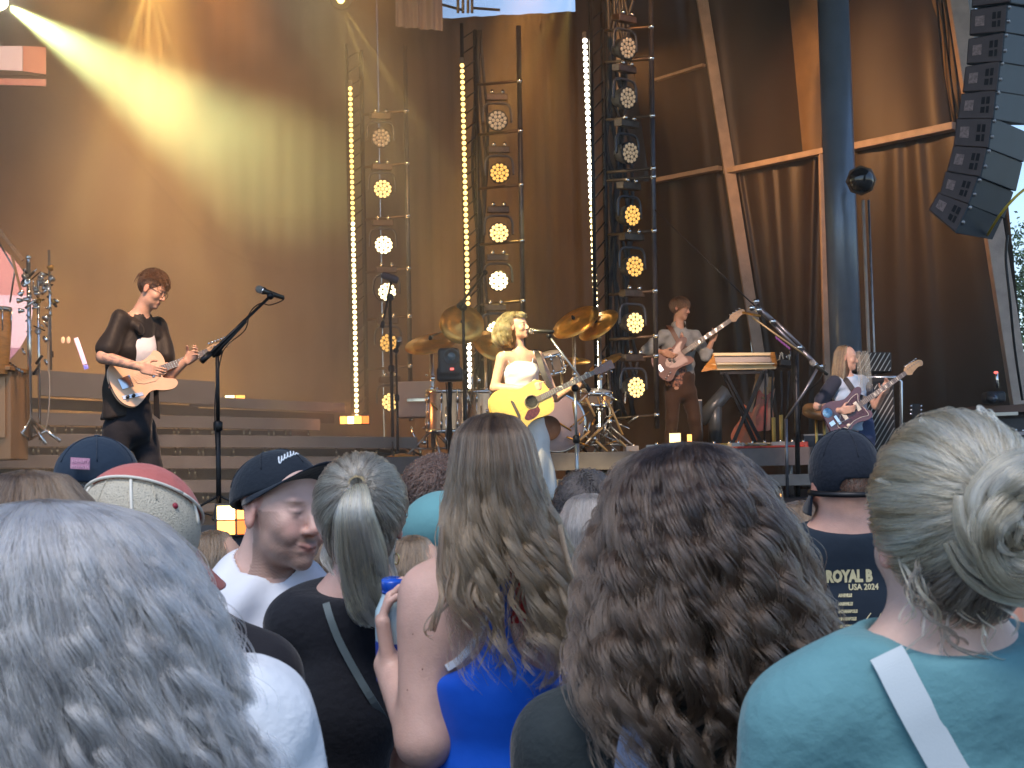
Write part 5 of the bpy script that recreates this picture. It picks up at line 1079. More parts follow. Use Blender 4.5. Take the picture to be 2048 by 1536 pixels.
# ================================================================== PERFORMERS
def basis(f, up=(0, 0, 1)):
    f = Vector(f).normalized(); u = Vector(up); x = f.cross(u).normalized(); u = x.cross(f).normalized(); return x, f, u   # x = the figure's right
def TR(c, B, s=1.):
    x, y, z = B; c = Vector(c); return lambda a, b, d: tuple(c+(x*a+y*b+z*d)*s)
def Mx(B): return Matrix((B[0], B[1], B[2])).transposed()
def head_prims(c, f, up=(0, 0, 1), s=1., detail=False, female=False, smile=0., ears=True):
    B = basis(f, up); T = TR(c, B, s); M = Mx(B); E = lambda a, b, d, r, k=.015, op='+': (op, k*s, ('e', T(a, b, d), tuple(q*s for q in r), M))
    jw = .9 if female else 1.
    P = [E(0, -.012, .038, (.074, .094, .082), 0), E(0, .03, -.015, (.062*jw, .062, .085), .03), E(0, .038, -.072, (.05*jw, .05, .034), .03), E(0, .076, -.098, (.02, .017, .016), .02),
         ('+', .014*s, ('c', T(-.034, .077, .022), T(.034, .077, .022), .011*s, .011*s)),
         E(.042, .062, -.028, (.022, .022, .024), .02), E(-.042, .062, -.028, (.022, .022, .024), .02),
         E(.031, .1, .002, (.017, .012, .011), .012, '-'), E(-.031, .1, .002, (.017, .012, .011), .012, '-'),
         E(.031, .078, .001, (.0125, .0125, .0125), .004), E(-.031, .078, .001, (.0125, .0125, .0125), .004),
         ('+', .008*s, ('c', T(0, .088, .012), T(0, .108, -.03), .007*s, .0125*s)), E(.011, .097, -.036, (.008, .01, .007), .006), E(-.011, .097, -.036, (.008, .01, .007), .006),
         ('+', .006*s, ('o', T(-.018, .086, -.063), T(.018, .086, -.063), (.006*s, .009*s), (.006*s, .009*s), tuple(B[2]))), ('+', .006*s, ('o', T(-.015, .085, -.074), T(.015, .085, -.074), (.007*s, .009*s), (.007*s, .009*s), tuple(B[2])))]
    if ears:
        for q in (-1, 1):
            P += [E(q*.076, -.008, -.004, (.007, .019, .031), .006), E(q*.078, -.004, -.026, (.006, .011, .012), .006)]
            if detail: P += [E(q*.087, -.004, .0, (.007, .009, .017), .006, '-')]
    if detail:
        P += [('+', .004*s, ('c', T(q*.018, .0865, .008), T(q*.044, .079, .006), .0028*s, .0022*s)) for q in (-1, 1)] + [('+', .004*s, ('c', T(q*.02, .087, -.010), T(q*.042, .08, -.009), .003*s, .0025*s)) for q in (-1, 1)]
        P += [('-', .003*s, ('c', T(-.02, .0965, -.0688), T(.02, .0965, -.0688), .0022*s, .0022*s)), E(.009, .101, -.045, (.004, .005, .003), .002, '-'), E(-.009, .101, -.045, (.004, .005, .003), .002, '-')]
        if smile: P += [('+', .005*s, ('c', T(0, .094, -.0665), T(q*.027, .079, -.058), .006*s, .0035*s)) for q in (-1, 1)]+ [E(q*.034, .074, -.045, (.016, .014, .016), .012) for q in (-1, 1)] + [('-', .006*s, ('c', T(q*.022, .102, -.042), T(q*.034, .084, -.068), .003*s, .003*s)) for q in (-1, 1)]
    return P, T, B
def hand_prims(wrist, d, pn, side=1, curl=.7, s=1., r=.0085):
    """d: direction wrist->knuckles, pn: palm normal (palm faces it); side=+1 puts the thumb at +(d x pn)"""
    d = Vector(d).normalized(); pn = Vector(pn); pn = (pn-d*pn.dot(d)).normalized(); sd = d.cross(pn).normalized()*side; w = Vector(wrist)
    M = Matrix((sd, d, pn)).transposed(); P = [('+', .012, ('b', tuple(w+d*.05*s), (.040*s, .048*s, .014*s), M, .012*s))]
    Lf = [(.026, .04, .026, .020), (.009, .045, .029, .021), (-.009, .042, .027, .02), (-.026, .033, .021, .018)]
    for i, (o, a, b, c) in enumerate(Lf):
        p = w+d*.092*s+sd*o*s; ang = curl*(.45+.08*i); q = p
        for j, L_ in enumerate((a, b, c)):
            ang_ = ang*(j+1)+.12*j; dr = d*math.cos(ang_)+pn*math.sin(ang_); e = q+dr*L_*s; P.append(('+', .003, ('c', tuple(q), tuple(e), r*s*(1-.1*j), r*s*(.92-.1*j)))); q = e
    b = w+d*.03*s+sd*.036*s; m = b+(sd*.7+d*.6+pn*.45).normalized()*.038*s; e = m+(d*.7+pn*.75+sd*.15).normalized()*.03*s
    P += [('+', .008, ('c', tuple(b), tuple(m), .0125*s, .0105*s)), ('+', .004, ('c', tuple(m), tuple(e), .0105*s, .008*s))]
    return P
def limb(a, b, c, r0, r1, r2, k=.02): return [('+', k, ('c', tuple(a), tuple(b), r0, r1)), ('+', k*.7, ('c', tuple(b), tuple(c), r1, r2))]
def torso(sh_r, sh_l, chest, waist, hip, w=(.15, .13, .15), t=(.1, .09, .1), g=0.):
    sh_r, sh_l, chest, waist, hip = map(Vector, (sh_r, sh_l, chest, waist, hip)); s_ = (sh_r-sh_l).normalized(); m = (sh_r+sh_l)/2
    return [('+', .05, ('o', tuple(m.lerp(chest, .4)), tuple(chest), (w[0]*.92+g, t[0]*.85+g), (w[0]+g, t[0]+g), tuple(s_))), ('+', .05, ('o', tuple(chest), tuple(waist), (w[0]+g, t[0]+g), (w[1]+g, t[1]+g), tuple(s_))),
            ('+', .05, ('o', tuple(waist), tuple(hip), (w[1]+g, t[1]+g), (w[2]+g, t[2]+g), tuple(s_))), ('+', .05, ('c', tuple(sh_r.lerp(m, .12)), tuple(m), .055+g, .06+g)), ('+', .05, ('c', tuple(sh_l.lerp(m, .12)), tuple(m), .055+g, .06+g))]
def skinmat(name, c, rough=.5): return mat(name, c, rough, sss=.12, attr=True, bump=.12, bscale=260, var=.11, vscale=22)
SK1, SK2 = (.50, .29, .20), (.56, .34, .25)
def facecol(T_c, B, s, base, lips=(.36, .12, .1), brow=(.08, .045, .03), beard=None, beardw=0., tats=None, cheeks=.25, smile=0.):
    c = np.array(T_c); X, Y, Z = (np.array(b) for b in B); base = np.array(base)
    def f(v):
        q = (v-c)/s; x, y, z = q@X, q@Y, q@Z; col = np.tile(base, (len(v), 1))
        def blend(m, t): nonlocal col; m = np.clip(m, 0, 1)[:, None]; col = col*(1-m)+np.array(t)*m
        hd = (np.abs(x) < .1) & (np.abs(y) < .14) & (np.abs(z) < .16)
        blend(cheeks*np.exp(-(((np.abs(x)-.04)/.02)**2+((z+.03)/.02)**2))*(y > .03)*hd, base*np.array((1.08, .7, .66)))
        blend(.5*np.exp(-((z+.035)/.015)**2-(x/.014)**2)*(y > .09)*hd, base*np.array((1.1, .75, .7)))
        blend(.45*(np.abs(x) > .07)*(y < .03)*hd*(np.abs(z) < .04), base*np.array((1.05, .6, .55)))
        if beard is not None:
            nz = .75+.25*np.sin(x*900)*np.sin(z*1100+y*700)
            m = (1/(1+np.exp((z+.045+.25*np.maximum(0, np.abs(x)-.045)*0)/.008)))*(1/(1+np.exp((z+.03-.0*y)/.006)))
            m = np.maximum(m, (1/(1+np.exp(-(np.abs(x)-.055)/.004)))*(z < .0)*(z > -.06)*(y > .01)*.8)
            m = m*(z > -.135)*(y > -.02)*hd*nz*(1-np.exp(-((z+.068)/.009)**2-(x/.022)**4)*(y > .075)); blend(beardw*m, beard)
            blend(beardw*1.1*np.exp(-((z+.054)/.006)**2-(x/.028)**4)*(y > .07)*hd, beard)
        z = z-smile*9*x*x*(np.abs(x) < .04); blend(.85*np.exp(-((z+.068)/.0085)**4-(x/.021)**4)*(y > .07)*hd, lips); blend(.8*np.exp(-((z+.0685)/.0018)**2-(x/(.02+.008*smile))**4)*(y > .07)*hd, (.06, .02, .02)); z = q@Z
        blend(.85*np.exp(-((z-.021-.12*np.maximum(0, .03-np.abs(x)))/.0035)**2-((np.abs(x)-.034)/.017)**4)*(y > .05)*hd, brow)
        blend(.8*np.exp(-((z-.001)/.003)**2-((np.abs(x)-.031)/.011)**4)*(y > .06)*hd, (.06, .04, .035))
        if tats is not None:
            for a, b, r_ in tats:
                a, b = np.array(a), np.array(b); ab = b-a; h = np.clip((v-a)@ab/(ab@ab), 0, 1); dd = np.linalg.norm(v-a-h[:, None]*ab, axis=1); nz = np.sin(v[:, 0]*90+2*np.sin(v[:, 2]*70))*np.sin(v[:, 2]*85+v[:, 1]*60)
                blend(.5*(dd < r_)*(h > .05)*(h < .95)*(nz > .1), (.12, .1, .11))
        return col
    return f
def cloth(name, c=(.05, .05, .05), bump=.5, bs=18, rough=.85, var=.1): return mat(name, c, rough, bump=bump, bscale=bs, var=var, vscale=5, sheen=.15, spec=.25)
def shoes(pts, mt, rt):
    for p, d in pts:
        p = Vector(p); d = Vector(d).normalized(); sobj('shoe', [('+', 0, ('o', tuple(p-d*.06+V(0, 0, .035)), tuple(p+d*.14+V(0, 0, .03)), (.045, .04), (.042, .028), (-d.y, d.x, 0))), ('&', .005, ('p', (p.x, p.y, p.z), (0, 0, -1)))], .008, mt, rt)

# ---------------- 1 left guitarist
D = 9.95; J = lambda x, y, dd=0: W(x, y, D+dd)
rt = root('person', 'person in a black open short-sleeved shirt and glasses, looking down while playing a pale guitar', 'person', zpx(262, ZS, D), 'band members on stage')
hc = J(303, 580); hp, T, B = head_prims(hc, (.90, -.15, -.42), (.36, .04, .93), .98)
sr, sl_ = J(240, 640, -.12), J(318, 655, .17); el, wr = J(206, 714, -.24), J(283, 735, -.3)
el2, wr2 = J(338, 752, .05), J(372, 722, .02); fd = wr-el
body = hp+[('+', .03, ('c', tuple(J(296, 598)), tuple(J(276, 636, .0)), .054, .06))]+torso(sr, sl_, J(268, 700), J(258, 770), J(256, 830), (.13, .11, .13), (.085, .08, .09))
body += limb(sr, el, wr, .05, .044, .026)+hand_prims(wr, J(310, 741, -.33)-wr, (0.2, .9, -.1), 1, .8)+limb(sl_, el2, wr2, .045, .04, .026)+hand_prims(wr2, J(396, 705, -.02)-wr2, (.0, -.9, .35), -1, 1.1)
sk = skinmat('skin_rose', SK1)
sobj('body', body, .0055, sk, rt, col=facecol(hc, B, .98, SK1, tats=[(el, wr, .06)]))
for q in (0,):
    e1, e2 = Vector(T(.031, .104, 0)), Vector(T(-.031, .104, 0)); g = MB()
    for e in (e1, e2): g.tube([e+(B[0]*math.cos(a)+B[2]*math.sin(a))*.021 for a in [i*.5236 for i in range(13)]], .0018, 5, False)
    g.tube([e1-B[0]*.0+B[0]*.021, Vector(T(.08, -.005, .012))], .0018, 5); g.tube([e1-B[0]*.02, e2+B[0]*.02], .0015, 5); g.build('glasses', m_black, rt)
sh = torso(sr, sl_, J(264, 700), J(252, 780), J(250, 838), (.175, .165, .185), (.12, .115, .125), .0)+[('+', .03, ('c', tuple(J(278, 636, .0)), tuple(J(272, 670, .0)), .08, .1))]
sh += [('+', .03, ('c', tuple(sr), tuple(sr.lerp(el, .78)), .064, .072)), ('+', .03, ('c', tuple(sl_), tuple(sl_.lerp(el2, .6)), .066, .07)), ('+', .02, ('c', tuple(J(256, 640, -.07)), tuple(J(284, 662, -.12)), .036, .03)), ('+', .02, ('c', tuple(J(302, 646, .12)), tuple(J(314, 672, .08)), .034, .03)), ('-', .006, ('o', tuple(J(298, 622, -.06)), tuple(J(298, 760, -.2)), (.034, .13), (.05, .14), (1, -.4, 0))), ('-', .008, ('c', tuple(J(300, 590)), tuple(J(281, 628, 0)), .055, .064)), ('&', .01, ('p', tuple(J(250, 836)), (.12, 0, -1)))]
sobj('shirt', sh, .007, cloth('black_shirt', (.018, .014, .012), .6, 14, .6), rt, disp=waves(.006, .16, 3, stretch=(1, 1, .5)))
sobj('undershirt', torso(sr, sl_, J(272, 700), J(262, 770), J(260, 810), (.13, .12, .12), (.115, .095, .095), .0)[:3], .009, cloth('white_tee', (.62, .6, .62)), rt)
MB().prism([(-.012, -.2), (.03, -.23), (.02, .0), (-.012, .0)], J(312, 770, -.05), V(.8, -.3, 0).normalized(), V(0, 0, 1), .012).build('shirt_flap', cloth('black_shirt', (.018, .014, .012)), rt)
f1, f2 = zpx(228, ZS+.08, D-.08), zpx(302, ZS+.08, D+.12)
tp = [('+', .05, ('o', tuple(J(256, 812)), tuple(J(258, 858)), (.165, .12), (.17, .125), (1, -.3, 0)))]+limb(J(238, 855, -.06), J(226, 930, -.1), f1, .095, .075, .06, .05)+limb(J(282, 855, .08), J(302, 935, .05), f2, .095, .075, .06, .05)
sobj('trousers', tp, .009, cloth('black_jeans', (.014, .015, .02), .5, 20), rt, disp=waves(.006, .2, 5)); shoes([(f1-V(0, 0, .08), (1, -.5, 0)), (f2-V(0, 0, .08), (1, -.2, 0))], m_black, rt)
# short thick hair, longer in front
hb = hairmat('hair_darkbrown', (.05, .024, .014), (.14, .065, .03))
def shorthair(c, B, s, n, L_, mt, rt, seed=1, zmin=-.02, wav=.004, r0=.0009, mess=.35, ex=(.079, .1, .088), comb=(0, .6, -.5), name='hair', cap=True, back=-.05, zmax=9., lift=.12, whorl=False):
    r = np.random.default_rng(seed); X, Y, Z = (np.array(b) for b in B); m = n*4; ex = np.array(ex); c0 = np.array([0, -.012, .035])
    q = r.normal(size=(m, 3)); q /= np.linalg.norm(q, axis=1)[:, None]; p = q*ex+c0
    lim = np.where(p[:, 1] > -.02, zmin, back); ok = (p[:, 2] > lim) & (p[:, 2] < zmax) & ~((p[:, 1] > .045) & (p[:, 2] < .075)); q = q[ok][:n]; n = len(q)
    cb = np.tile(np.array(comb, dtype=float), (n, 1))
    if whorl: cb = q-np.array([0, -.55, .85])*1.0; cb[:, 2] -= .3
    mes = r.normal(size=(n, 3))*mess+np.stack([np.sin(q[:, 0]*9+q[:, 2]*7), np.cos(q[:, 1]*8), np.sin(q[:, 1]*9+q[:, 0]*6)], 1)*mess
    d = cb/np.linalg.norm(cb, axis=1)[:, None]+mes; l = L_*r.uniform(.55, 1.1, n); S_ = 9; P = np.zeros((n, S_, 3)); u = q.copy(); P[:, 0] = u*ex+c0; ph = r.uniform(0, 6.28, n)
    for i in range(1, S_):
        nr = u/ex; nr /= np.linalg.norm(nr, axis=1)[:, None]; tg = d-nr*(d*nr).sum(1)[:, None]; tg /= np.linalg.norm(tg, axis=1)[:, None]+1e-6
        w = u*ex+tg*(l/(S_-1))[:, None]; u = w/ex; u /= np.linalg.norm(u, axis=1)[:, None]
        t = i/(S_-1); P[:, i] = u*ex*(1+.035*t+lift*L_/.09*np.sin(t*2.2)[None] if False else 1+lift*np.sin(t*1.9)*(l/.09)[:, None]*.8)+c0+wav*t*np.stack([np.sin(ph+6*t), np.cos(ph+5*t), np.sin(ph+7*t)], 1)
    tone = .5+.3*np.sin(q[:, 0]*8+q[:, 1]*5)+.2*r.normal(size=n)
    P = P*s; P = np.array(c)+P[..., 0:1]*X+P[..., 1:2]*Y+P[..., 2:3]*Z
    h = None
    if cap:
        T = TR(c, B, s); M = Mx(B)
        pr = [('+', 0, ('e', T(0, -.012, .036), tuple(ex*s*1.01), M)), ('-', .01, ('e', T(0, .09, -.02), (.085*s, .06*s, .085*s), M)), ('-', .008, ('e', T(0, .02, -.08), (.12*s, .12*s, .07*s), M))]
        if zmax < 5: pr.append(('&', 0, ('p', T(0, 0, zmax), tuple(B[2]))))
        h = sobj('scalp_hair', pr, .006*s, mt_solid(mt), rt)
    strands(name, P, r0*s, r0*.5*s, mt, rt, tone); return h
def mt_solid(m):
    k = m.name+'_base'
    if k in _M: return _M[k]
    c1 = None
    for n in m.node_tree.nodes:
        if n.type == 'MIX': c1 = n.inputs['A'].default_value[:3]; break
    return mat(k, tuple(c*.8 for c in c1), .7, bump=.5, bscale=60, stretch=(3, 3, 1))
shorthair(hc, B, 1.0, 2000, .022, hb, rt, 3, zmin=-.02, wav=.002, comb=(0, .3, -.9), mess=.3, lift=.1, ex=(.0775, .098, .086), back=-.065, zmax=.075)
shorthair(hc, B, 1.0, 3000, .062, hb, rt, 4, zmin=.055, wav=.012, comb=(0, .9, .3), mess=.6, lift=.36, ex=(.074, .1, .09), back=.05, cap=False)
cream_body = mat('tele_body', (.62, .40, .25), .3, var=.06, coat=.5)
gt, P_ = guitar('tele', 'pale peach single-cutaway electric guitar held by the left guitarist', J(226, 775, -.22), J(462, 686, .22), (-.1, .15, 1), cream_body)
strap('strap', [P_(.0, 0, -.02), J(232, 700, -.12), J(262, 640, -.1), J(290, 640, .1), J(312, 700, .15)], .05, mat('strap_leather', (.10, .04, .02), .5), gt, (0, -1, .2))

# ---------------- 2 singer
D = 12.5; J = lambda x, y, dd=0: W(x, y, D+dd)
rt = root('person', 'blonde person in a white strappy top and long skirt, singing with an acoustic guitar', 'person', zpx(1050, ZS, D), 'band members on stage')
hc = J(1034, 653); hp, T, B = head_prims(hc, (.86, -.48, .1), (-.1, 0, 1), .95, female=True)
sr, sl_ = J(1003, 716, -.08), J(1078, 714, .12); el, wr = J(989, 775, -.1), J(1060, 778, -.2); el2, wr2 = J(1112, 796, .02), J(1140, 778, -.08)
body = hp+[('+', .025, ('c', tuple(J(1036, 672, .02)), tuple(J(1040, 708, .03)), .042, .048))]+torso(sr, sl_, J(1042, 748), J(1046, 795), J(1050, 840), (.14, .115, .15), (.09, .08, .1))
body += limb(sr, el, wr, .045, .038, .024)+hand_prims(wr, J(1084, 770, -.22)-wr, (.1, .9, 0), 1, 1.0, .92)+limb(sl_, el2, wr2, .04, .034, .023)+hand_prims(wr2, J(1158, 768, -.06)-wr2, (0, -.9, .3), -1, 1.2, .92)
sobj('body', body, .0055, sk, rt, col=facecol(hc, B, .95, SK2, cheeks=.35))
tops = torso(sr, sl_, J(1042, 748), J(1046, 795), J(1050, 842), (.14, .115, .15), (.09, .08, .1), .010)
tops = tops[:3]+[('+', .03, ('e', tuple(J(1030, 742, -.08)), (.05, .045, .05), None)), ('+', .03, ('e', tuple(J(1062, 742, -.03)), (.05, .045, .05), None)), ('&', .006, ('p', tuple(J(1042, 727)), (0, .15, 1)))]
sobj('top', tops, .006, cloth('white_silk', (.72, .70, .72), .3, 14, .5), rt, disp=waves(.003, .1, 4))
for a, b in ((J(1008, 702, -.09), J(1020, 730, -.11)), (J(1068, 702, .05), J(1064, 730, -.02))): MB().tube([a, b], .006, 6).build('top_strap', cloth('white_silk', (.72, .70, .72)), rt)
skp = [('+', .04, ('o', tuple(J(1050, 820)), tuple(J(1055, 880)), (.15, .11), (.17, .14), (1, 0, 0))), ('+', .05, ('o', tuple(J(1056, 880)), tuple(zpx(1068, ZS+.12, D)), (.17, .14), (.19, .17), (1, 0, 0))), ('&', .004, ('p', tuple(zpx(1060, ZS+.03, D)), (0, 0, -1)))]
def pleat(P): return .012*np.sin(P[0]*55+2*np.sin(P[2]*3))*np.clip((zt_-P[2])/.5, 0, 1)
zt_ = J(1050, 840).z
sobj('skirt', skp, .009, cloth('white_skirt', (.74, .71, .68), .3, 10), rt, disp=pleat)
hbl = hairmat('hair_blonde_gold', (.22, .11, .025), (.75, .50, .17), .3)
def topx(P):
    v = P-np.array(CAM); z = v@np.array(_F); return 1024+(v@np.array(_R))/z*FPX, 768-(v@np.array(_U))/z*FPX
def longhair(rt, c, B, s, keys, mt, nl, per, base=True, r0=.0012, kb=.86, thin=(), bcut=-2, **kw):
    X = [list(b) for b in (B[0], B[1], B[2])]; ks = [tuple(q*s for q in k) for k in keys]
    h = None
    if base: v, f = revol(c, ks[:bcut] if len(ks) > 8 else ks, kb, 36, 28, ax=X); npmesh('hair_mass', v, f, mt_solid(mt), rt)
    P, t = mane(c, ks, nl, per, ax=X, **kw)
    for (x0, y0, x1, y1, pr) in thin:   # part the hair so that what lies beneath shows
        a, b = topx(P); hit = ((a > x0) & (a < x1) & (b > y0) & (b < y1)).any(1); keep = ~hit | (np.random.default_rng(9).random(len(P)) > pr); P, t = P[keep], t[keep]
    return strands('hair', P, r0, r0*.45, mt, rt, t)
# keys (z, cx, rx, cy, ry): x right of the figure, y forward
B0 = basis((.86, -.48, 0))
kk = [(.13, 0, .01, -.02, .01), (.122, 0, .06, -.025, .07), (.075, 0, .092, -.045, .1), (.0, 0, .108, -.065, .112), (-.07, 0, .118, -.075, .112), (-.13, 0, .112, -.08, .098), (-.175, 0, .09, -.08, .08)]
longhair(rt, hc, B0, 1.0, kk, hbl, 130, 22, S=24, wave=.034, freq=2.6, curl=.6, frizz=.004, clump=.9, lw=.09, seed=5, wstart=.1, az=(2.75, 6.283+.4), r0=.0013, fly=.15, kb=.74, layer=(.78, 1.12))
longhair(rt, hc, B0, 1.0, [(.128, 0, .01, -.0, .01), (.12, 0, .05, .01, .05), (.1, 0, .074, .01, .07), (.082, 0, .082, .005, .076), (.066, 0, .086, .0, .078)], hbl, 40, 20, base=False, S=14, wave=.006, seed=6, az=(-.4, 3.6), r0=.0013)
gt, P_ = guitar('dread', 'bright yellow acoustic guitar with a dark pickguard strummed by the singer', J(991, 838, -.3), J(1226, 727, -.12), (.05, .1, 1), mat('yellow_spruce', (.78, .50, .10), .3, var=.08, vscale=20, stretch=(1, 1, 6), coat=.4))
strap('strap', [P_(0, 0, -.05), J(1030, 760, .14), J(1066, 706, .14), J(1076, 712, -.02), J(1086, 745, -.09), J(1100, 775, -.1)], .045, mat('strap_black', (.03, .025, .025), .5), gt, (0, -1, .2))

# ---------------- 3 bassist
D = 16.5; J = lambda x, y, dd=0: W(x, y, D+dd)
rt = root('person', 'person in a pale denim jacket and brown trousers playing bass beside the ladder tower', 'person', zpx(1365, ZR, D), 'band members on stage')
hc = J(1360, 617); hp, T, B = head_prims(hc, (.84, -.48, -.2), (.15, .05, 1), 1.06)
sr, sl_ = J(1326, 672, -.1), J(1392, 672, .05); el, wr = J(1292, 702, -.08), J(1326, 704, -.26); el2, wr2 = J(1412, 712, -.08), J(1424, 682, -.12)
body = hp+[('+', .03, ('c', tuple(J(1357, 636)), tuple(J(1357, 660)), .055, .06))]+torso(sr, sl_, J(1358, 695), J(1357, 740), J(1360, 775), (.17, .14, .155), (.11, .1, .11))
body += limb(sr, el, wr, .045, .042, .026)+hand_prims(wr, J(1347, 712, -.3)-wr, (.1, .9, .2), 1, .7)+limb(sl_, el2, wr2, .045, .04, .026)+hand_prims(wr2, J(1430, 664, -.14)-wr2, (-.2, -.8, .3), -1, 1.1)
sobj('body', body, .0065, sk, rt, col=facecol(hc, B, 1., SK1))
jk = torso(sr, sl_, J(1358, 695), J(1357, 735), J(1358, 752), (.18, .165, .165), (.125, .12, .12), .008)+[('+', .03, ('c', tuple(sr), tuple(el), .062, .062)), ('+', .02, ('c', tuple(el), tuple(el.lerp(wr, .62)), .06, .045)), ('+', .03, ('c', tuple(sl_), tuple(el2), .062, .062)), ('+', .02, ('c', tuple(el2), tuple(el2.lerp(wr2, .35)), .058, .05)), ('+', .03, ('c', tuple(J(1357, 652)), tuple(J(1357, 685)), .082, .1)), ('-', .006, ('c', tuple(J(1360, 630)), tuple(J(1359, 656, -.02)), .06, .066)),
     ('-', .01, ('o', tuple(J(1362, 655, -.16)), tuple(J(1366, 760, -.18)), (.02, .1), (.05, .1), (1, -.2, 0))), ('&', .01, ('p', tuple(J(1358, 752)), (0, 0, -1)))]
sobj('jacket', jk, .0075, cloth('pale_denim', (.26, .28, .29), .7, 16), rt, disp=waves(.007, .14, 9))
sobj('shirt', torso(sr, sl_, J(1358, 695), J(1357, 735), J(1358, 765), (.165, .15, .155), (.12, .11, .115), .006)[:3], .009, mat('patterned_shirt', (.42, .2, .13), .8, var=.9, vscale=40, col2=(.06, .04, .05)), rt)
f1, f2 = zpx(1340, ZR+.08, D-.05), zpx(1397, ZR+.08, D+.05)
sobj('trousers', [('+', .05, ('o', tuple(J(1358, 755)), tuple(J(1361, 785)), (.165, .115), (.17, .12), (1, -.2, 0)))]+limb(J(1346, 785, -.02), J(1343, 838, -.08), f1, .095, .07, .062, .04)+limb(J(1377, 785, .04), J(1388, 838, -.02), f2, .095, .07, .062, .04), .009, cloth('brown_trousers', (.055, .03, .02), .5, 20), rt, disp=waves(.006, .2, 15))
shoes([(f1-V(0, 0, .08), (.3, -1, 0)), (f2-V(0, 0, .08), (.8, -.6, 0))], mat('white_shoe', (.6, .56, .52), .5), rt)
shorthair(hc, B, 1.09, 2600, .10, hairmat('hair_auburn', (.06, .028, .014), (.17, .08, .035)), rt, 8, zmin=-.02, wav=.003, comb=(0, .15, -1.1), mess=.12, ex=(.081, .1, .09), r0=.0012, back=-.085, whorl=True, lift=.12)
gt, P_ = guitar('bass', 'worn reddish-purple electric bass held by the bassist', J(1313, 742, -.28), J(1488, 622, -.22), (-.1, .1, 1), mat('bass_red', (.055, .010, .014), .5, var=.75, vscale=4, col2=(.13, .032, .02), coat=.05))
strap('strap', [P_(0, 0, -.02), J(1325, 700, .1), J(1335, 658, .1), J(1340, 655, -.1), J(1362, 690, -.17), J(1385, 700, -.2)], .05, mat('strap_leather', (.10, .04, .02), .5), gt, (0, -1, .2))

# ---------------- 4 right guitarist
D = 13.4; J = lambda x, y, dd=0: W(x, y, D+dd)
rt = root('person', 'long-haired person in a white tee with dark sleeves and blue jeans playing electric guitar', 'person', zpx(1715, ZS, D), 'band members on stage')
hc = J(1693, 716); hp, T, B = head_prims(hc, (.93, -.33, -.1), (.1, 0, 1), .93, female=True)
sr, sl_ = J(1664, 768, -.1), J(1728, 764, .1); el, wr = J(1636, 812, -.12), J(1682, 822, -.28); el2, wr2 = J(1752, 812, -.02), J(1768, 786, -.12)
body = hp+[('+', .025, ('c', tuple(J(1692, 735)), tuple(J(1695, 758)), .043, .05))]+torso(sr, sl_, J(1700, 795), J(1704, 830), J(1712, 862), (.145, .12, .15), (.095, .085, .1))
body += limb(sr, el, wr, .045, .042, .026)+hand_prims(wr, J(1704, 818, -.32)-wr, (.1, .9, .1), 1, 1., .92)+limb(sl_, el2, wr2, .042, .036, .025)+hand_prims(wr2, J(1776, 762, -.12)-wr2, (-.2, -.8, .3), -1, 1.1, .92)
sobj('body', body, .006, sk, rt, col=facecol(hc, B, .93, SK2, tats=[(el, wr, .07), (sr.lerp(el, .5), el, .07)]))
sobj('tee', torso(sr, sl_, J(1700, 795), J(1705, 835), J(1710, 860), (.15, .135, .155), (.105, .1, .105), .010)+[('-', .008, ('c', tuple(J(1692, 735)), tuple(J(1696, 755, -.01)), .05, .055)), ('&', .01, ('p', tuple(J(1710, 862)), (0, 0, -1)))], .0065, mat('white_print_tee', (.62, .62, .68), .8, var=.55, vscale=6, col2=(.22, .42, .62), bump=.3, bscale=20), rt, disp=waves(.004, .12, 19))
sobj('sleeve', [('+', 0, ('c', tuple(sr+V(.02, 0, .01)), tuple(sr.lerp(el, .75)), .068, .064))], .007, cloth('navy_sleeve', (.03, .035, .055)), rt); sobj('sleeve', [('+', 0, ('c', tuple(sl_-V(.02, 0, -.01)), tuple(sl_.lerp(el2, .6)), .06, .058))], .007, cloth('navy_sleeve', (.03, .035, .055)), rt)
f1, f2 = zpx(1700, ZS+.07, D-.05), zpx(1750, ZS+.07, D+.05)
sobj('jeans', [('+', .05, ('o', tuple(J(1711, 850)), tuple(J(1714, 872)), (.155, .11), (.16, .115), (1, -.2, 0)))]+limb(J(1700, 875, -.03), J(1700, 925, -.08), f1, .088, .062, .05, .04)+limb(J(1728, 875, .04), J(1738, 925, -.02), f2, .088, .062, .05, .04), .009, cloth('blue_jeans', (.035, .06, .14), .5, 30), rt, disp=waves(.006, .2, 25)); shoes([(f1-V(0, 0, .07), (.3, -1, 0)), (f2-V(0, 0, .07), (.8, -.6, 0))], m_black, rt)
hlb = hairmat('hair_lightbrown', (.10, .05, .025), (.42, .27, .13), .3); B0 = basis((.93, -.33, 0))
kk = [(.122, 0, .01, -.01, .01), (.112, 0, .055, -.01, .06), (.06, 0, .084, -.02, .085), (-.02, 0, .09, -.035, .085), (-.1, 0, .105, -.04, .09), (-.18, 0, .115, -.05, .09), (-.25, 0, .11, -.055, .08)]
longhair(rt, hc, B0, .97, kk, hlb, 120, 22, S=18, wave=.005, freq=1.2, frizz=.002, clump=.5, seed=15, wstart=.3, az=(2.9, 6.283+.25), r0=.0013, kb=.82)
strands('hair', np.array([[list(J(1712+i*.5+3*math.sin(i)+t*8, 705+t*75+4*math.sin(i*2), -.12-.02*math.sin(i)-.04*t)) for t in np.linspace(0, 1, 10)] for i in range(50)]), .0013, .0006, hlb, rt)
gt, P_ = guitar('jazz', 'dark sunburst offset electric guitar with a blue round sticker', J(1660, 850, -.3), J(1843, 724, -.16), (-.1, .1, 1), mat('burst_dark', (.05, .025, .03), .25, var=.5, vscale=3, col2=(.14, .05, .06), coat=.6))
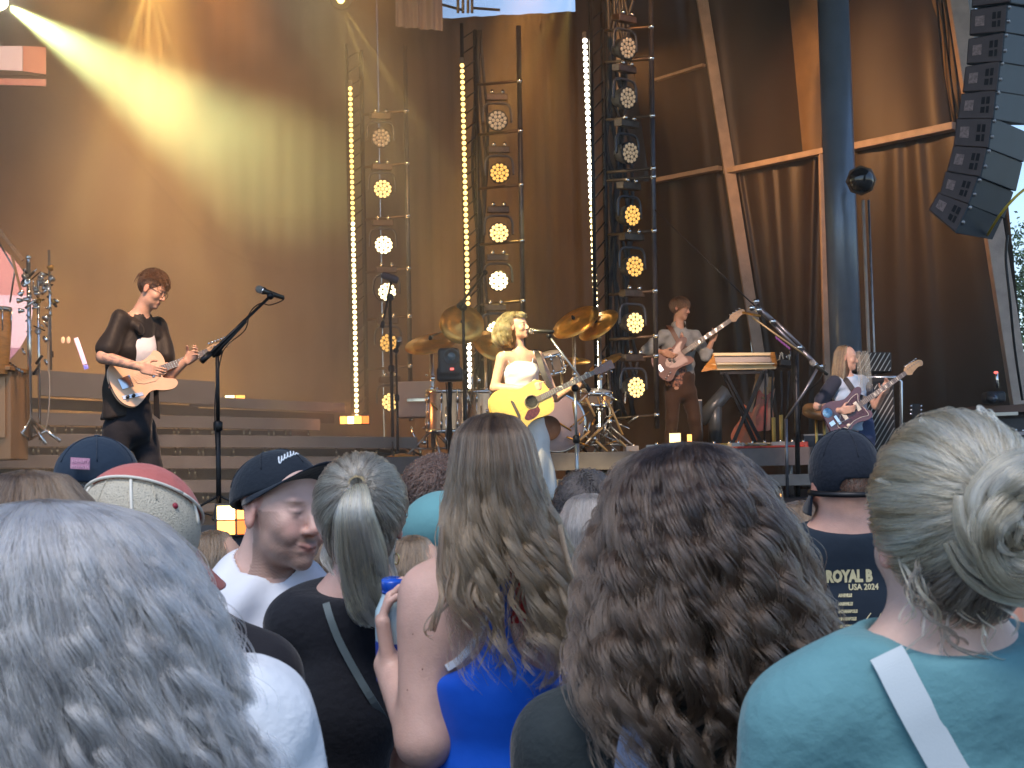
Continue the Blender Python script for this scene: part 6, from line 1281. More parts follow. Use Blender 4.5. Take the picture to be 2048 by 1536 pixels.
strap('strap', [P_(0, .05, -.02), J(1665, 800, .1), J(1680, 758, .08), J(1690, 758, -.1), J(1715, 790, -.16), J(1738, 800, -.2)], .05, mat('strap_black', (.03, .025, .025), .5), gt, (0, -1, .2))
# ================================================================== THE CROWD
def shl(rt, D, cx, ys, half_l, half_r, yw, mt, name='shirt', neck=None, dd=.0, vox=.008, t=.105, drop=.035, disp=None, ext=(), sleeve=True, armdir=.0, waistf=.8, nb=None, nr=.055):
    """back and shoulders of a standing person seen from behind; px geometry: shoulder tips at (cx-half_l, ys+..), (cx+half_r, ...)"""
    J = lambda x, y, q=0: W(x, y, D+dd+q); s = D/FPX
    sl_, sr = J(cx-half_l, ys), J(cx+half_r, ys); r = .055
    w = (half_l+half_r)/2*s*.92
    ch = J(cx, ys+.16/s); ws = J(cx, ys+.42/s); hp_ = J(cx, ys+.58/s)
    P = [('+', .05, ('o', tuple(J(cx, ys+.05/s)), tuple(ch), (w*.86, t*.8), (w*.92, t), (1, 0, 0))), ('+', .06, ('o', tuple(ch), tuple(ws), (w*.92, t), (w*waistf, t*.95), (1, 0, 0))), ('+', .05, ('o', tuple(ws), tuple(hp_), (w*waistf, t*.95), (w*.88, t*1.05), (1, 0, 0))),
         ('+', .06, ('c', tuple(sl_+V(.02, 0, 0)), tuple(J(cx, ys-drop/s)), r, .07)), ('+', .06, ('c', tuple(sr-V(.02, 0, 0)), tuple(J(cx, ys-drop/s)), r, .07))]
    if sleeve:
        P += [('+', .04, ('c', tuple(sl_+V(.02, 0, -.01)), tuple(sl_+V(-.03-armdir, .02, -.24)), .062, .066)), ('+', .04, ('c', tuple(sr+V(-.02, 0, -.01)), tuple(sr+V(.03+armdir, .02, -.24)), .062, .066))]
    P += list(ext)
    if nb is not None:
        nb = Vector(nb); m_ = (sl_+sr)/2
        P += [('+', .05, ('c', tuple(nb-V(0, 0, .02)), tuple(ch), .078, .1)), ('+', .05, ('c', tuple(nb-V(0, 0, .01)), tuple(sl_.lerp(m_, .2)), .074, .066)), ('+', .05, ('c', tuple(nb-V(0, 0, .01)), tuple(sr.lerp(m_, .2)), .074, .066)), ('-', .005, ('c', tuple(nb+V(0, .012, .20)), tuple(nb+V(0, .012, .035)), nr*1.12, nr*1.18)), ('&', .004, ('p', tuple(nb+V(0, 0, .042)), (0, -.25, 1)))]
    if neck is not None: P.append(('-', .006, ('c', tuple(neck[0]), tuple(neck[1]), neck[2], neck[3])))
    sobj(name, P, vox, mt, rt, disp=disp); return sl_, sr, ws, hp_
def lower(rt, hp_, w=.15, mt=None):
    "legs down to the ground, mostly out of the picture"
    mt = mt or cloth('crowd_jeans', (.04, .05, .08)); x, y, z = hp_
    P = [('+', .05, ('o', (x, y, z+.02), (x, y, z-.12), (w, .11), (w*1.02, .12), (1, 0, 0)))]
    for q in (-1, 1): P += [('+', .04, ('c', (x+q*.085, y, z-.1), (x+q*.09, y-.01, z*.5), .085, .062)), ('+', .03, ('c', (x+q*.09, y-.01, z*.5), (x+q*.1, y+.02, .08), .06, .045))]
    sobj('trousers', P, .014, mt, rt); shoes([(V(x+q*.1, y, 0), (0, 1, 0)) for q in (-1, 1)], m_black, rt)
def arms_down(sl_, sr, k=.0):
    P = []
    for p, q in ((sl_, -1), (sr, 1)):
        e = p+V(q*.05, .02, -.29); w = e+V(q*.0, .12, -.23); P += limb(p, e, w, .045, .04, .026)+hand_prims(w, w-e, (-q, 0, 0), q, .5)
    return P
def crowdbody(rt, D, hc, f, sl_, sr, ch, ws, hp_, skc, s=1., detail=False, vox=.007, neckr=.055, neckbase=None, arms=None, nm='skin_crowd', up=(0, 0, 1), female=False, **fc):
    hp, T, B = head_prims(hc, f, up, s, detail=detail, female=female); nb = neckbase or (Vector(hc)-V(0, .02, .19))
    P = hp+[('+', .03, ('c', tuple(Vector(T(0, -.02, -.05))), tuple(nb), neckr, neckr*1.08))]
    m = (Vector(sl_)+Vector(sr))/2; w = (Vector(sl_)-Vector(sr)).length/2
    P += [('+', .05, ('c', tuple(nb), tuple(Vector(sl_).lerp(m, .25)), .06, .05)), ('+', .05, ('c', tuple(nb), tuple(Vector(sr).lerp(m, .25)), .06, .05)), ('+', .06, ('o', tuple(m), tuple(ws), (w*.75, .085), (w*.68, .085), (1, 0, 0))), ('+', .05, ('o', tuple(ws), tuple(hp_), (w*.68, .085), (w*.75, .09), (1, 0, 0)))]
    P += arms if arms is not None else arms_down(sl_, sr)
    sobj('body', P, vox, skinmat(nm, skc), rt, col=facecol(hc, B, s, skc, **fc)); return T, B
NF = (0, 1, .12)
# ---------- C: navy cap, far left
D = 4.0; s = D/FPX; rt = root('person', 'person in a dark navy cap with a small pink tag, facing the stage at left', 'person', zpx(205, 0, D), 'audience seen from behind')
hc = W(203, 985, D)
def cap(rt, c, B, s, mt, brim_dir=1, brimmt=None, brim=True, zc=.0, r=(.084, .104, .092), hole=None, bw=.075, bl=.075, btilt=-.1, vox=.004, seams=True, zcut=.028, button=True, name='cap'):
    T = TR(c, B, s); M = Mx(B); X, Y, Z = B
    P = [('+', 0, ('e', T(0, -.012, .036+zc), tuple(q*s for q in r), M)), ('&', .003, ('p', T(0, 0, zcut+zc), tuple(-(Z+Y*(.12*brim_dir)))))]
    P += [('-', 0, ('e', T(0, -.012, .03+zc), tuple((q-.009)*s for q in r), M))]
    if hole: P.append(('-', .004, ('o', T(-.022, -brim_dir*.115, zcut+zc+.012), T(.022, -brim_dir*.115, zcut+zc+.012), (.03*s, .03*s), (.03*s, .03*s), tuple(Y))))
    hat = root('tmp', 'x', 'x', (0, 0, 0)); bpy.data.objects.remove(hat)
    h = sobj(name, P, vox*s, mt, rt)
    if seams:
        mb = MB()
        for k in range(6):
            a = k*math.pi/3+math.pi/2; pts = []
            for i in range(12):
                t = i/11*1.2; pts.append(Vector(T((r[0]+.0008)*math.sin(t)*math.cos(a), -.012+(r[1]+.0008)*math.sin(t)*math.sin(a), .036+zc+(r[2]+.0008)*math.cos(t))))
            mb.tube(pts, .0014*s, 5)
        mb.build('seam', mt if brimmt is None else mt, h)
    if button: MB().ell(T(0, -.012, .036+zc+r[2]+.001), (.008*s, .008*s, .004*s), nu=10, nv=6).build('button', brimmt or mt, h)
    if brim:
        vs = []; n = 18; m = 6
        for lay in (0, .003):
            for i in range(n+1):
                a = math.pi*(i/n-.5)*1.05; ca, sa = math.cos(a), math.sin(a)
                for j in range(m+1):
                    t = j/m; rx = (r[0]*.98)+ (bw-.075+.004)*t; y0 = brim_dir*((r[1]*.97)*ca-.012*brim_dir); y1 = y0+brim_dir*bl*t*max(0, ca)**.6
                    x = rx*sa; vs.append(T(x, y1, zcut+zc+.004-lay-(x*x)*3.2*(.3+.7*t)+btilt*t*.3+.12*(-y0*brim_dir)*0))
        k = (n+1)*(m+1); fs = [(i*(m+1)+j, i*(m+1)+j+1, (i+1)*(m+1)+j+1, (i+1)*(m+1)+j) for i in range(n) for j in range(m)]; f2 = [tuple(q+k for q in f[::-1]) for f in fs]
        ed = [(i*(m+1)+m, i*(m+1)+m+k, (i+1)*(m+1)+m+k, (i+1)*(m+1)+m) for i in range(n)]+[(j, j+1, j+1+k, j+k) for j in range(m)]+[(n*(m+1)+j, n*(m+1)+j+k, n*(m+1)+j+1+k, n*(m+1)+j+1) for j in range(m)]
        MB()._add(vs, fs+f2+ed).build('brim', brimmt or mt, h)
    return h, T
m_navy = cloth('navy_cap', (.018, .032, .055), .25, 60)
hp_=None
sl_, sr, ws, hp_ = shl(rt, D, 200, 1175, 150, 150, 0, cloth('crowd_black', (.015, .015, .02)), nb=hc-V(0, .02, .19))
f_ = (.62, .78, .0); T, B = crowdbody(rt, D, hc, f_, sl_, sr, None, ws, hp_, SK2, 1.05); lower(rt, hp_)
h, T = cap(rt, hc, B, 1.16, m_navy, 1, zcut=.012, bl=.075, zc=.002)
shorthair(hc, B, 1.06, 2200, .06, hairmat('hair_grey_dark', (.05, .045, .045), (.28, .27, .27)), rt, 41, zmin=-.06, comb=(0, -.1, -1), back=-.09, r0=.001, zmax=.03)
tg = Vector(T(-.03, -.113, .045)); u = V(.97, -.2, -.08).normalized(); vv = V(0, .1, 1).normalized(); a = W(161, 928, D-.14)
MB().prism([(-.027, -.014), (.027, -.014), (.027, .016), (-.027, .016)], a, u, vv, .003).build('tag', mat('pink_tag', (.32, .12, .2), .7, var=.5, vscale=160, col2=(.5, .28, .38)), h)
rq = random.Random(6)
for row_ in (.006, -.008):
    mb = MB()
    for i in range(8):
        x = -.022+i*.0062; mb.bar(a+u*x+vv*(row_-.0035)-V(0, .0045, 0), a+u*(x+rq.uniform(-.001, .002))+vv*(row_+.004)-V(0, .0045, 0), .0016, .001); mb.bar(a+u*x+vv*(row_+rq.choice((-.003, 0, .0035)))-V(0, .0045, 0), a+u*(x+.004)+vv*(row_+rq.choice((-.003, 0, .0035)))-V(0, .0045, 0), .0014, .001)
    mb.build('lettering', mat('pink_thread', (.6, .34, .46), .7), h)
# ---------- K: dark head behind, L: smooth grey-brown head, O: dark curls
hd_ = hairmat('hair_black', (.018, .014, .013), (.07, .055, .05)); hgr = hairmat('hair_ash', (.10, .085, .075), (.34, .29, .25)); hbr = hairmat('hair_brown', (.045, .028, .018), (.15, .10, .065)); hmid = hairmat('hair_midbrown', (.07, .045, .028), (.24, .16, .10))
def backhead(lab, cx, top, D, rx_px, mt, shirt, seed, keys=None, body=True, wave=.006, shy=None, n=(150, 50), s=1., cf=NF, r0=.0008, freq=2, curl=.2, half=None, skc=SK2, smax=1., fly=.05, short=False):
    s_ = D/FPX; rt = root('person', lab, 'person', zpx(cx, 0, D), 'audience seen from behind'); rx = rx_px*s_; hc = W(cx, top, D)-V(0, 0, .125*s)
    shy = shy or (top+.32/s_); hf = half or .18/s_
    sl_, sr, ws, hp_ = shl(rt, D, cx, shy, hf, hf, 0, shirt, vox=.01, nb=hc-V(0, .02, .19), disp=waves(.003, .18, seed))
    T, B = crowdbody(rt, D, hc, cf, sl_, sr, None, ws, hp_, skc, s, vox=.009); lower(rt, hp_)
    if short: shorthair(hc, B, s*1.03, 5000, .05, mt, rt, seed, zmin=-.05, back=-.1, mess=.35, r0=.0009, ex=(rx/s/1.03-.006, .1, .09), wav=.006, whorl=True, lift=.2); return rt
    keys = keys or [(.122, 0, .01, -.01, .01), (.112, 0, rx*.6, -.01, .065), (.06, 0, rx, -.02, .1), (-.02, 0, rx*1.02, -.03, .1), (-.1, 0, rx*.98, -.04, .09), (-.17, 0, rx*.95, -.05, .08), (-.24, 0, rx*.8, -.055, .06)]
    longhair(rt, hc, basis((0, 1, 0)), s, keys, mt, n[0], n[1], S=18, wave=wave, freq=freq, curl=curl, frizz=.003, clump=.6, seed=seed, wstart=.15, r0=r0, fly=fly, smax=smax); return rt
backhead('person with short black hair directly right of the long brown hair, further forward', 1168, 945, 4.2, 62, hd_, cloth('crowd_grey', (.12, .12, .13)), 51, short=True)
backhead('person with smooth ash-brown hair between the long brown hair and the curls', 1178, 985, 3.2, 66, hgr, cloth('crowd_dim', (.07, .07, .09)), 52, wave=.002)
backhead('person with dark wavy hair between the curls and the black-capped man', 1600, 1000, 4.3, 62, hbr, cloth('crowd_black', (.015, .015, .02)), 53, wave=.012)
backhead('dark-haired person standing behind the white-haired head at far left', 60, 938, 2.3, 130, hbr, cloth('crowd_black', (.015, .015, .02)), 54, wave=.008, n=(200, 60), fly=.15)
backhead('brown-haired person half seen between the coral cap and the cap man', 428, 1058, 3.6, 48, hmid, cloth('crowd_navy', (.02, .03, .055)), 55, wave=.01)
backhead('dark-bobbed person in a pink top between the cap man and the ponytail', 636, 1058, 3.7, 56, hbr, cloth('pink_top', (.62, .42, .60)), 56, wave=.003, shy=1218, half=62)
backhead('brown wavy head low between the ponytail and the bare shoulder', 826, 1068, 3.3, 52, hmid, cloth('crowd_navy', (.02, .03, .055)), 57, wave=.012)
# H: teal shirt, head bowed
D = 3.9; J = lambda x, y, q=0: W(x, y, D+q); rt = root('person', 'dark curly-haired person in a teal shirt leaning forward beside the long brown hair', 'person', zpx(880, 0, D), 'audience seen from behind')
hc = J(872, 1010, .1); m_teal = cloth('teal_shirt', (.12, .29, .31), .4, 14)
sl_, sr, ws, hp_ = shl(rt, D, 895, 1080, 75, 75, 0, m_teal, ext=[('+', .05, ('e', tuple(J(880, 1055, -.06)), (.10, .1, .09), None))])
T, B = crowdbody(rt, D, hc, (.2, .95, -.25), sl_, sr, None, ws, hp_, SK2, 1.); lower(rt, hp_)
shorthair(hc, B, 1.0, 4500, .045, hairmat('hair_curlydark', (.03, .016, .012), (.11, .06, .045)), rt, 61, zmin=-.05, comb=(0, 0, -.2), back=-.12, mess=1.2, wav=.012, r0=.001, lift=.3)
# ---------- N: black cap, tour shirt
D = 3.7; s = D/FPX; J = lambda x, y, q=0: W(x, y, D+q); rt = root('person', 'person in a black cap and black tour T-shirt with gold lettering on the back', 'person', zpx(1690, 0, D), 'audience seen from behind')
hc = J(1686, 968)
m_btee = cloth('tour_tee', (.012, .02, .032), .35, 16)
sl_, sr, ws, hp_ = shl(rt, D, 1706, 1120, 158, 158, 0, m_btee, drop=.05, nb=J(1692, 1082, -.01), nr=.064, t=.11, disp=waves(.003, .2, 33))
T, B = crowdbody(rt, D, hc, (-.12, 1, .06), sl_, sr, None, ws, hp_, (.52, .29, .22), 1.0, neckr=.064, neckbase=J(1692, 1078, -.01)); lower(rt, hp_)
T0 = TR(hc, B, 1)
shorthair(hc, B, 1.0, 2600, .012, hairmat('hair_buzz', (.09, .06, .04), (.2, .14, .1)), rt, 71, zmin=-.03, comb=(0, 0, -1), back=-.105, mess=.5, wav=.001, r0=.0007, zmax=-.0, lift=.05, cap=False)
shorthair(hc, B, 1.0, 1800, .012, hairmat('hair_buzz'), rt, 72, zmin=5, comb=(0, 0, -1), back=-.03, mess=.5, wav=.001, r0=.0007, zmax=.04, lift=.05, cap=False)
h, T = cap(rt, hc, B, 1.02, cloth('black_cap', (.012, .016, .026), .3, 80), 1, zcut=-.022, hole=True, vox=.0035, r=(.085, .105, .098))
MB().tube([Vector(T(.088*math.cos(a), -.012-.108*math.sin(a), -.018)) for a in [math.pi*i/16 for i in range(17)]], .0075, 6).build('strap', m_black, h)
MB().ell(J(1628, 1000, -.02), (.008, .008, .008), nu=6, nv=5)
bk = J(1694, 1160, -.13); bx = V(1, 0, 0); bz = V(0, -.05, 1).normalized(); m_gold = mat('gold_print', (.52, .46, .27), .6, var=.12, vscale=60); s = (D-.13)/FPX
def bt(nm, body, x, y, size_px, bold=0., sx=1., sh=0.): return text(nm, body, size_px*s/.72, W(x, y, D-.125), bx, bz, m_gold, rt, bold=bold, sx=sx, shear=sh, ext=.0006)
bt('lettering', 'ROYAL B', 1652, 1164, 23, .0022, .72)
bt('lettering', 'USA 2024', 1697, 1180, 12, .0005, .88)
for i, (a, b) in enumerate((('', 'ASHEVILLE'), ('', 'NASHVILLE'), ('', 'INDIANAPOLIS'), ('14-16', 'MINNEAPOLIS'), ('SEP 17', 'MADISON'), ('', 'GRAND RAPIDS'))):
    y = (1194, 1211, 1226, 1241, 1256, 1271)[i]; bt('lettering', b, 1677, y, 6.2, .0007, .66, .15)
    if a: bt('lettering', a, 1652, y, 5.6, .0005, .6)
tee_ = [o for o in rt.children if o.name.startswith('shirt')]
for o in list(rt.children):
    if o.name.startswith('lettering'):
        wl = _wloc(o)
        for v in o.data.vertices:
            p = v.co+wl; loc = CAM+(p-CAM); d_ = (loc-CAM).normalized()
            hk = stick_dir(d_, tee_, .002)
            if hk is not None: v.co = hk-wl
for pts, w0, w1 in (([(1695, 1302), (1712, 1292), (1720, 1276), (1722, 1258), (1730, 1243), (1742, 1226)], .004, .0012), ([(1722, 1262), (1735, 1256), (1748, 1248)], .003, .0008), ([(1695, 1302), (1690, 1285), (1687, 1266)], .0015, .0006), ([(1748, 1240), (1756, 1238), (1762, 1226)], .0015, .0006), ([(1724, 1256), (1728, 1248), (1732, 1254)], .002, .0008)):
    q = smooth3([stick(x, y, tee_, .001) or W(x, y, D-.124) for x, y in pts], 5); MB().tube(q, list(np.linspace(w0, w1, len(q))), 6).build('branch_print', m_gold, rt)
# ---------- Q: right edge
D = 2.6; rt = backhead('dark-haired person in a white shirt cut off by the right edge', 2095, 1060, 2.6, 78, hbr, cloth('white_shirt_r', (.60, .64, .70)), 81, wave=.01, shy=1205, half=120, n=(90, 50))
# ---------- E: the smiling cap man
D = 3.3; s = D/FPX; J = lambda x, y, q=0: W(x, y, D+q); rt = root('person', 'smiling bearded man in a black cap and white T-shirt turned towards the right', 'person', zpx(540, 0, D))
hc = J(566, 1023); f_ = (.71, -.70, -.06); up_ = (.10, .0, 1)
hp, T, B = head_prims(hc, f_, up_, 1.09, detail=True, smile=1.)
m_wt = cloth('white_tee_man', (.66, .68, .74), .5, 9, .8, .04)
sl_, sr = J(448, 1214, .0), J(612, 1232, .16)   # far/near shoulders
s0 = J(452, 1222, -.03); s1 = J(640, 1228, .14)
body = hp+[('+', .03, ('c', tuple(Vector(T(0, -.03, -.045))), tuple(J(516, 1166, .03)), .058, .064)), ('+', .05, ('c', tuple(J(516, 1168, .04)), tuple(J(470, 1215, 0)), .06, .05)), ('+', .05, ('c', tuple(J(520, 1170, .05)), tuple(s1), .06, .05)), ('+', .06, ('o', tuple(J(530, 1220, .05)), tuple(J(530, 1500, .05)), (.15, .09), (.14, .09), (1, 0, 0)))]+arms_down(s0, s1)
sobj('body', body, .0034, skinmat('skin_man', (.56, .36, .30)), rt, col=facecol(hc, B, 1.09, (.56, .36, .30), beard=(.12, .07, .045), beardw=.72, smile=1., lips=(.33, .13, .11), brow=(.16, .10, .07), cheeks=.35))
P = [('+', .05, ('o', tuple(J(532, 1205, .05)), tuple(J(532, 1300, .05)), (.165, .11), (.19, .125), (1, 0, 0))), ('+', .06, ('o', tuple(J(532, 1300, .05)), tuple(J(530, 1700, .05)), (.19, .125), (.18, .12), (1, 0, 0))), ('+', .06, ('c', tuple(s0+V(.01, 0, 0)), tuple(J(505, 1175, .04)), .065, .075)), ('+', .06, ('c', tuple(s1), tuple(J(540, 1180, .06)), .06, .072)),
     ('+', .04, ('c', tuple(s0), tuple(s0+V(-.04, .02, -.26)), .072, .076)), ('+', .04, ('c', tuple(s1), tuple(s1+V(.04, .02, -.26)), .07, .074)), ('-', .004, ('c', tuple(Vector(T(0, -.02, -.05))), tuple(J(518, 1160, .03)), .066, .079))]
def tuck(Pn): return .0035*np.sin(Pn[0]*34+Pn[2]*22+1.5*np.sin(Pn[2]*14))+.0025*np.sin(Pn[0]*70-Pn[2]*45)
sobj('shirt', P, .006, m_wt, rt, disp=tuck); nb = J(518, 1160, .03)
lower(rt, J(530, 1690, .05))
Bc = basis((.74, -.60, .36), up_); h, T2 = cap(rt, hc, Bc, 1.09, cloth('black_cap_man', (.010, .016, .026), .25, 90), 1, zcut=.028, zc=.004, bl=.08, vox=.003, r=(.0855, .107, .092), btilt=.02); X_, Y_, Z_ = Bc
# buzz cut and beard stubble as short strands
shorthair(hc, B, 1.09, 3500, .004, hairmat('hair_buzz_man', (.2, .14, .1), (.34, .26, .2)), rt, 91, zmin=-.03, comb=(0, 0, -1), back=-.1, mess=.6, wav=.0, r0=.0003, cap=False, ex=(.0746, .0943, .0825), zmax=.06, lift=.03)
# script on the cap front-left side
def onell(u, v_, r=(.0855, .107, .091)):   # point on the cap by azimuth u (0 = front, + towards viewer side) and elevation v
    x = -math.sin(u)*math.cos(v_); y = math.cos(u)*math.cos(v_); z = math.sin(v_); return Vector(T2(r[0]*x, -.012+r[1]*y, .044+r[2]*z))
m_thr = mat('white_thread', (.62, .68, .74), .6)
scr = 'oauugrna'; rr = random.Random(2); mb = MB(); n = 150; ps_ = []
for i in range(n):
    t = i/(n-1); ph = t*2*math.pi*8.5; x = t+.028*math.cos(ph); y = .045*math.sin(ph)*(1.5 if t < .12 else 1.)-(.05*max(0, math.sin((t-.45)*60)) if .44 < t < .5 else 0)
    P0 = W(556, 921, D-.12).lerp(W(606, 905, D-.12), x); ps_.append((x, y))
def caprow(x, y):  # shoot from the camera onto the cap ellipsoid
    px = 556+50*x; py = 922-19*math.sin(x*1.75)-y*110; o_ = CAM; d_ = (W(px, py, D)-CAM).normalized(); c0 = Vector(T2(0, -.012, .040)); M3 = Matrix((X_, Y_, Z_)); q = M3@(o_-c0); e = M3@d_; rr_ = Vector((.0855, .107, .092))*1.09*1.012
    q = Vector([q[i]/rr_[i] for i in range(3)]); e = Vector([e[i]/rr_[i] for i in range(3)]); a, b, c = e.dot(e), q.dot(e), q.dot(q)-1; dsc = b*b-a*c
    return None if dsc < 0 else o_+d_*((-b-math.sqrt(dsc))/a)
pp = [caprow(*p) for p in ps_]; pp = [p for p in pp if p is not None]; mb.tube(pp, .0016, 5); mb.build('embroidery', m_thr, h)
# ---------- D: coral trucker cap
D = 2.5; s = D/FPX; J = lambda x, y, q=0: W(x, y, D+q); rt = root('person', 'person in a coral and cream mesh trucker cap and black shirt, seen from behind', 'person', zpx(300, 0, D), 'audience seen from behind')
hc = J(292, 1112); m_blk = cloth('crowd_black', (.015, .015, .02))
sl_, sr, ws, hp_ = shl(rt, D, 330, 1350, 230, 215, 0, m_blk, drop=.06, nb=J(325, 1275))
f_ = (.36, .92, -.05); up_ = (-.13, 0, 1)
T, B = crowdbody(rt, D, hc, f_, sl_, sr, None, ws, hp_, (.50, .27, .22), 1.06, up=up_, detail=True, vox=.005, neckbase=J(325, 1275)); lower(rt, hp_)
m_mesh = mat('cream_mesh', (.52, .48, .38), .85, bump=.9, bscale=420, var=.12, vscale=10); m_coral = cloth('coral_cloth', (.46, .13, .115), .5, 40)
nt_ = m_mesh.node_tree; bs_ = nt_.nodes['Principled BSDF']; tc_m = nt_.nodes.new('ShaderNodeTexCoord'); vt_ = nt_.nodes.new('ShaderNodeTexVoronoi'); vt_.inputs['Scale'].default_value = 190; vt_.inputs['Randomness'].default_value = .35
cr_ = nt_.nodes.new('ShaderNodeMapRange'); cr_.inputs['From Min'].default_value = .12; cr_.inputs['From Max'].default_value = .32; cm_ = nt_.nodes.new('ShaderNodeMix'); cm_.data_type = 'RGBA'; cm_.inputs['A'].default_value = (.36, .31, .23, 1); cm_.inputs['B'].default_value = (.68, .62, .49, 1)
nt_.links.new(tc_m.outputs['Object'], vt_.inputs['Vector']); nt_.links.new(vt_.outputs['Distance'], cr_.inputs['Value']); nt_.links.new(cr_.outputs[0], cm_.inputs['Factor']); nt_.links.new(cm_.outputs['Result'], bs_.inputs['Base Color'])
h, T = cap(rt, hc, B, 1.13, m_mesh, 1, brimmt=m_coral, zcut=-.018, zc=.004, vox=.0032, r=(.084, .103, .094), bl=.07)
Mb = Mx(B); X_, Y_, Z_ = B; nfp = (Y_*.45+Z_*1.).normalized(); p0_ = Vector(T(0, -.012, .083))
P = [('+', 0, ('e', T(0, -.012, .0405), tuple(q*1.13 for q in (.0885, .1075, .0985)), Mb)), ('-', 0, ('e', T(0, -.012, .0405), tuple(q*1.13 for q in (.08, .099, .09)), Mb)), ('&', .002, ('p', tuple(p0_), tuple(-nfp)))]
sobj('front_panel', P, .0032, m_coral, h)
def ring_on(c0, B_, rr_, p_, n_, off=1.0):
    "closed curve where a plane meets an ellipsoid"
    u_ = B_[0]; w_ = n_.cross(u_).normalized(); M3 = Matrix((B_[0], B_[1], B_[2])); out = []
    for k in range(49):
        a = 2*math.pi*k/48; dv = u_*math.cos(a)+w_*math.sin(a); q = M3@(p_-c0); e = M3@dv; q = Vector([q[i]/rr_[i] for i in range(3)]); e = Vector([e[i]/rr_[i] for i in range(3)]); A_, B2, C_ = e.dot(e), q.dot(e), q.dot(q)-1
        if B2*B2-A_*C_ > 0: out.append(p_+dv*((-B2+math.sqrt(B2*B2-A_*C_))/A_)*off)
    return out
rg = ring_on(Vector(T(0, -.012, .0405)), B, Vector((.0895, .1085, .0995))*1.13, p0_, nfp)
for az in (-.62, .62, -1.9, 1.9):
    pts = []
    for i in range(14):
        t = .62+i/13*.98; a = az-math.pi/2; pts.append(Vector(T(.0855*math.sin(t)*math.cos(a), -.012+.1045*math.sin(t)*math.sin(a), .04+.0955*math.cos(t))))
    MB().tube(pts, .0028, 6).build('cream_seam', mat('cream_piping', (.66, .63, .55), .7), h)
MB().tube(rg+rg[:1], .0026, 6).build('piping', mat('cream_piping', (.66, .63, .55), .7), h)
for (x, y) in ((350, 1012), (279, 1061)):
    o_ = CAM; d_ = (J(x, y)-CAM).normalized(); c0 = Vector(T(0, -.012, .04)); M3 = Matrix((X_, Y_, Z_)); q = M3@(o_-c0); e = M3@d_; rr_ = Vector((.084, .103, .094))*1.13; q = Vector([q[i]/rr_[i] for i in range(3)]); e = Vector([e[i]/rr_[i] for i in range(3)]); a, b, c = e.dot(e), q.dot(e), q.dot(q)-1
    if b*b-a*c > 0: p = o_+d_*((-b-math.sqrt(b*b-a*c))/a); MB().ell(p, (.0055, .0055, .0055), nu=10, nv=8).build('eyelet', mat('maroon_eyelet', (.25, .01, .03), .5), h)
# ---------- F: blonde ponytail
D = 2.95; s = D/FPX; J = lambda x, y, q=0: W(x, y, D+q); rt = root('person', 'person with a high blonde ponytail, gold hoop earrings and black sleeveless top', 'person', zpx(690, 0, D), 'audience seen from behind')
hc = J(722, 1044); m_bt = cloth('black_knit', (.010, .011, .016), .3, 60)
s0, s1 = J(580, 1262, .02), J(822, 1262, .04)
sl_, sr, ws, hp_ = shl(rt, D, 690, 1250, 112, 105, 0, m_bt, name='top', drop=.045, sleeve=False, t=.1, disp=waves(.0025, .25, 35), waistf=.86, nb=J(716, 1212), nr=.05)
T, B = crowdbody(rt, D, hc, (-.05, 1, .05), s0, s1, None, ws, hp_, (.50, .31, .26), .98, neckr=.05, vox=.005, neckbase=J(716, 1208, .0), arms=limb(J(582, 1262), J(565, 1400, .0), J(600, 1560, -.0), .046, .043, .03)+limb(J(812, 1262, .03), J(835, 1400, .05), J(800, 1540, .1), .046, .042, .028)+hand_prims(J(600, 1560), (0, .3, -1), (0, 1, 0))+hand_prims(J(800, 1540, .1), (0, .5, -1), (0, 1, 0)), detail=True); lower(rt, hp_, mt=m_blk)
hbp = hairmat('hair_blonde_ash', (.32, .25, .13), (.93, .82, .50), .3); hroot = hairmat('hair_ash_roots', (.05, .036, .026), (.5, .43, .32), .3)
def pulled(rt, c, B, s, tie, ex, n, mt, name='hair', seed=1, rng=None, r0=.0009, bulge=.012, front=.7, low=-.09, rough=.0025, zc=.035, yc=-.012, side=None):
    """strands swept along the skull from the hairline to the tie point (local coordinates)"""
    r = np.random.default_rng(seed); X, Y, Z = (np.array(b) for b in B); P = []; tone = []; ex = np.array(ex); tn = (np.array(tie)-np.array([0, yc, zc]))/ex; tn /= np.linalg.norm(tn)
    while len(P) < n:
        q = r.normal(size=3); q /= np.linalg.norm(q)
        if q[1] > front or q[2]*ex[2]+zc < low: continue
        if q@tn > .93: continue
        w = math.acos(np.clip(q@tn, -1, 1)); t = np.linspace(0, 1, 16)[:, None]
        p = (np.sin((1-t)*w)*q+np.sin(t*w)*tn)/math.sin(w); lift = 1.02+bulge/.09*np.sin(t*math.pi)*r.uniform(.5, 1.3)
        ph = r.uniform(0, 6.28, 3); p = p*ex*lift+np.array([0, yc, zc])+rough*np.sin(ph+t*r.uniform(4, 9))*np.sin(t*math.pi)
        P.append(p); a = math.atan2(q[0], q[2]); tone.append(.5+.28*math.sin(a*13+q[1]*5)+.16*math.sin(a*31)+.12*r.normal())
    P = np.array(P)*s; P = np.array(c)+P[..., 0:1]*X+P[..., 1:2]*Y+P[..., 2:3]*Z; return strands(name, P, r0*s, r0*.6*s, mt, rt, np.array(tone))
tie = (.0, -.095, .075)
sobj('scalp_hair', [('+', 0, ('e', TR(hc, B, .98)(0, -.012, .035), (.078, .1, .088), Mx(B))), ('+', .02, ('e', TR(hc, B, .98)(0, -.035, -.02), (.064, .065, .06), Mx(B))), ('-', .02, ('e', TR(hc, B, .98)(0, .1, -.04), (.085, .08, .09), Mx(B)))], .005, mt_solid(hroot), rt)
pulled(rt, hc, B, .98, tie, (.082, .104, .093), 5200, hroot, seed=3, low=-.06, bulge=.012)
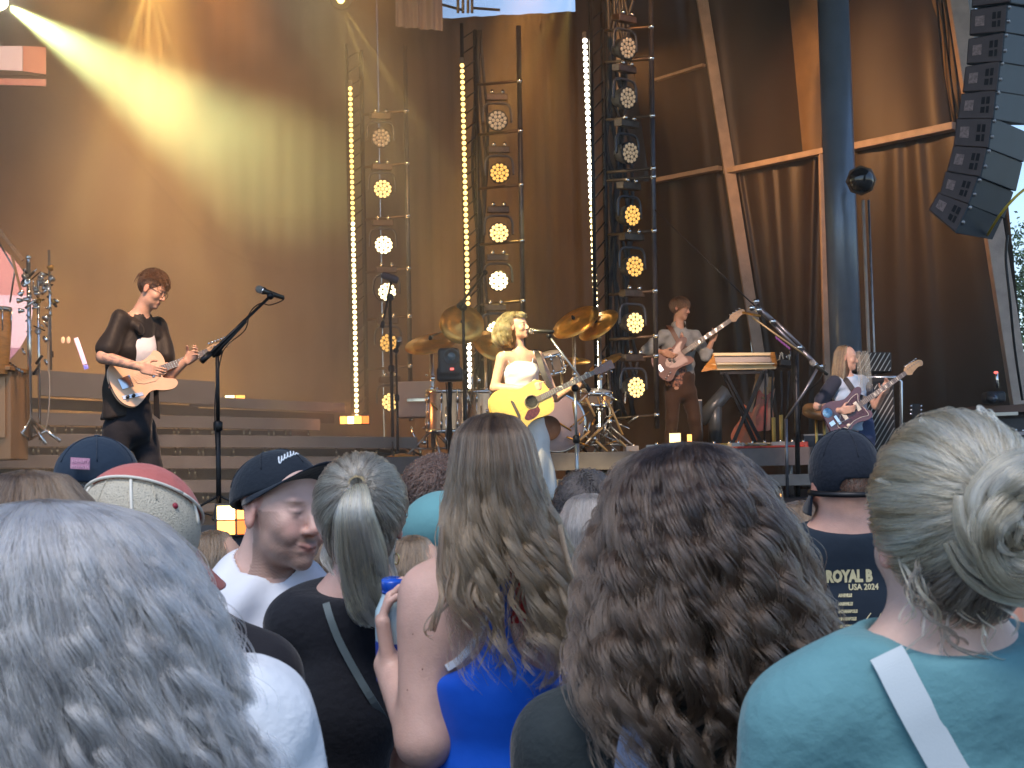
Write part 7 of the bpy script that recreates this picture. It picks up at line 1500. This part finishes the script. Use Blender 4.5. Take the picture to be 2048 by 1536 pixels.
pulled(rt, hc, B, .98, tie, (.066, .072, .075), 900, hroot, seed=4, low=-.1, front=.1, yc=-.035, zc=-.02)
def bundle(rt, ctrl, rad, nl, per, mt, seed=1, S=26, wave=.006, freq=2, r0=.0009, name='hair', flat=1.):
    "strand bundle following a 3d centre line with a radius profile"
    r = np.random.default_rng(seed); c = np.array([list(p) for p in smooth3([Vector(q) for q in ctrl], 8)]); x = np.linspace(0, 1, len(c)); t = np.linspace(0, 1, S); C = np.stack([np.interp(t, x, c[:, i]) for i in range(3)], 1)
    Tn = np.gradient(C, axis=0); Tn /= np.linalg.norm(Tn, axis=1)[:, None]; U = np.cross(Tn, [0, 1, 0.01]); U /= np.linalg.norm(U, axis=1)[:, None]; Vv = np.cross(Tn, U); Rr = np.interp(t, np.linspace(0, 1, len(rad)), rad)
    n = nl*per; lk = np.repeat(np.arange(nl), per); al = r.uniform(0, 6.28, nl); rl = np.sqrt(r.random(nl)); a = al[lk]+r.normal(0, .25, n); k = rl[lk]+r.normal(0, .08, n); le = (r.uniform(.7, 1, nl)[lk]*r.uniform(.94, 1, n))
    tt = t[None, :]*le[:, None]; ci = lambda A: np.stack([np.interp(tt, t, A[:, i]) for i in range(3)], -1); CC, UU, VV = ci(C), ci(U), ci(Vv); R_ = np.interp(tt, t, Rr)
    ph = r.uniform(0, 6.28, nl)[lk][:, None]; fq = (freq*r.uniform(.6, 1.4, nl))[lk][:, None]; w = wave*tt*np.sin(ph+fq*6.28*tt); w2 = wave*tt*np.cos(ph+fq*6.28*tt)
    P = CC+UU*((R_*(k*np.cos(a))[:, None]+w)[..., None])+VV*((R_*flat*(k*np.sin(a))[:, None]+w2)[..., None]); tone = r.random(nl)[lk]*.8+r.random(n)*.3-.05
    return strands(name, P, r0, r0*.5, mt, rt, tone)
TT = TR(hc, B, .98); p0 = Vector(TT(*tie))
bundle(rt, [p0+V(0, .01, 0), J(714, 990, -.15), J(712, 1030, -.18), J(722, 1100, -.16), J(728, 1165, -.14), J(738, 1215, -.13), J(752, 1250, -.12)], [.012, .022, .033, .042, .04, .034, .014], 70, 60, hbp, 5, wave=.010, freq=1.3, flat=.6)
MB().lathe([(.013, -.008), (.019, -.004), (.019, .008), (.013, .012)], p0+V(0, -.012, .004), V(0, -.9, .35), 14).build('hair_tie', hbp and mt_solid(hbp), rt)
for pts in ([J(672, 1050, .0), J(655, 1100, -.02), J(668, 1150, -.04), J(700, 1190, -.08)], [J(790, 1075, -.02), J(782, 1120, -.04), J(790, 1160, -.06), J(786, 1180, -.06)], [J(660, 1060, .02), J(648, 1110, .0), J(662, 1145, -.02), J(676, 1165, -.02)]): bundle(rt, pts, [.004, .008, .007, .003], 8, 12, hroot, 7, wave=.004)
for x in (676, 793): MB().tube([J(x+8*math.cos(a)*.6, 1118+11*math.sin(a), -.03) for a in [i*.524 for i in range(13)]], .0018, 6, False).build('earring', mat('gold', (.8, .6, .3), .25, 1.), rt)
tops_ = [o for o in rt.children if o.name.startswith('top')]
strap('bag_strap', [stick(x, y, tops_, .004) for x, y in ((652, 1206), (662, 1240), (680, 1285), (712, 1345), (748, 1405), (790, 1470)) if stick(x, y, tops_)], .014, mat('grey_strap', (.10, .13, .14), .5), rt, (0, -1, 0))
# ---------- J: long brown hair, blue racerback, bottle
D = 2.55; s = D/FPX; J = lambda x, y, q=0: W(x, y, D+q); rt = root('person', 'person with very long wavy brown hair in a bright blue racerback top holding a bottle', 'person', zpx(1000, 0, D), 'audience seen from behind')
hc = J(988, 968); s0, s1 = J(858, 1190, .0), J(1125, 1195, .04)
el = J(850, 1478, -.05); wr = J(778, 1330, .10); el1 = J(1150, 1450, .05)
body = limb(s0, el, wr, .052, .047, .028, .03)+hand_prims(wr, J(768, 1262, .10)-wr, (.9, .1, .25), 1, .75, .95)+limb(s1, el1, J(1140, 1620, .2), .05, .044, .03)+hand_prims(J(1140, 1620, .2), (0, .4, -1), (-1, 0, 0))
body += [('+', .05, ('e', tuple(J(905, 1235, -.02)), (.07, .06, .09), None)), ('+', .05, ('e', tuple(J(1090, 1235, .0)), (.07, .06, .09), None))]
ws, hp_ = J(1000, 1560), J(1000, 1760)
T, B = crowdbody(rt, D, hc, (-.03, 1, .08), s0+V(.01, 0, 0), s1, None, ws, hp_, (.54, .34, .28), .98, neckr=.05, vox=.005, neckbase=J(992, 1130, .0), arms=body, female=True)
bd_ = [o for o in rt.children if o.name.startswith('body')]
for x, y in ((826, 1268), (845, 1338), (815, 1380), (872, 1228)):
    q = stick(x, y, bd_, 0); MB().ell(q, (.0013, .0013, .0013), nu=6, nv=5).build('mole', mat('mole', (.16, .07, .05), .6), rt) if q else None
m_blue = cloth('royal_blue', (.006, .085, .55), .15, 30, .45, .04)
tp = [('+', .05, ('o', tuple(J(998, 1240)), tuple(J(998, 1350)), (.10, .1), (.118, .112), (1, 0, 0))), ('+', .06, ('o', tuple(J(998, 1350)), tuple(J(1000, 1560)), (.112, .112), (.108, .102), (1, 0, 0))), ('+', .05, ('o', tuple(J(1000, 1560)), tuple(J(1000, 1700)), (.11, .1), (.14, .11), (1, 0, 0))), ('+', .04, ('o', tuple(J(1010, 1150, -.01)), tuple(J(1005, 1260)), (.035, .085), (.06, .1), (1, 0, 0))),
      ('-', .03, ('e', tuple(J(885, 1240)), (.085, .25, .085), None)), ('-', .03, ('e', tuple(J(1115, 1240)), (.085, .25, .085), None))]
sobj('top', tp, .005, m_blue, rt, disp=lambda P: .0025*np.sin(P[2]*62+1.6*np.sin(P[0]*13))*np.clip((1.18-P[2])*4, 0, 1))
tb_ = [o for o in rt.children if o.name.startswith('top') or o.name.startswith('body')]
strap('white_trim', [q for q in (stick(x, y, tb_, .003) for x, y in ((893, 1336), (915, 1322), (938, 1298), (957, 1268), (970, 1232), (978, 1190), (984, 1150))) if q], .012, mat('white_trim', (.66, .68, .72), .6), rt, (0, -1, 0))
strap('red_panel', [q for q in (stick(x, y, tb_, .004) for x, y in ((1026, 1130), (1031, 1165), (1035, 1205), (1037, 1246))) if q], .03, mat('red_cloth', (.42, .01, .012), .6), rt, (0, -1, 0))
lower(rt, hp_, mt=cloth('crowd_jeans'))
hj = hairmat('hair_longbrown', (.010, .006, .004), (.115, .07, .04), .32, tip=(.25, .165, .095))
px = lambda y: (968-y)*s
kk = [(px(826), 0, .008, -.0, .008), (px(836), 0, .04, -.005, .05), (px(868), -.002, .062, -.015, .085), (px(930), 0, .073, -.025, .098), (px(1000), .002, .083, -.035, .09), (px(1080), .012, .098, -.055, .08), (px(1160), .030, .108, -.07, .07), (px(1250), .042, .108, -.08, .058), (px(1330), .048, .100, -.085, .05), (px(1385), .05, .08, -.085, .04)]
longhair(rt, hc, basis((0, 1, 0)), 1., kk, hj, 330, 32, S=42, wave=.024, freq=4.0, curl=.6, frizz=.0016, clump=.95, lw=.085, smin=.6, smax=.97, bcut=-4, thin=((1010, 1160, 1046, 1262, .95), (895, 1215, 985, 1345, .93), (1075, 1290, 1110, 1400, .6)), seed=101, wstart=.36, az=(math.pi*.95, math.pi*2.05), r0=.00062, kb=.72, fly=.04, layer=(.84, 1.05))
longhair(rt, hc, basis((0, 1, 0)), 1., kk[:6], hj, 50, 24, base=False, S=20, wave=.004, seed=102, az=(0, math.pi), r0=.0007)
for i, (x0, x1, y1) in enumerate(((885, 868, 1265), (905, 935, 1340), (1080, 1150, 1330), (960, 965, 1352), (1120, 1185, 1290), (1040, 1052, 1330))): bundle(rt, [J(x0, 1050, -.1), J((x0*2+x1)/3, 1140, -.13), J((x0+x1)/2+14*(-1)**i, 1200, -.15), J(x1-10*(-1)**i, 1260, -.15), J(x1, y1, -.14)], [.004, .009, .009, .007, .002], 5, 26, hj, 110+i, wave=.012, freq=1.5, r0=.0007)
# bottle held in the hand
bo = root('bottle', 'white bottle with a blue screw cap and blue base held by the long-haired person', 'bottle', J(787, 1362, .14)); bc = J(789, 1362, .14); ax = (J(784, 1160, .11)-bc).normalized()
MB().lathe([(0, 0), (.031, 0), (.033, .004), (.033, .075), (.0325, .08)], bc, ax, 32).build('lower_label', mat('blue_label', (.01, .05, .36), .3), bo)
MB().lathe([(.0325, .08), (.0328, .12), (.031, .135), (.024, .15), (.019, .162), (.018, .17), (0, .17)], bc, ax, 32).build('body', mat('white_bottle', (.42, .58, .66), .3, coat=.3), bo)
MB().lathe([(.0145, .168), (.0195, .168), (.0195, .172), (.0185, .174), (.0195, .176), (.0195, .19), (.018, .192), (0, .192)], bc, ax, 28).build('cap', mat('blue_cap_plastic', (.01, .08, .5), .25, coat=.4), bo)
# ---------- A: grey-haired woman, nearest left
D = 1.7; s = D/FPX; J = lambda x, y, q=0: W(x, y, D+q); rt = root('person', 'person with big loose silver-grey hair and a white shirt, nearest at lower left', 'person', zpx(100, 0, D), 'audience seen from behind')
hc = J(125, 1232); m_ws = cloth('white_shirt_near', (.62, .66, .72), .5, 30)
sl_, sr, ws, hp_ = shl(rt, D, 135, 1440, 330, 415, 0, m_ws, drop=.05, t=.1, vox=.007, disp=waves(.003, .09, 44), nb=hc-V(0, .02, .10))
T, B = crowdbody(rt, D, hc, (.05, 1, .05), sl_, sr, None, ws, hp_, SK2, .98, vox=.007); lower(rt, hp_)
hg = hairmat('hair_silver', (.14, .14, .15), (.80, .83, .90), .38)
px = lambda y: (1232-y)*s
kk = [(px(1000), -.02, .006, 0., .006), (px(1008), -.015, .055, -.0, .045), (px(1040), .0, .100, -.015, .09), (px(1110), .0, .140, -.025, .11), (px(1190), .0, .168, -.035, .115), (px(1280), .002, .188, -.045, .11), (px(1380), .006, .204, -.055, .10), (px(1480), .012, .218, -.065, .09), (px(1590), .018, .225, -.07, .08), (px(1700), .02, .21, -.07, .06)]
longhair(rt, hc, basis((0, 1, 0)), 1., kk, hg, 520, 40, S=40, wave=.013, freq=4.4, curl=.4, frizz=.0012, clump=.9, lw=.06, smin=.6, smax=1., seed=121, wstart=.1, az=(math.pi*.85, math.pi*2.15), r0=.0005, kb=.82, fly=.1, layer=(.88, 1.04))
hg2 = hairmat('hair_dark_silver', (.05, .045, .045), (.2, .18, .17), .38)
longhair(rt, hc, basis((0, 1, 0)), 1., [(z, a, b*.97, c, d*.94) for z, a, b, c, d in kk], hg2, 160, 30, base=False, S=30, wave=.010, freq=3.5, seed=122, wstart=.2, az=(math.pi*.9, math.pi*2.12), r0=.0004, layer=(.9, 1.0), smax=1.)
# ---------- M: curly dark hair
D = 2.1; s = D/FPX; J = lambda x, y, q=0: W(x, y, D+q); rt = root('person', 'person with a huge mane of dark curly hair in a black T-shirt', 'person', zpx(1380, 0, D), 'audience seen from behind')
hc = J(1385, 1055); m_ct = cloth('charcoal_tee', (.022, .03, .034), .4, 60)
sl_, sr, ws, hp_ = shl(rt, D, 1330, 1490, 232, 232, 0, m_ct, drop=.05, t=.1, vox=.008, disp=waves(.003, .12, 45), nb=hc-V(0, .02, .19))
T, B = crowdbody(rt, D, hc, (0, 1, .05), sl_, sr, None, ws, hp_, SK2, 1., vox=.007); lower(rt, hp_)
hc_ = hairmat('hair_curly', (.007, .005, .005), (.056, .036, .026), .3, tip=(.10, .066, .045))
px = lambda y: (1055-y)*s; cxp = lambda x: (x-1385)*s
kk = [(px(884), cxp(1375), .006, 0, .006), (px(893), cxp(1378), .055, -.0, .05), (px(930), cxp(1372), .086, -.01, .085), (px(1000), cxp(1378), .112, -.02, .11), (px(1080), cxp(1386), .132, -.03, .12), (px(1170), cxp(1390), .146, -.04, .12), (px(1270), cxp(1396), .158, -.05, .115), (px(1370), cxp(1384), .150, -.06, .1), (px(1460), cxp(1366), .118, -.065, .085), (px(1580), cxp(1364), .08, -.07, .06)]
longhair(rt, hc, basis((0, 1, 0)), 1., kk, hc_, 560, 26, S=52, wave=.022, freq=5.0, curl=.9, frizz=.0016, clump=.95, lw=.07, smin=.55, smax=1., seed=131, wstart=.12, az=(0, 6.283), r0=.0006, kb=.78, fly=.3, layer=(.74, 1.08))
strap('bag_strap', [J(1300, 1380, -.1), J(1283, 1440, -.135), J(1268, 1500, -.14), J(1255, 1600, -.13)], .045, mat('denim_strap', (.22, .27, .42), .7, bump=.4, bscale=200), rt, (0, -1, 0))
# ---------- P: blonde bun, teal tee
D = 1.75; s = D/FPX; J = lambda x, y, q=0: W(x, y, D+q); rt = root('person', 'person with a loose blonde bun in a teal T-shirt with a pale cross-body strap', 'person', zpx(1870, 0, D), 'audience seen from behind')
hc = J(1893, 1070); m_tt = cloth('teal_tee', (.10, .235, .265), .4, 40, .8)
sl_, sr, ws, hp_ = shl(rt, D, 1870, 1440, 300, 345, 0, m_tt, drop=.075, t=.1, vox=.007, nb=J(1885, 1326), nr=.066, disp=waves(.003, .16, 46), ext=[('+', .05, ('c', tuple(J(1690, 1385)), tuple(J(1860, 1335)), .05, .06)), ('+', .05, ('c', tuple(J(2060, 1375)), tuple(J(1900, 1330)), .05, .06))])
T, B = crowdbody(rt, D, hc, (-.12, 1, .05), sl_, sr, None, ws, hp_, (.56, .37, .30), 1., vox=.0045, neckr=.053, neckbase=J(1885, 1320, .0), detail=True); lower(rt, hp_)
hbn = hairmat('hair_bun_blonde', (.13, .09, .05), (.86, .71, .44), .3); hbn2 = hairmat('hair_bun_dark', (.03, .024, .02), (.2, .16, .125), .3)
TT = TR(hc, B, 1.); bun = (.005, -.115, .045)
sobj('scalp_hair', [('+', 0, ('e', TT(0, -.012, .035), (.082, .105, .094), Mx(B))), ('+', .02, ('e', TT(0, -.03, -.02), (.062, .062, .066), Mx(B))), ('-', .02, ('e', TT(0, .1, -.04), (.085, .085, .1), Mx(B)))], .005, mt_solid(hbn2), rt)
pulled(rt, hc, B, 1., bun, (.084, .108, .097), 8000, hbn, seed=13, low=-.045, bulge=.012, r0=.0006, rough=.004)
pulled(rt, hc, B, 1., (.005, -.1, .0), (.068, .072, .075), 2600, hbn2, seed=14, low=-.10, front=.2, yc=-.03, zc=-.025, r0=.0006, rough=.004)
# the bun: interleaved coils
bc = Vector(TT(.035, -.125, .028)); X_, Y_, Z_ = B; rr = random.Random(5)
sobj('bun_core', [('+', 0, ('e', tuple(bc+Y_*.02), (.075, .045, .075), Mx(B)))], .005, mt_solid(hbn), rt)
for i in range(16):
    r_ = rr.uniform(.038, .082); a0 = rr.uniform(0, 6.28); off = X_*rr.uniform(-.012, .012)+Z_*rr.uniform(-.014, .014)-Y_*((.09-r_)*.55-.012); sp = rr.choice((-1, 1))*rr.uniform(2.2, 4.4); tl_ = rr.uniform(-.35, .35)
    ctrl = [bc+off+X_*(r_*(1-.25*t)*1.02*math.cos(a0+sp*t))+Z_*(r_*(1-.25*t)*.92*math.sin(a0+sp*t))-Y_*(.012*math.sin(3*t)+tl_*r_*.3*math.cos(a0+sp*t)) for t in [k/9 for k in range(10)]]
    bundle(rt, ctrl, [.006, .015, .021, .02, .012, .004], 16, 26, hbn, 200+i, S=30, wave=.004, freq=2, r0=.0006)
for i in range(9):  # loose wisps
    x0 = rr.uniform(1760, 1990); y0 = rr.uniform(1060, 1160); bundle(rt, [J(x0, y0, -.06), J(x0+rr.uniform(-25, 25), y0+60, -.09), J(x0+rr.uniform(-30, 40), y0+120, -.09), J(x0+rr.uniform(-30, 70), y0+rr.uniform(150, 200), -.08)], [.002, .004, .005, .003], 4, 9, hbn2 if i % 2 else hbn, 300+i, wave=.012, freq=1.5, r0=.0005)
for i in range(10):
    a = rr.uniform(.2, 2.9); p = Vector(TT(.09*math.cos(a), -.03, .035+.1*math.sin(a))); q = p+(p-hc).normalized()*rr.uniform(.008, .02); bundle(rt, [p-Y_*.03, q, p.lerp(bc, .5)+(p-hc).normalized()*.03, bc.lerp(p, .25)], [.001, .003, .003, .001], 3, 5, hbn, 330+i, wave=.006, r0=.0004)
sh_ = [o for o in rt.children if o.name.startswith('shirt')]
strap('bag_strap', [stick(x, y, sh_, .004) for x, y in ((1772, 1306), (1786, 1330), (1806, 1370), (1835, 1425), (1868, 1485), (1905, 1550), (1940, 1600)) if stick(x, y, sh_)], .040, mat('pale_strap', (.42, .48, .52), .6, bump=.06, bscale=500), rt, (0, -1, 0))
